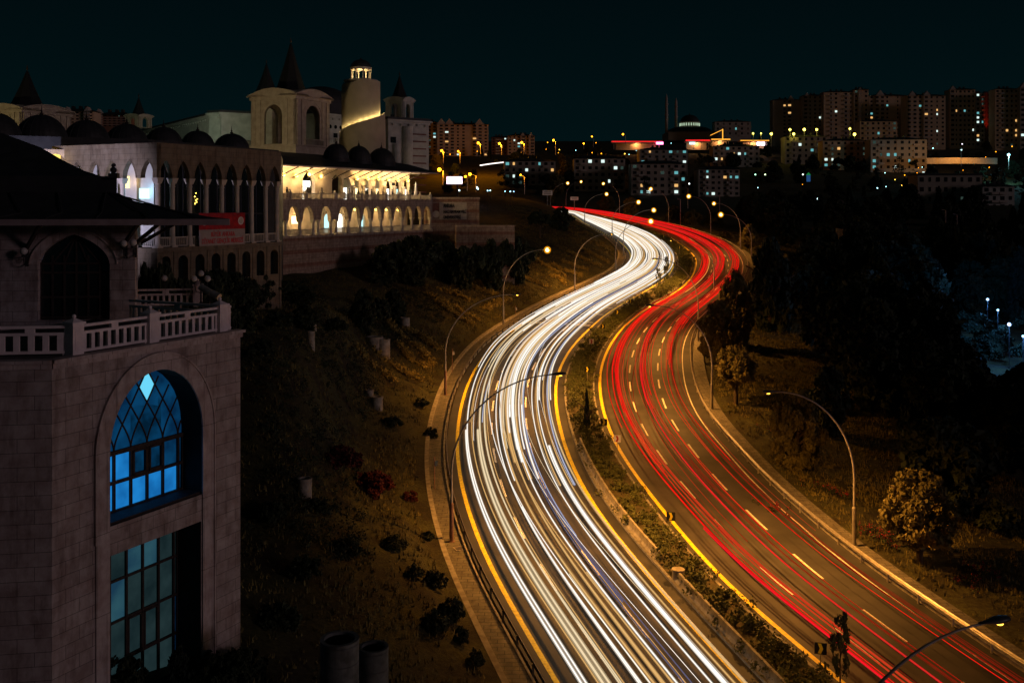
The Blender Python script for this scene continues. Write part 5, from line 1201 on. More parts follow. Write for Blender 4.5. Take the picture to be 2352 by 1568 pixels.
for px in (600,668,750,790,842): x=TB.t(px,3); point(t,(x,3.2,zfl1+3.2),160 if px<700 else 70,(.95,.75,.4),.3,'ceiling_light')
# upper storey wall, set back
zev=TB.z(645,379); yb=4.6; mb=MB()
dd=[dict(xc=TB.t(709,yb),hw=1.5,zb=zter,zs=zter+2.8,rise=1.6,kind='pointed'),dict(xc=TB.t(774.5,yb),hw=1.4,zb=zter,zs=zter+2.6,rise=1.5)]
cx2=[TB.t(p,yb) for p in (797,822,846,870,894,915,934)]; dd+=[dict(xc=c,hw=1.02,zb=zter,zs=zter+2.4,rise=1.25) for c in cx2]
wall(mb,x0,x1-.3,zter,zev+.2,yb,yb+.6,dd)
for h in dd[2:]: arch_band(mb,h,.1,yb-.05,yb)
arch_band(mb,dd[0],.14,yb-.06,yb,down=2.5)
part('upper_wall',mb,M['plaster'],t)
for a,b in zip(cx2[:-1],cx2[1:]): colp(t,(a+b)/2,yb-.3,zter,zter+2.4,.2,M['marble'],cap=.4,capw=1.4)
gl=[('win_white',dd[0])]+[(('win_white','win_warm','win_white','win_warm','win_white','win_cool','win_white')[i],dd[2+i]) for i in range(7)]
for mm,h in gl:
    mb=MB(); ww=h['hw']*.8; mb.box(h['xc']-ww,h['xc']+ww,yb+.62,yb+.66,zter,zter+(2.9 if h is dd[0] else 2.0)); f=part('lit_doorway',mb,M[mm+'_door'],t)
    mb=MB(); mb.box(h['xc']-ww,h['xc']+ww,yb+.55,yb+.61,zter+1.98,zter+2.08); mb.box(h['xc']-.04,h['xc']+.04,yb+.55,yb+.61,zter,zter+2); part('door_frame',mb,M['timber'],f)
mb=MB(); h=dd[0]; mb.box(h['xc']-1.1,h['xc']-.1,yb-.5,yb-.4,zter,zter+1.9); part('menu_board',mb,M['iron'],t)
for i,(px,py) in enumerate([(652,401),(680.6,403.7),(710.6,401),(738,405.4),(820.6,410.4),(845.6,410.4),(870,410.6),(893,412.4),(914.8,413.7),(936.8,414.9)]):
    yy=yb-.5; x=TB.t(px,yy); wall_globe(TB,t,x,yy,TB.z(px,py,yy),560,'glowing globe wall lamp on the upper terrace wall, number %s from the left'%['one','two','three','four','five','six','seven','eight','nine','ten'][i],.27)
x=TB.t(618,yb); point(t,(x,yb-1.,zter+2),700,WG,.3,'lamp_light'); mb=MB(); mb.box(x-.8,x+.8,yb+.0-.06,yb-.02,zter+.1,zter+3); part('lit_doorway',mb,emit('warm_door',(1,.75,.35),3.2),t)
# eave roof
mb=MB(); zc=zev; R0_=[(x0-1,-.6,zc),(x1+.6,-.6,zc+.0)]
mb.quad((x0-1,-.6,zc+.12),(x1+1.4,-.6,zc+.12),(x1-1.5,4.,zc+1.6),(x0-1,4.,zc+1.6)); mb.quad((x1+1.4,-.6,zc+.12),(x1+1.4,14,zc+.12),(x1-1.5,11,zc+1.6),(x1-1.5,4,zc+1.6))
mb.quad((x0-1,4.,zc+1.6),(x1-1.5,4.,zc+1.6),(x1-6,9,zc+2.6),(x0-1,9,zc+2.6)); mb.quad((x1-1.5,4,zc+1.6),(x1-1.5,11,zc+1.6),(x1-6,11,zc+2.6),(x1-6,9,zc+2.6)); mb.box(x0-1,x1-6,9,16,zc+1.5,zc+2.6)
part('roof',mb,M['roof'],t)
mb=MB(); mb.box(x0-1,x1+1.4,-.63,-.5,zc-.08,zc+.11); mb.box(x0-1,x1+1.38,-.5,yb,zc-.02,zc+.02); part('eave',mb,M['fascia'],t)
mb=MB(); mb.bar((0,0,-1.5),(.5,-3.35,-.05),.12,.14); sm_=mb.mesh('eave_strut',M['timber'])
for px in (652,685,718,744,775,802,825,849,872,895,918,940): x=TB.t(px,3.5); link('eave_strut',sm_,t,loc=(x,yb-.05,zev))
# terrace parapet with scroll posts
n=16; xs=[x0+.5+(x1-x0-.8)*i/n for i in range(n+1)]
for a,b in zip(xs[:-1],xs[1:]): balustrade(t,a+.2,b-.2,.25,zter+.06,.85,.34,bw=.12,open_top=False)
mb=MB(); mb.box(-.2,.2,.05,.45,.05,1.0); mb.lathe([(.16,1.0),(.2,1.05),(.05,1.45)],(0,.25,0),8); pm_=mb.mesh('balustrade_post',M['marble'])
for x in xs: link('balustrade_post',pm_,t,loc=(x,0,zter))
OT=Matrix.Translation(TB.o)@Matrix.Rotation(TB.rz,4,'Z')
# people along the parapet
def body_mesh(seat):
    mb=MB(); rg_=[(.0,.0,.10,.0),]
    # one continuous surface: feet, legs, hips, chest, shoulders, neck, head
    prof=[(.16,.12,0.),(.13,.10,.1),(.12,.10,.45),(.15,.12,.78),(.17,.13,.92),(.14,.11,1.08),(.18,.12,1.28),(.22,.12,1.42),(.17,.10,1.48),(.06,.06,1.52),(.055,.06,1.56),(.085,.10,1.61),(.095,.11,1.68),(.085,.10,1.75),(.03,.04,1.80)]
    vs=[];fs=[];n=12
    for i,(a,b,z) in enumerate(prof):
        z=z if not seat else max(z*.72,z-.5); 
        for k in range(n): an=2*math.pi*k/n; vs.append((a*math.cos(an),b*math.sin(an)+(.0),z))
    for i in range(len(prof)-1):
        for k in range(n): fs.append((i*n+k,i*n+(k+1)%n,(i+1)*n+(k+1)%n,(i+1)*n+k))
    fs+=[tuple(range(n-1,-1,-1)),tuple((len(prof)-1)*n+k for k in range(n))]; mb.add(vs,fs)
    for sg in (-1,1): mb.tube([(sg*.2,0,1.40 if not seat else 1.0),(sg*.27,-.05,1.1 if not seat else .78),(sg*.18,-.28,1.02 if not seat else .72),(sg*.12,-.4,1.05 if not seat else .74)],[.055,.045,.038,.03],6)
    return mb
cl=[mat('dark_clothes',(.03,.03,.04),.9,(.02,.02,.03),3),mat('grey_clothes',(.14,.13,.13),.9,(.09,.09,.09),3),mat('light_clothes',(.4,.36,.32),.9,(.3,.27,.24),3)]
BM=[[body_mesh(s).mesh('person',c,True) for c in cl] for s in (0,1)]
hairm=MB(); hairm.sphere((0,.02,1.72),.115,10); HM=hairm.mesh('hair',mat('dark_hair',(.015,.012,.01),.7),True)
CN=['dark','grey','light']
for i,px in enumerate([658,668,697,742,765,793,801,812,838,856,868,882,900,921,935,948,962]):
    seat=i%3!=0; x=TB.t(px,1.3); p=OT@Vector((x,1.2+.3*(i%2),zter-.02+(.0 if not seat else .12)))
    o=link('person',BM[seat][i%3],None,('person seated' if seat else 'person standing')+' in %s clothes behind the terrace balustrade'%CN[i%3],'person','people %s in %s clothes on the lit terrace'%('seated' if seat else 'standing',CN[i%3]),None,tuple(p),TB.rz+R.uniform(-1,1))
    h=link('hair',HM,o)
    if seat: h.location=(0,0,-.5)
def terrace_thing(px,y,name,label,cat): x=TB.t(px,y); return thing(name,label,cat,tuple(OT@Vector((x,y,zter))))
t=terrace_thing(955,1.6,'parasol','closed pale parasol standing at the right end of the lit terrace','parasol')
mb=MB(); mb.lathe([(.03,0),(.03,3.4)],n=6); part('pole',mb,M['iron'],t); mb=MB(); mb.lathe([(.32,.55),(.36,.7),(.27,1.6),(.16,2.6),(.05,3.3)],n=10); part('canopy',mb,M['globe_off'],t)
t=terrace_thing(619+0,1.5,'lamp_post','lit globe on a post beyond the tall columns of the white hall','lamp post') if False else None
for px,h in ((843,1.6),(823,1.2),(942,1.9),(868,1.1)):
    t=terrace_thing(px,2.,'potted_conifer','small potted conifer on the lit terrace','potted plant'); t['group']='small potted conifers on the lit terrace'
    mb=MB(); mb.lathe([(.2,0),(.26,.4),(.24,.42)],n=10); part('pot',mb,M['timber'],t); c_=link('foliage',CR['cone'][0],t); c_.location=(0,0,.4+h/2); c_.scale=(.35,.35,h/2)
# ================================================================= sign wall and lower retaining wall
SW=Face(993,178,78.0)
t=SW.thing('sign_wall','banded stone end wall carrying the black lettered name board','wall')
xr_=SW.t(1101); ztw=SW.z(993,453); zbw=SW.z(1075,516)-6; mb=MB(); mb.box(-1.2,xr_,0,3,zbw,ztw-.35); part('wall',mb,M['stone_wall'],t)
mb=MB(); mb.box(-1.2,xr_+.1,-.1,3.1,ztw-.35,ztw); part('coping',mb,M['stone_terrace'],t)
xa,xb=SW.t(1009.5),SW.t(1071.5); za,zb_=SW.z(1040,465),SW.z(1040,504); mb=MB(); mb.box(xa,xb,-.14,-.02,zb_,za); pl=part('sign_board',mb,M['marble'],t)
mb=MB()
for i in range(16): q=zb_+(za-zb_)*(i+.5)/16; mb.box(xa+.02,xb-.02,-.165,-.14,q-.02,q+.02)
part('slats',mb,M['concrete'],pl)
hgt=(za-zb_); wdt=xb-xa
for i,(s,wf) in enumerate((('ANKARA',.42),('HACI BAYRAM VELİ',.84),('ÜNİVERSİTESİ',.64))):
    o=text_mesh(s,1,M['letter_black'],pl,(0,0,0),(math.pi/2,0,0),ext=.02,bold=.025); d=o.dimensions; k=wdt*wf/max(d.x,.1); hz=hgt*.24/max(max(v.co.y for v in o.data.vertices),.1)
    o.scale=(k,hz,1); o.location=(xa+wdt*.14,-.19,za-hgt*(.30+.33*i))
mb=MB(); c0=SW.t(1001.5); mb.lathe([(.62,0),(.62,.04)],n=24); mb.v=[(v[0]+c0,-.05-v[2],v[1]+SW.z(1001,492)) for v in mb.v]; part('emblem',mb,M['marble'],t)
mb=MB(); mb.box(c0-.55,c0+.55,-.06,-.005,SW.z(1001,482),SW.z(1001,467)); part('red_panel',mb,M['red_trim'],t)
RWf=Face(1075,172,80.0)
t=RWf.thing('retaining_wall','lower banded retaining wall stepping out to the right of the name board','wall'); mb=MB(); mb.box(-2,RWf.t(1182),0,2,5,RWf.z(1130,517.5)-.2); part('wall',mb,M['stone_wall'],t); mb=MB(); mb.box(-2,RWf.t(1182)+.1,-.1,2.1,RWf.z(1130,517.5)-.2,RWf.z(1130,517.5)); part('coping',mb,M['stone_terrace'],t)
# ================================================================= banner on the white hall
o=Matrix.Translation(WH.o)@Matrix.Rotation(WH.rz,4,'Z')
xa,xb=WH.t(457.5,-.3),WH.t(562.5,-.3); za=WH.z(510,489,-.3); zb_=WH.z(510,563,-.3); zm=WH.z(510,526.5,-.3)
t=thing('banner','red and white banner with two round emblems hung on the white columns','banner',tuple(o@Vector((xa,-.3,zb_))),WH.rz); w_=xb-xa; h_=za-zb_; hm=zm-zb_
mb=MB(); mb.box(0,w_,-.02,.02,hm,h_); part('red_field',mb,M['sign_red'],t); mb=MB(); mb.box(0,w_,-.02,.02,0,hm-.002); wf_=part('white_field',mb,mat('banner_white',(.30,.25,.22),.8,(.36,.3,.27),2),t)
for cx_ in (w_*.10,w_*.90):
    mb=MB(); mb.lathe([(.36,0),(.36,.02)],(0,0,0),24); mb.v=[(v[0]+cx_,-.022-v[2],v[1]+hm+(h_-hm)*.5) for v in mb.v]; e_=part('emblem',mb,M['sign_white'],t)
    mb=MB(); mb.lathe([(.25,0),(.25,.012)],(0,0,0),20); mb.v=[(v[0]+cx_,-.046-v[2],v[1]+hm+(h_-hm)*.5) for v in mb.v]; part('emblem_disc',mb,M['letter_red'] if cx_<1 else M['marble'],e_)
for s,zf_,wf in (('BÜYÜK ANKARA',.56,.52),('DİYANET GENÇLİK MERKEZİ',.14,.90)):
    q=text_mesh(s,1,M['letter_red'],wf_,(0,0,0),(math.pi/2,0,0),ext=.01,bold=.02); d=q.dimensions; k=w_*wf/max(d.x,.1); q.scale=(k,hm*.30/.73,1); q.location=(w_*(1-wf)/2,-.035,hm*zf_)
# ================================================================= belvederes, spiral tower, main block
def spire(par,c,half,z0,h,n=8,name='spire'):
    mb=MB(); mb.lathe([(half,0),(half*.72,h*.22),(half*.34,h*.62),(half*.06,h*.97),(.02,h)],(c[0],c[1],z0),n,0,math.pi/n); sp=part(name,mb,M['spire_roof'],par); mb=MB(); mb.lathe([(.05,h),(.16,h+.2),(.02,h+.9)],(c[0],c[1],z0),8); part('finial',mb,M['timber'],sp)
def belvedere(px,Y,W_,zb,zt,sh,label,m=None,hs=None,small=False):
    f=Face(px,Y,25.7); t=f.thing('belvedere',label,'tower'); m=m or M['plaster']; hs=hs or W_
    ch=zt-zb
    def face(mb,L):
        hole=[dict(xc=L/2,hw=L*.20,zb=zb+ch*.02,zs=zb+ch*.52,rise=L*.20)]
        wall(mb,0,L,zb,zb+ch*.84,0,.5,hole)
        for x in (.03,.16,.76,.89):
            mb.box(L*x,L*x+L*.07,-.14,0,zb,zb+ch*.80)
        arch_band(mb,dict(hole[0],hw=hole[0]['hw']*1.25,rise=hole[0]['rise']*1.25),L*.03,-.06,0)
        mb.box(-.15,L+.15,-.22,.4,zb+ch*.80,zb+ch*.86)
        # segmental pediment
        n=14; r_=ch*.20
        for i in range(n):
            a,b=i/n,(i+1)/n; xa,xb=-L*.07+L*1.14*a,-L*.07+L*1.14*b; za,zb__=zb+ch*.86+r_*math.sin(math.pi*(.12+.76*a))-r_*.36,zb+ch*.86+r_*math.sin(math.pi*(.12+.76*b))-r_*.36
            mb.quad((xa,-.32,zb+ch*.86),(xb,-.32,zb+ch*.86),(xb,-.32,zb__),(xa,-.32,za)); mb.quad((xa,-.32,za),(xb,-.32,zb__),(xb,L*.35,zb__),(xa,L*.35,za)); mb.quad((xa,-.45,za),(xb,-.45,zb__),(xb,-.45,zb__+.18),(xa,-.45,za+.18)); mb.quad((xa,-.45,za+.18),(xb,-.45,zb__+.18),(xb,L*.3,zb__+.18),(xa,L*.3,za+.18)); mb.quad((xa,-.45,za),(xa,-.32,za),(xb,-.32,zb__),(xb,-.45,zb__))
        mb.quad((-L*.07,-.32,zb+ch*.86),(-L*.07,.1,zb+ch*.86),(L*1.07,.1,zb+ch*.86),(L*1.07,-.32,zb+ch*.86))
    for k,nm in enumerate(('front_face','left_face','back_face','far_face')):
        mb=MB(); face(mb,W_); a=[0,math.pi/2,math.pi,-math.pi/2][k]
        if k==0: pass
        elif k==1: mb.v=[(v[1],W_-v[0],v[2]) for v in mb.v]
        elif k==2: mb.v=[(W_-v[0],W_-v[1],v[2]) for v in mb.v]
        else: mb.v=[(W_-v[1],v[0],v[2]) for v in mb.v]
        part(nm,mb,m,t)
    if not small:
        bh=ch*.28; mb=MB(); mb.box(-.5,W_+.5,-.5,W_+.5,zb-bh*1.6,zb-bh*.5); mb.box(-.3,W_+.3,-.3,W_+.3,zb-bh*.5,zb-.15); mb.box(-.6,W_+.6,-.6,W_+.6,zb-.15,zb); part('base',mb,m,t)
        for a in (.2,): balustrade(t,W_*.22,W_*.78,-.35,zb,1.1,.34,bw=.12,open_top=False,m=m)
    spire(t,(W_/2,W_/2),W_*(.46 if small else .34),zb+ch*.90,sh+ch*.02); return t
belvedere(679,165,9.4,CH+(HY-332)/F*165,CH+(HY-200)/F*165,(200-88)/F*173+.6,'largest belvedere with segmental pediments and the tallest dark spire')
belvedere(925,205,4.2,CH+(HY-272)/F*205,CH+(HY-222)/F*205,(222-172)/F*207+.5,'small belvedere with a dark spire on the right-hand white block',M['plaster_white'],4.6,True)
belvedere(50,150,9.0,CH+(HY-345)/F*150,CH+(HY-236)/F*150,(236-145)/F*156,'belvedere at the left edge whose dark spire rises over the dome row',M['plaster'])
belvedere(318,215,3.8,CH+(HY-292)/F*215,CH+(HY-262)/F*215,(262-219)/F*217,'smallest distant belvedere with a thin spire, behind the fourth dome',M['plaster'],4.2,True)
# rear spire beside the tallest
a=at(612,205,195); t=thing('rear_spire','smaller dark spire just left of the tallest one','spire',tuple(at(612,215,195))); spire(t,(0,0),2.3,0,(215-147)/F*195,8,'cone'); mb=MB(); mb.lathe([(2.1,-14),(2.1,0)],n=8); part('drum',mb,M['plaster'],t)
# main block with cornice
def block(px0,px1,pt,pb,Y,deg,depth,label,m,feat=None,name='palace_block'):
    f=Face(px0,Y,deg); t=f.thing(name,label,'building'); L=f.t(px1); z1=f.z(px0,pt); z0=f.z(px0,pb)
    mb=MB(); mb.box(0,L,0,depth,z0,z1-.9); part('wall',mb,m,t); mb=MB(); mb.box(-.2,L+.2,-.25,depth+.2,z1-.9,z1-.5); mb.box(-.5,L+.5,-.6,depth+.5,z1-.5,z1-.15); part('cornice',mb,m,t)
    mb=MB(); k=int(L/1.6); mb.box(-.22,.22,-.5,-.25,-1.3,-.9); bm_=mb.mesh('bracket',m)
    for i in range(k): link('bracket',bm_,t,loc=((i+.5)*L/k,0,z1))
    mb=MB(); mb.box(-.3,L+.3,-.3,depth+.3,z1-.15,z1+.35); part('roof',mb,M['roof'],t)
    return f,t,L,z0,z1
f,t,L,z0,z1=block(508,590,257,370,190,25.7,3,'tall pale wing behind the dome row left of the big belvedere',M['plaster_white'])
f,t,L,z0,z1=block(330,508.5,300,350,238,146,20,'long pale wing running away to the left behind the domes',M['plaster_white'])
f,t,L,z0,z1=block(740,800,258,370,188,35,10,'pale main block with round windows between the belvedere and the spiral tower',M['plaster_white'])
for i in range(5): mb=MB(); x=L*(i+.5)/5; q=f.z(760,291); mb.lathe([(.38,0),(.38,.05)],(0,0,0),14); mb.v=[(v[0]+x,-.03-v[2],v[1]+q) for v in mb.v]; part('window',mb,M['glass'],t)
for i in range(3): mb=MB(); x=L*(i+.5)/3; q=f.z(760,316); mb.box(x-.55,x+.55,-.04,-.005,q-.9,q+.9); part('window',mb,M['glass'],t)
balustrade(t,0,L,-.7,f.z(760,330),1.1,.4,bw=.14,open_top=False,m=M['plaster_white'])
a=at(745,240,205); mb=MB(); r=70/F*205; mb.lathe([(r*1.02,-2.5),(r*1.02,0)]+[(r*math.cos(b),r*.62*math.sin(b)) for b in np.linspace(0.02,1.5,10)],n=36); t=thing('great_dome','wide dark dome rising behind the largest belvedere','dome',tuple(at(738,243,205))); part('shell',mb,M['roof'],t)
f,t,L,z0,z1=block(892,985,272,398,196,52,8,'right-hand pale block with a banded stair tower under the small belvedere',M['plaster_white'])
mb=MB()
for k in range(9): q=z1-3-k*1.45; mb.box(L*.60,L*.93,-.10,-.004,q,q+.28)
part('brick_bands',mb,M['red_trim'],t); mb=MB(); mb.box(L*.05,L*.18,-.1,-.003,z0+6,z0+7.2); part('window',mb,M['glass'],t); mb=MB(); mb.box(L*.05,L*.14,-.1,-.003,z0+10.5,z0+11.6); part('window',mb,M['glass'],t); mb=MB(); mb.lathe([(1.1,z0),(1.1,z1-1.4)],(L*.45,-.2,0),16); mb.lathe([(.8,z0),(.8,z1-5)],(L*.18,-.2,0),16); part('buttress',mb,M['plaster_white'],t)
# spiral tower
Y=180.; c=at(829,470,Y); s=Y/F; t=thing('spiral_tower','round stone tower with a glowing spiral ramp and lit lantern on top','tower',(c.x,c.y,c.z))
r1=44*s; r2=55*s; zt1=(HY-188)*s; mb=MB(); n=64; vs=[]
PHI0=math.radians(200)
def topz(a): # inner drum rim drops on the left where the ramp arrives
    d=((a-math.radians(150))%(2*math.pi))/(2*math.pi); return zt1-(1-d)**3*2.2 if d<1 else zt1
vs=[(r1*math.cos(2*math.pi*i/n),r1*math.sin(2*math.pi*i/n),-10*1.0) for i in range(n)]+[(r1*math.cos(2*math.pi*i/n),r1*math.sin(2*math.pi*i/n),zt1-(2.6*max(0,math.cos(2*math.pi*i/n-math.radians(215)))**6)) for i in range(n)]
mb.add(vs,[(i,(i+1)%n,n+(i+1)%n,n+i) for i in range(n)]+[tuple(range(n,2*n))]); M['stucco']=mat('warm_stucco',(.52,.44,.30),.9,(.44,.37,.25),.5,.2); part('shaft',mb,M['stucco'],t,False)
# outer shell whose rim climbs as a helix from the front-left round to the right
mb=MB(); zlo=(HY-309)*s; zhi=(HY-259)*s; k=60; a0,a1=math.radians(185),math.radians(400); vs=[];fs=[]
for i in range(k+1):
    q=i/k; a=a0+(a1-a0)*q; z=zlo+(zhi-zlo)*min(1,q*1.18)**1.0; rr=r1+.35+(r2-r1-.35)*min(1,q*1.25); rb=rr+.55
    for (r_,zz) in ((rb*1.02,-11),(rr,z),(rr-.22,z),(rr-.22,z-1.1),(r1-.05,z-1.1)): vs.append((r_*math.cos(a),r_*math.sin(a),zz))
for i in range(k):
    for j in range(4): fs.append((i*5+j,(i+1)*5+j,(i+1)*5+j+1,i*5+j+1))
mb.add(vs,fs); part('spiral_ramp',mb,M['stucco'],t)
mb=MB(); pts=[]
for i in range(3,k-6):
    q=i/k; a=a0+(a1-a0)*q; z=zlo+(zhi-zlo)*min(1,q*1.18)-.35; rr=r1+.35+(r2-r1-.35)*min(1,q*1.25)-.36; pts.append((rr*math.cos(a),rr*math.sin(a),z))
mb.tube(pts,.07,5); part('ramp_light_strip',mb,emit('strip_warm',(1,.74,.32),9),t)
for i in range(6,k-8,5):
    q=i/k; a=a0+(a1-a0)*q; z=zlo+(zhi-zlo)*min(1,q*1.18); rr=r1+.42; point(t,(rr*math.cos(a),rr*math.sin(a),z+.05),34,(1,.75,.35),.1)
spot(t,(-6,-20,-6),(.28,1,.62),2600,(.95,.90,.62),60,.9,.4,'flood_light')
mb=MB(); rl=24*s; zl=(HY-185)*s; zl2=(HY-156)*s; mb.lathe([(r1*.9,zt1-.05),(r1*.9,zl),(rl*1.15,zl),(rl*1.15,zl+.15)],n=24)
for i in range(8):
    a=2*math.pi*(i+.5)/8; column(mb,rl*.93*math.cos(a),rl*.93*math.sin(a),zl+.1,zl2-.75,.11,cap=.3,capw=1.6)
mb.lathe([(rl,zl2-.3),(rl*1.06,zl2-.05),(rl*1.06,zl2)],n=16)
for i in range(8):
    a0_=2*math.pi*(i+.5)/8; a1_=a0_+2*math.pi/8
    for j in range(8):
        b0=a0_+(a1_-a0_)*j/8;b1=a0_+(a1_-a0_)*(j+1)/8; u0=abs(j/4-1);u1=abs((j+1)/4-1); h0=zl2-.75+.42*math.sqrt(max(0,1-u0*u0));h1=zl2-.75+.42*math.sqrt(max(0,1-u1*u1))
        for rr in (rl,rl*.86): mb.quad((rr*math.cos(b0),rr*math.sin(b0),h0),(rr*math.cos(b1),rr*math.sin(b1),h1),(rr*math.cos(b1),rr*math.sin(b1),zl2-.2),(rr*math.cos(b0),rr*math.sin(b0),zl2-.2))
lt=part('lantern',mb,M['marble'],t); point(t,(0,0,zl+.9),330,(1,.72,.34),.3); mb=MB(); mb.lathe([(rl,zl2)]+[(rl*.98*math.cos(b),zl2+rl*.78*math.sin(b)) for b in np.linspace(.02,1.45,9)]+[(.05,zl2+rl*.85+.2)],n=24); part('dome',mb,M['roof'],lt)

def flood(x,y,z,tx,ty,tz,e,col,size,label):
    t=thing('floodlight',label,'floodlight',(x,y,z)); mb=MB(); mb.box(-.3,.3,-.2,.2,-.6,-.5); mb.box(-.25,.25,-.12,.12,-.5,-.1); part('lamp_head',mb,M['iron'],t); spot(t,(0,0,.05),(tx-x,ty-y,tz-z),e,col,size,.7,.25)
flood(-46,143,33.,-40,168,40,4500,(1,.78,.45),70,'floodlight washing the left faces of the largest belvedere')
flood(-84,132,32.,-79,152,37,3500,(1,.80,.42),80,'floodlight washing the belvedere at the left edge')
flood(-62,160,31.,-66,214,40,10000,(.72,.85,.62),75,'pale floodlight washing the long wing behind the domes')
flood(-38,166,31.,-40,190,40,2200,(.75,.88,.65),85,'pale floodlight washing the main block beside the spiral tower')
flood(-20,168,28.,-20,196,38,2600,(.62,.70,.62),80,'pale floodlight washing the right-hand block')
# ================================================================= the city on the far hills
PANE={}
def pane(w,h,mm):
    k=(round(w,1),round(h,1),mm)
    if k not in PANE: mb=MB(); mb.box(-w/2,w/2,-.08,.1,0,h); PANE[k]=mb.mesh('window',M[mm])
    return PANE[k]
def apartment(px0,px1,pt,pb,label,floors,cols,m='flat_grey',lit=.2,deg=90,Y=None,gables=(),hip=True,group=None,warm=.3,depth=12,name='apartment_block',seed=0):
    g=random.Random(seed+int(px0)); 
    if Y is None: Y=ground_hit((px0+px1)/2,pb).y
    f=Face(px0,Y,deg); L=f.t(px1); zg=min(gz(f.o.x,Y),gz(f.o.x+L,Y),CH-(pb-HY)/F*Y)-2; f.o.z=zg; f.z0=zg
    t=f.thing(name,label,'apartment block',group); H=f.z(px0,pt); hb=f.z(px0,pb); mb=MB(); mb.box(0,L,0,depth,0,H)
    fh=(H-hb)/floors
    for x in gables: # projecting balcony bays
        xx=L*x; bwid=L*.085 if len(gables)>1 else L*.11; mb.box(xx-bwid,xx+bwid,-1.1,0,0,H-.3)
    part('wall',mb,M[m],t)
    mb=MB()
    for k in range(1,floors): 
        mb.box(-.02,L+.02,-.05,0,hb+fh*k-.12,hb+fh*k)
    for x in gables:
        xx=L*x; bwid=L*.085 if len(gables)>1 else L*.11; r=bwid*1.15
        mb.add([(xx-r,-1.3,H-.3),(xx+r,-1.3,H-.3),(xx,-1.3,H+r*1.25),(xx-r,2,H-.3),(xx+r,2,H-.3),(xx,2,H+r*1.25)],[(0,1,2),(3,5,4),(0,2,5,3),(1,4,5,2),(0,3,4,1)])
        for k in range(floors): mb.box(xx-bwid,xx+bwid,-1.5,-1.1,hb+fh*k+.02,hb+fh*k+.75)
    part('trim',mb,M['flat_trim'] if gables else M[m],t)
    mb=MB()
    if hip:
        o=.7; rh=min(depth,L)*.14; mb.add([(-o,-o-(1.1 if gables else 0),H),(L+o,-o-(1.1 if gables else 0),H),(L+o,depth+o,H),(-o,depth+o,H),(L*.28,depth/2,H+rh),(L*.72,depth/2,H+rh)],[(0,1,5,4),(1,2,5),(2,3,4,5),(3,0,4),(0,3,2,1)])
        for q in (.3,.5,.66): mb.box(L*q-.5,L*q+.5,depth*.42,depth*.58,H+rh*.5,H+rh+1.1)
    else: mb.box(-.3,L+.3,-.3,depth+.3,H,H+.8)
    part('roof',mb,M['roof'],t)
    n=0
    skip={q for q in range(cols) if cols>=6 and floors>9 and g.random()<.28 and not any(abs((q+.5)/cols-z)<.1 for z in gables)}
    for k in range(floors):
        for c in range(cols):
            if n>=96: break
            if c in skip: continue
            x=L*(c+.5)/cols; ingab=any(abs(x-L*q)<L*.1 for q in gables)
            w=min(1.7,L/cols*.52)*(1.35 if ingab else (1,.62,1,.8)[c%4]); h=fh*.46
            mm='far_window'
            if g.random()<lit*(.95 if floors>9 else .7): r=g.random(); mm='win_warm' if r<warm else 'win_white' if r<warm+.2 else 'win_cool' if r<warm+.5 else 'win_dim'
            o=link('window',pane(w,h,mm),t); o.location=(x,-.0-(1.1 if ingab else 0),hb+fh*k+fh*.34); n+=1
    if hip and not gables and Y<1000:
        bw_=L/cols*.92; mb=MB(); mb.box(-bw_/2,bw_/2,-1.1,-1.0,.1,.95); mb.box(-bw_/2,bw_/2,-1.05,0,0,.1); mb.box(-bw_/2,-bw_/2+.08,-1.0,0,.1,.95); mb.box(bw_/2-.08,bw_/2,-1.0,0,.1,.95); bm=mb.mesh('balcony',M['flat_trim'])
        for k in range(floors):
            for c in (1,cols-2):
                if c>0: o=link('balcony',bm,t); o.location=(L*(c+.5)/cols,0,hb+fh*k+.05)
    return t
AP=apartment
AP(1007,1122,286,359,'orange-lit beige apartment block with paired gables on the left hill, widest one',10,9,'flat_beige',.10,88,gables=(.06,.22,.82),warm=.6,seed=1)
AP(968,1004,281,357,'narrow beige apartment block half hidden by the right-hand pale palace block',10,3,'flat_beige',.12,88,gables=(.5,),seed=2)
AP(1166,1228,312,355,'orange-lit apartment block with twin gables above the low road',6,6,'flat_beige',.10,88,gables=(.56,.86),seed=3)
AP(1129,1165,316,355,'plain rust-brown wing of the twin-gabled block',6,4,'flat_rust',.08,88,seed=4)
AP(130,215,256,292,'brown apartment block with gables behind the second and third domes',5,8,'flat_beige',.06,88,Y=420,gables=(.3,.85),seed=5)
AP(215,300,264,292,'brown apartment block behind the third and fourth domes',5,8,'flat_rust',.08,88,Y=430,gables=(.15,),seed=6)
AP(1158,1276,370,427,'white-grey four-storey block nearest the LED billboard',4,8,'flat_grey',.3,88,seed=7,warm=.25)
AP(1318.6,1436,364,440,'wide dim grey five-storey block behind the second pair of arched lamps',5,8,'flat_grey',.14,90,seed=8,warm=.1)
AP(1450,1577,376,449,'grey five-storey block above the highway with bright white windows on two floors',5,8,'flat_grey',.22,90,seed=9,warm=.1)
AP(1469,1580,344,378,'low block peeping over the roof of the five-storey block with bright windows',3,7,'flat_grey',.4,90,seed=10,warm=.05,Y=560)
AP(1638,1745,336,384,'four-storey block left of the tall towers with a column of yellow windows',4,8,'flat_grey',.35,90,seed=11,warm=.4)
AP(1604.5,1699,389,452,'grey block lowest on the hill above the far bend',5,7,'flat_grey',.25,90,seed=12,warm=.15)
AP(1642,1725,280,313,'dark two-storey villa on the skyline beside the mosque',3,6,'flat_grey',.03,90,seed=13,Y=900)
AP(1803,1900,314,378,'hip-roofed five-storey block below the left white star lamps',5,7,'flat_grey',.25,93,seed=14,warm=.3)
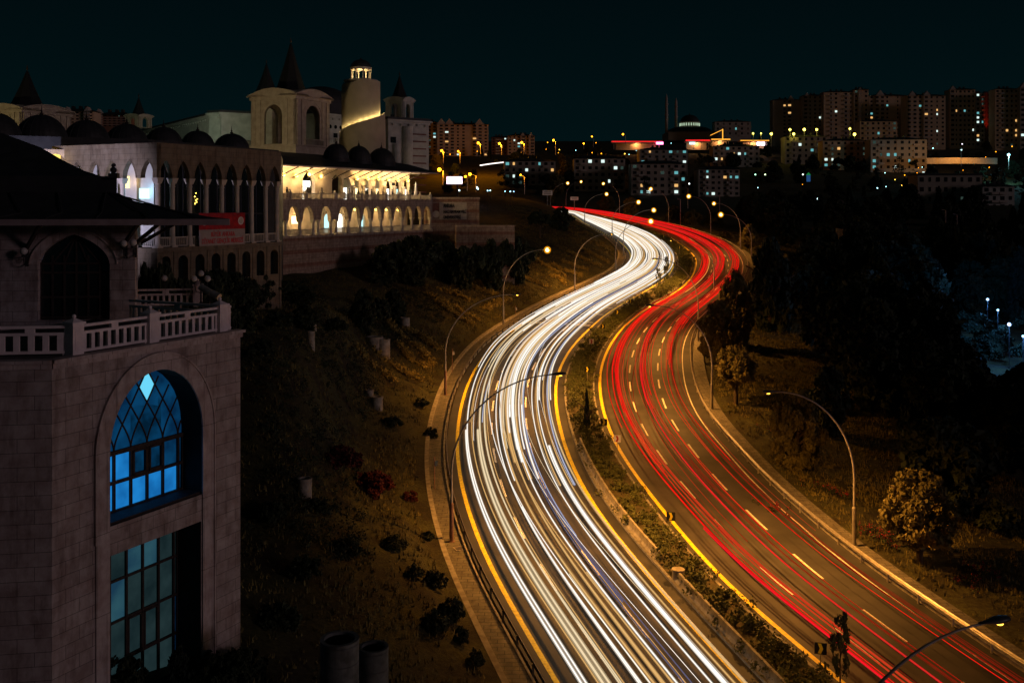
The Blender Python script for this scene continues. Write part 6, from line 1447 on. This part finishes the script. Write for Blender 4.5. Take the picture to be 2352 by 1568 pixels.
AP(1890,1993,323.5,386,'greenish hip-roofed block in the middle of the right-hand row',5,7,'flat_beige',.28,93,seed=15,warm=.2,Y=600)
AP(2000,2129,321,406,'widest hip-roofed block of the right-hand row',6,8,'flat_grey',.24,93,seed=16,warm=.15,Y=585)
AP(1975,2061,279,324,'low block in front of the middle towers, under their lit balconies',4,7,'flat_beige',.12,93,seed=17,Y=720)
AP(1775,1840,230,326,'leftmost tower block with lit bay windows under a small gable',11,6,'flat_grey',.2,93,gables=(.63,),seed=18,warm=.35,Y=820)
AP(1844,1889,220,322,'dim narrow tower block next to the leftmost one',11,4,'flat_grey',.10,93,gables=(.2,),seed=19,warm=.1,Y=810)
AP(1892,1960,212,322,'beige tower block with paired columns of small dark windows',11,6,'flat_beige',.02,93,seed=20,Y=800)
AP(1961,1995,206,322,'slim gabled tower wing with a bright green-white window column',11,3,'flat_beige',.22,93,gables=(.4,),seed=21,warm=.05,Y=798)
AP(1996,2080,220,322,'tower block with two warm yellow bay windows under its gable',11,7,'flat_beige',.14,93,gables=(.3,),seed=22,warm=.4,Y=805)
AP(2081,2172,220,336,'twin-gabled tower block with one bright orange bay',12,7,'flat_beige',.16,93,gables=(.15,.52),seed=23,warm=.35,Y=780)
AP(2182,2240,206,338,'tall tower block with a plain beige flank right of the twin gables',12,6,'flat_beige',.07,93,gables=(.1,),seed=24,warm=.2,Y=790)
AP(2241,2262,214,338,'slim tower wing with bright mint windows beside the red-lit strip',12,2,'flat_grey',.3,93,seed=25,warm=.1,Y=788)
t=AP(2263,2279,214,338,'narrow red-lit facade strip between two tower blocks',12,1,'flat_rust',.0,93,seed=26,Y=787)
AP(2286,2340,205,340,'tower block at the right edge of the picture',12,5,'flat_beige',.12,93,seed=27,warm=.3,Y=770)
AP(2341,2420,202,340,'gabled tower block cut by the right edge of the picture',12,6,'flat_grey',.14,93,gables=(.12,),seed=28,warm=.3,Y=765)
a=at(2271,345,770); rl=thing('red_floodlight','red floodlight at the foot of the narrow facade strip','floodlight',tuple(at(2271,337,783.5))); mb=MB(); mb.box(-.4,.4,-.2,.2,0,.5); part('lamp_head',mb,M['iron'],rl); spot(rl,(0,-1,.8),(.0,.16,1),26000,(1,.05,.01),17,.5,.3)
# dark office building and its lit side, lower right
AP(2108,2256,403,470,'dark blue-grey office building in the hollow at the right',3,8,'flat_grey',.04,93,seed=29,hip=False,Y=430,name='office_building')
AP(2257,2330,428,485,'warm-lit white corner of the low office building at the right',3,4,'plaster_white',.0,93,seed=30,Y=418,name='office_building',depth=9)
def haus(px,Y): return at(px,470,Y)
# mosque
Y=880.; s=Y/F; c=at(1584,310,Y); t=thing('mosque','dark domed mosque with two slim minarets on the skyline','mosque',(c.x,c.y,c.z-6))
mb=MB(); mb.box(-56*s,56*s,-56*s*.8,56*s*.8,0,6+4*s); part('wall',mb,M['flat_grey'],t)
mb=MB(); mb.lathe([(52*s,6+4*s)]+[(22*s+30*s*math.cos(b),6+4*s+14*s*math.sin(b)) for b in np.linspace(0.05,1.5,8)],n=32); part('roof',mb,M['roof'],t)
mb=MB(); mb.lathe([(22*s,6+16*s),(22*s,6+28*s),(23.5*s,6+28*s),(23.5*s,6+29*s)],n=32); part('drum',mb,M['flat_trim'],t)
mb=MB()
for i in range(24):
    a=2*math.pi*i/24; mb.box(22*s*math.cos(a)-.5,22*s*math.cos(a)+.5,22*s*math.sin(a)-.5,22*s*math.sin(a)+.5,6+20*s,6+26*s)
part('lit_windows',mb,emit('mosque_windows',(.75,1,.7),.5),t)
mb=MB(); mb.lathe([(22*s,6+29*s)]+[(21.5*s*math.cos(b),6+29*s+17*s*math.sin(b)) for b in np.linspace(.05,1.5,9)]+[(.2,6+50*s)],n=32); part('dome',mb,M['roof'],t)
for dx in (1531-1584,1553-1584):
    mb=MB(); top=(310-218 if dx<-40 else 310-226)*s+6; mb.lathe([(3.6*s,0),(3.3*s,top*.55),(4.4*s,top*.56),(4.4*s,top*.585),(3.1*s,top*.59),(3.0*s,top*.78),(4.2*s,top*.79),(4.2*s,top*.81),(2.8*s,top*.815),(2.7*s,top*.93),(.1,top*1.02)],(dx*s,0,0),16); part('minaret',mb,M['flat_trim'],t)
# filling stations strung along the ridge road
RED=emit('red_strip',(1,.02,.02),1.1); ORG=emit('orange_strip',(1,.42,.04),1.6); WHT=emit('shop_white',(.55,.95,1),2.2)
def station(px0,px1,pt,pb,Y,label,edge,sign=None,roofcol=None):
    a=at(px0,pt,Y);b=at(px1,pb,Y); w=b.x-a.x; h=a.z-b.z; t=thing('filling_station',label,'filling station',(a.x,Y,b.z))
    mb=MB(); mb.box(0,w,0,8,h*.55,h); part('canopy',mb,roofcol or M['flat_trim'],t); mb=MB(); mb.box(-.1,w+.1,-.35,-.05,h*.78,h*.98); part('light_band',mb,edge,t)
    mb=MB()
    for q in (.05,.35,.65,.95): mb.box(w*q-.2,w*q+.2,2,2.4,-3,h*.55)
    part('pillar',mb,M['flat_trim'],t); mb=MB(); mb.box(w*.1,w*.9,6,9,-3,h*.5); part('kiosk',mb,M['flat_beige'],t)
    if sign: mb=MB(); x0=(sign[0]-px0)/F*Y;x1=(sign[1]-px0)/F*Y; mb.box(x0,x1,-.9,-.5,CH-(sign[3]-HY)/F*Y-b.z,CH-(sign[2]-HY)/F*Y-b.z); part('sign_box',mb,sign[4],t)
    point(t,(w/2,4,h*.3),1200,(1,.5,.2),.5,'canopy_light')
PK=emit('pink_sign',(1,.12,.3),9); PKW=emit('white_pink_sign',(1,.75,.9),7)
station(1405,1521,324,334,720,'long red-edged filling station canopy on the ridge road',RED,(1507,1523,326.5,332,PK))
station(1575,1632,321,334,730,'dim white-lit shop row between the two filling stations',RED,(1583,1596,327,332,WHT))
station(1634,1677,319,329,725,'orange-glowing canopy with a lit mast on the ridge',ORG)
station(1701,1766,322,330,715,'red-roofed filling station with a glowing pink sign',ORG,(1738,1756,327,334,PKW),M['red_trim'])
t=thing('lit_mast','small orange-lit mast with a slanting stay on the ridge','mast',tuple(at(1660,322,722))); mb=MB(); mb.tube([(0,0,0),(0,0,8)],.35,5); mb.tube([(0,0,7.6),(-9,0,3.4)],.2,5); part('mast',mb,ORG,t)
# LED billboard
Y=300.; a=at(1026,406,Y);b=at(1061.5,422.5,Y); w=b.x-a.x; h=a.z-b.z; g_=gz(a.x,Y); t=thing('billboard','blazing white and pink LED billboard beside the terrace building','billboard',(a.x,Y,g_))
mb=MB(); mb.lathe([(.3,0),(.3,b.z-g_)],(w*.7,0.2,0),10); part('post',mb,M['iron'],t); mb=MB(); mb.box(-.1,w+.1,0,.4,b.z-g_-.1,a.z-g_+.1); part('frame',mb,M['iron'],t)
led=emit_noise('led_face',(1,.95,1),(.75,.25,.55),5,.9); mb=MB(); mb.box(0,w,-.05,-.005,b.z-g_,a.z-g_); part('screen',mb,led,t)
# far street lamps and garden lamps
def farlamp(px,py,pb,Y,label,col=(1,.42,.07),st=60,r=.45,e=0,arm=0,cat='street lamp',group='distant street lamps on the hills',pole=True):
    a=at(px,py,Y); b=at(px+arm,pb,Y); t=thing('street_lamp',label,cat,(b.x,b.y,b.z),0,group)
    if pole: mb=MB(); mb.tube([(0,0,-1),(0,0,(a.z-b.z)*.9),(a.x-b.x,0,a.z-b.z+.1)],[.14,.12,.09],6); part('pole',mb,M['pole'],t)
    key='far%s%s'%(col,st)
    if key not in M: M[key]=emit('lamp_glow',col,st,'NONE')
    mb=MB(); mb.sphere((a.x-b.x,-.1,a.z-b.z),r,10); part('globe',mb,M[key],t,True)
    if e: point(t,(a.x-b.x,-.9,a.z-b.z-.9),e,col if e<20000 else (1,.5,.15),.3)
OR=(1,.33,.008)
LFT=[(1009.3,389.8,415,230,.34,1500,9,'lit by the terrace end, left of the billboard'),(1079.3,400.3,432,250,.30,900,14,'just right of the billboard, higher one'),(1069,405.7,430,265,.24,0,4,'just right of the billboard, lower one'),(1195.8,402,440,345,.22,900,9,'in front of the white-grey block'),
(1014.4,346.4,372,560,.5,9000,4,'under the widest gabled block, left'),(1052.5,347.8,372,560,.4,6000,4,'under the widest gabled block, middle'),(1098.4,328.8,350,560,.55,9000,5,'in front of the widest gabled block, right'),(1147,330,352,560,.50,9000,5,'in front of the rust-brown wing'),(1198.5,327.6,350,560,.5,9000,5,'in front of the twin-gabled block'),(1271,322.4,352,560,.42,3000,5,'beyond the twin-gabled block'),(1359.6,314,335,700,.35,0,3,'small one on the dark ridge'),(1430.9,308.8,330,700,.5,0,6,'above the red-edged filling station'),(1340.6,330,340,700,.4,0,0,'low red-orange one on the ridge')]
for px,py,pb,Y,r,e,arm,l in LFT: farlamp(px,py,pb,Y,'distant orange street lamp '+l,OR,14,r*1.2,e,arm)
GW=(1,.85,.10)
for i,(px,py,r,l) in enumerate([(1729.7,306.7,.42,'first from the left'),(1748,306.7,.34,'second from the left'),(1771.4,307.8,.62,'third from the left, above an orange pole'),(1814.3,297.9,.55,'fourth from the left'),(1823,308,.6,'below the fourth'),(1847.2,297.9,.66,'in the middle of the row'),(1875.8,297.9,.55,'right of the middle'),(1952,296,.5,'upper of the last pair'),(1962.7,308.8,.68,'lower of the last pair')]):
    farlamp(px,py,py+26,640,'yellow-white star lamp below the tower blocks, '+l,GW,6.5,r*1.35,300,0,group='yellow-white star lamps below the towers')
farlamp(2316.7,355.6,385,520,'dazzling blue-white lamp at the far right beside the tower blocks',(.30,.85,1.0),9,.62,9000,0,group='')
for px,py,Y,r,c,l in [(1054.9,437.4,250,.22,(.6,.9,1),'below the billboard'),(1095,431,260,.30,(.6,.95,1),'right of the billboard post, brightest'),(1098,434,262,.2,(.6,.95,1),'touching the brightest one'),(1120,438,270,.18,(.5,.9,1),'left of a pair'),(1126,437.5,270,.18,(.5,.9,1),'right of a pair'),(1160,439.5,290,.16,(.4,.8,1),'first of three beyond the pair'),(1172,440,290,.2,(.4,.8,1),'second of three beyond the pair'),(1180,440,290,.16,(.4,.8,1),'third of three beyond the pair'),
    (1735,581-180,400,.3,(.4,1,.6),'green one on the dark wooded hillside'),(1757.5,401,400,.3,(.7,1,.5),'yellow-green one on the wooded hillside'),(1844,401,400,.28,(.85,1,.9),'white one beside the green playground top'),(1583,422,430,.32,(.85,1,1),'between two low blocks above the bend'),(2208,344.5,560,.42,(.6,1,1),'above the lit retaining wall'),(2210,331,600,.3,(.9,.95,1),'over the lit retaining wall, upper'),(1879.5,456.5,330,.42,(.6,.95,1),'in a clearing of the dark wood'),(1888,455.5,330,.26,(.5,.9,1),'small one in a clearing of the dark wood'),
    (2268.5,687.5,150,.20,(.35,.6,1),'first of the blue park lamps'),(2292,712,140,.16,(.35,.7,1),'second of the blue park lamps'),(2318,745,132,.24,(.4,.6,1),'third and brightest of the blue park lamps'),(2350,772,125,.16,(.35,.7,1),'last of the blue park lamps at the picture edge')]:
    park='park' in l; a=at(px,py,Y); zb_=gz(a.x,Y); t=thing('garden_lamp','pale point-like lamp '+l if not park else 'blue-white lamp on a post, '+l,'lamp post',(a.x,Y,min(zb_,a.z-1.5)))
    h=a.z-t.location.z; mb=MB(); mb.lathe([(.06,0),(.05,h)],n=6); part('post',mb,M['iron'],t); k='g%s'%(c,)
    if k not in M: M[k]=emit('garden_globe',c,3.5,'NONE')
    mb=MB(); mb.sphere((0,0,h),r,10); part('globe',mb,M[k],t,True)
    if park: point(t,(-.3,-.8,h+.3),1500,(.10,.36,1),.2)
# lit pole shafts (lamps seen against dark ground)
for px,pt,pb,Y in ((1733.5,447,475,330),(1936,461,492,310),(2172,483,528,230),(2198,493,545,225),(1797,445,480,330),(1653,449,477,320),(1580,433,458,330),(1563,458,515,300)):
    a=at(px,pt,Y);b=at(px,pb,Y); t=thing('utility_pole','slim unlit-headed pole catching orange light in the dark middle distance','pole',tuple(b),0,'slim poles in the dark middle distance'); mb=MB(); mb.tube([(0,0,-3),(0,0,a.z-b.z),(-.9,0,a.z-b.z+.15)],.12,6); part('shaft',mb,M['fascia'],t)
# side street with retaining wall, lit orange, at the right
def wallstrip(pts,h,label,m,Yfn=None,name='retaining_wall'):
    mb=MB(); P=[]
    for px,py,Y in pts: P.append(at(px,py,Y))
    o=P[0].copy()
    for a,b in zip(P[:-1],P[1:]):
        a=a-o;b=b-o; mb.add([(a.x,a.y,a.z-h),(b.x,b.y,b.z-h),(b.x,b.y,b.z),(a.x,a.y,a.z),(a.x,a.y+.5,a.z-h),(b.x,b.y+.5,b.z-h),(b.x,b.y+.5,b.z),(a.x,a.y+.5,a.z)],[(0,1,2,3),(5,4,7,6),(3,2,6,7),(0,3,7,4),(1,5,6,2),(0,4,5,1)])
    return link(name,mb.mesh(name,m),None,label,'wall',loc=tuple(o))
wallstrip([(1921,524,262),(1985,533,252),(2060,541,243),(2120,550,236),(2188,557,230),(2300,568,222)],3.0,'long low wall of the side street, lit orange, right of the dark wood',M['plaster'])
wallstrip([(2128,363,560),(2200,362,556),(2291,363,552)],3.4,'pale retaining wall glowing orange below the right-hand towers',M['plaster'])
0 and wallstrip([(1000,395,300),(1150,372,420)],1.0,'low light-coloured wall along the road under the left hill',M['plaster'])
for px,py,Y in ((1950,505,262),(2040,515,250),(2150,528,236),(2240,540,225)):
    a=at(px,py,Y); t=thing('street_lamp','short street lamp lighting the side street wall','street lamp',(a.x,a.y-5,a.z-7),0,'short lamps of the side street'); mb=MB(); mb.tube([(0,0,-2),(0,0,7),(0,1,7.2)],.08,6); part('pole',mb,M['pole'],t); mb=MB(); mb.box(-.15,.15,.7,1.3,7.1,7.25); part('lamp_head',mb,M['iron'],t); spot(t,(0,1,7),(0,.7,-1),1100,(1,.42,.08),130,.6,.15)
a=at(2200,350,549); t=thing('street_lamp','street lamp in front of the glowing retaining wall on the right hill','street lamp',(a.x,a.y-4,a.z-4)); mb=MB(); mb.tube([(0,0,-4),(0,0,6)],.15,6); part('pole',mb,M['pole'],t); mb=MB(); mb.box(-.3,.3,-.3,.3,6,6.2); part('lamp_head',mb,M['iron'],t); spot(t,(0,.5,5.8),(0,.8,-.8),8000,(1,.42,.06),150,.6,.2)
spot(t,(-9,.5,5.8),(0,.8,-.8),2500,(1,.40,.06),140,.8,.2); spot(t,(7,.5,5.8),(0,.8,-.8),2000,(1,.40,.06),140,.8,.2)
# light line of the road under the left hill
p0=at(1218-0,400,400)
for (a_,b_,l,mm) in (((1221,380.5),(1156,374),'',0),):
    pass
A=at(1221-4,373+9,420)
mb=MB(); P=[at(1219,381,300),at(1240,378.5,330),at(1262,376.5,360),at(1310,373,400)]
P=[at(1219-0,381-0,410),at(1265,378,418),at(1310,372.5,425)]
P=[at(1103,380,400),at(1130,376,410),at(1156,373,420)]; o=P[0].copy(); mb.tube([tuple(p-o) for p in P],.22,6); link('light_trail',mb.mesh('light_trail',emit('far_white_streak',(1,.9,.85),2.2,'NONE')),None,'short distant white light trail on the road under the left hill','light trail',loc=tuple(o))
# hillside woods: trees one can tell apart, small and dark
g=random.Random(21); FARW=[]
for i in range(230):
    px=g.uniform(960,2420); py=g.choice((g.uniform(372,470),g.uniform(330,470)))
    if px>1300 and px<1720 and py>455: continue
    b=ground_hit(px,py)
    if b.y<300 or b.y>1000: continue
    if b.y<420 and b.x<40 : continue
    h=g.uniform(5,10); k=g.choice(('tall','roundd','cone','talll' if px<1300 else 'tall')); w=h*.36*(.7 if k=='cone' else 1.2)
    if i>95: FARW.append((b.x,b.y,b.z,w,h)); continue
    tree('tree',{'cone':'small dark pointed tree on the far hillside between the blocks','tall':'small dark oval tree on the far hillside between the blocks','roundd':'small dark round tree on the far hillside between the blocks','talll':'small olive tree near the orange lamps of the left hill'}[k],'tree',tuple(b),h*.52,w,h*.48,k,i,'small %s trees on the far hillside'%{'cone':'pointed','tall':'oval','roundd':'round','talll':'olive'}[k],i,trunk=False)
gg=np.random.default_rng(4); cs=[];rs=[]
for x,y_,z,w,h in FARW:
    for q in range(14): a_=gg.random()*6.28; t_=gg.random(); r_=w*(1-t_*.75)*gg.random(); cs.append((x+r_*math.cos(a_),y_+r_*math.sin(a_),z+h*(.15+.8*t_))); rs.append(w*.35)
V,Q=leaves(len(cs)*34,np.array(cs),np.array(rs),.38,gg); link('hillside_wood',leafmesh('hillside_wood',V,Q,M['leaf_dark']),None,'dark scattered woodland covering the far hillside behind the blocks','woodland','','stuff')
# playground slide top seen as coloured dots
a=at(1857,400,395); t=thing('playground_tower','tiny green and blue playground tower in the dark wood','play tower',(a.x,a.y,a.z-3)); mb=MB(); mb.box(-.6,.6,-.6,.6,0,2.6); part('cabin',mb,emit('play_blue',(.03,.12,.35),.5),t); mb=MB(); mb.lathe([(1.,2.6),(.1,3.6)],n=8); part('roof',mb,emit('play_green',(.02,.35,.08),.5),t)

g=random.Random(77)
for i in range(62):
    px=g.uniform(1000,2345); py=g.uniform(345,455) if px>1720 else g.uniform(338,372)
    b=ground_hit(px,py)
    if b.y<330 or b.y>980: continue
    c_=g.choice((OR,OR,(1,.55,.06),(.4,.95,1))); s=b.y/F; r=g.uniform(.7,1.3)*s
    t=thing('garden_lamp','tiny %s lamp glowing among the far hillside blocks'%('pale' if c_[2]>.5 else 'orange'),'street lamp',tuple(b),0,'tiny %s lamps scattered over the far hillside'%('pale' if c_[2]>.5 else 'orange'))
    mb=MB(); mb.tube([(0,0,-1),(0,0,4.5)],.08,5); part('post',mb,M['iron'],t); k='t%s'%(c_,)
    if k not in M: M[k]=emit('tiny_globe',c_,5,'NONE')
    mb=MB(); mb.sphere((0,0,4.6),r,8); part('globe',mb,M[k],t,True)

g=random.Random(31)
for i in range(34):
    px=g.uniform(2205,2400); Y=g.uniform(112,160); x=(px-CX)/F*Y; zb=gz(x,Y); h=g.uniform(2.0,4.2)
    if HY+(CH-zb-h)*F/Y<660: continue
    tree('tree','small leafy tree beside the blue-white park lamps at the right edge','tree',(x,Y,zb),h*.55,h*.42,h*.45,g.choice(('roundd','tall','roundd')),i,'small trees around the blue park lamps',i,trunk=False)

for i in range(52):
    px=g.uniform(2130,2450); Y=g.uniform(74,125); x=(px-CX)/F*Y; zb=gz(x,Y); top=g.uniform(790,1010) if px<2250 else g.uniform(845,1040); h=CH-(top-HY)/F*Y-zb
    if h<1.2 or h>7: continue
    tree('tree','dark bushy tree in the unlit hollow below the blue park lamps','tree',(x,Y,zb),h*.55,max(1.3,h*.5),h*.5,('roundd','tall')[i%2],i,'dark bushy trees below the blue park lamps',i,trunk=False)
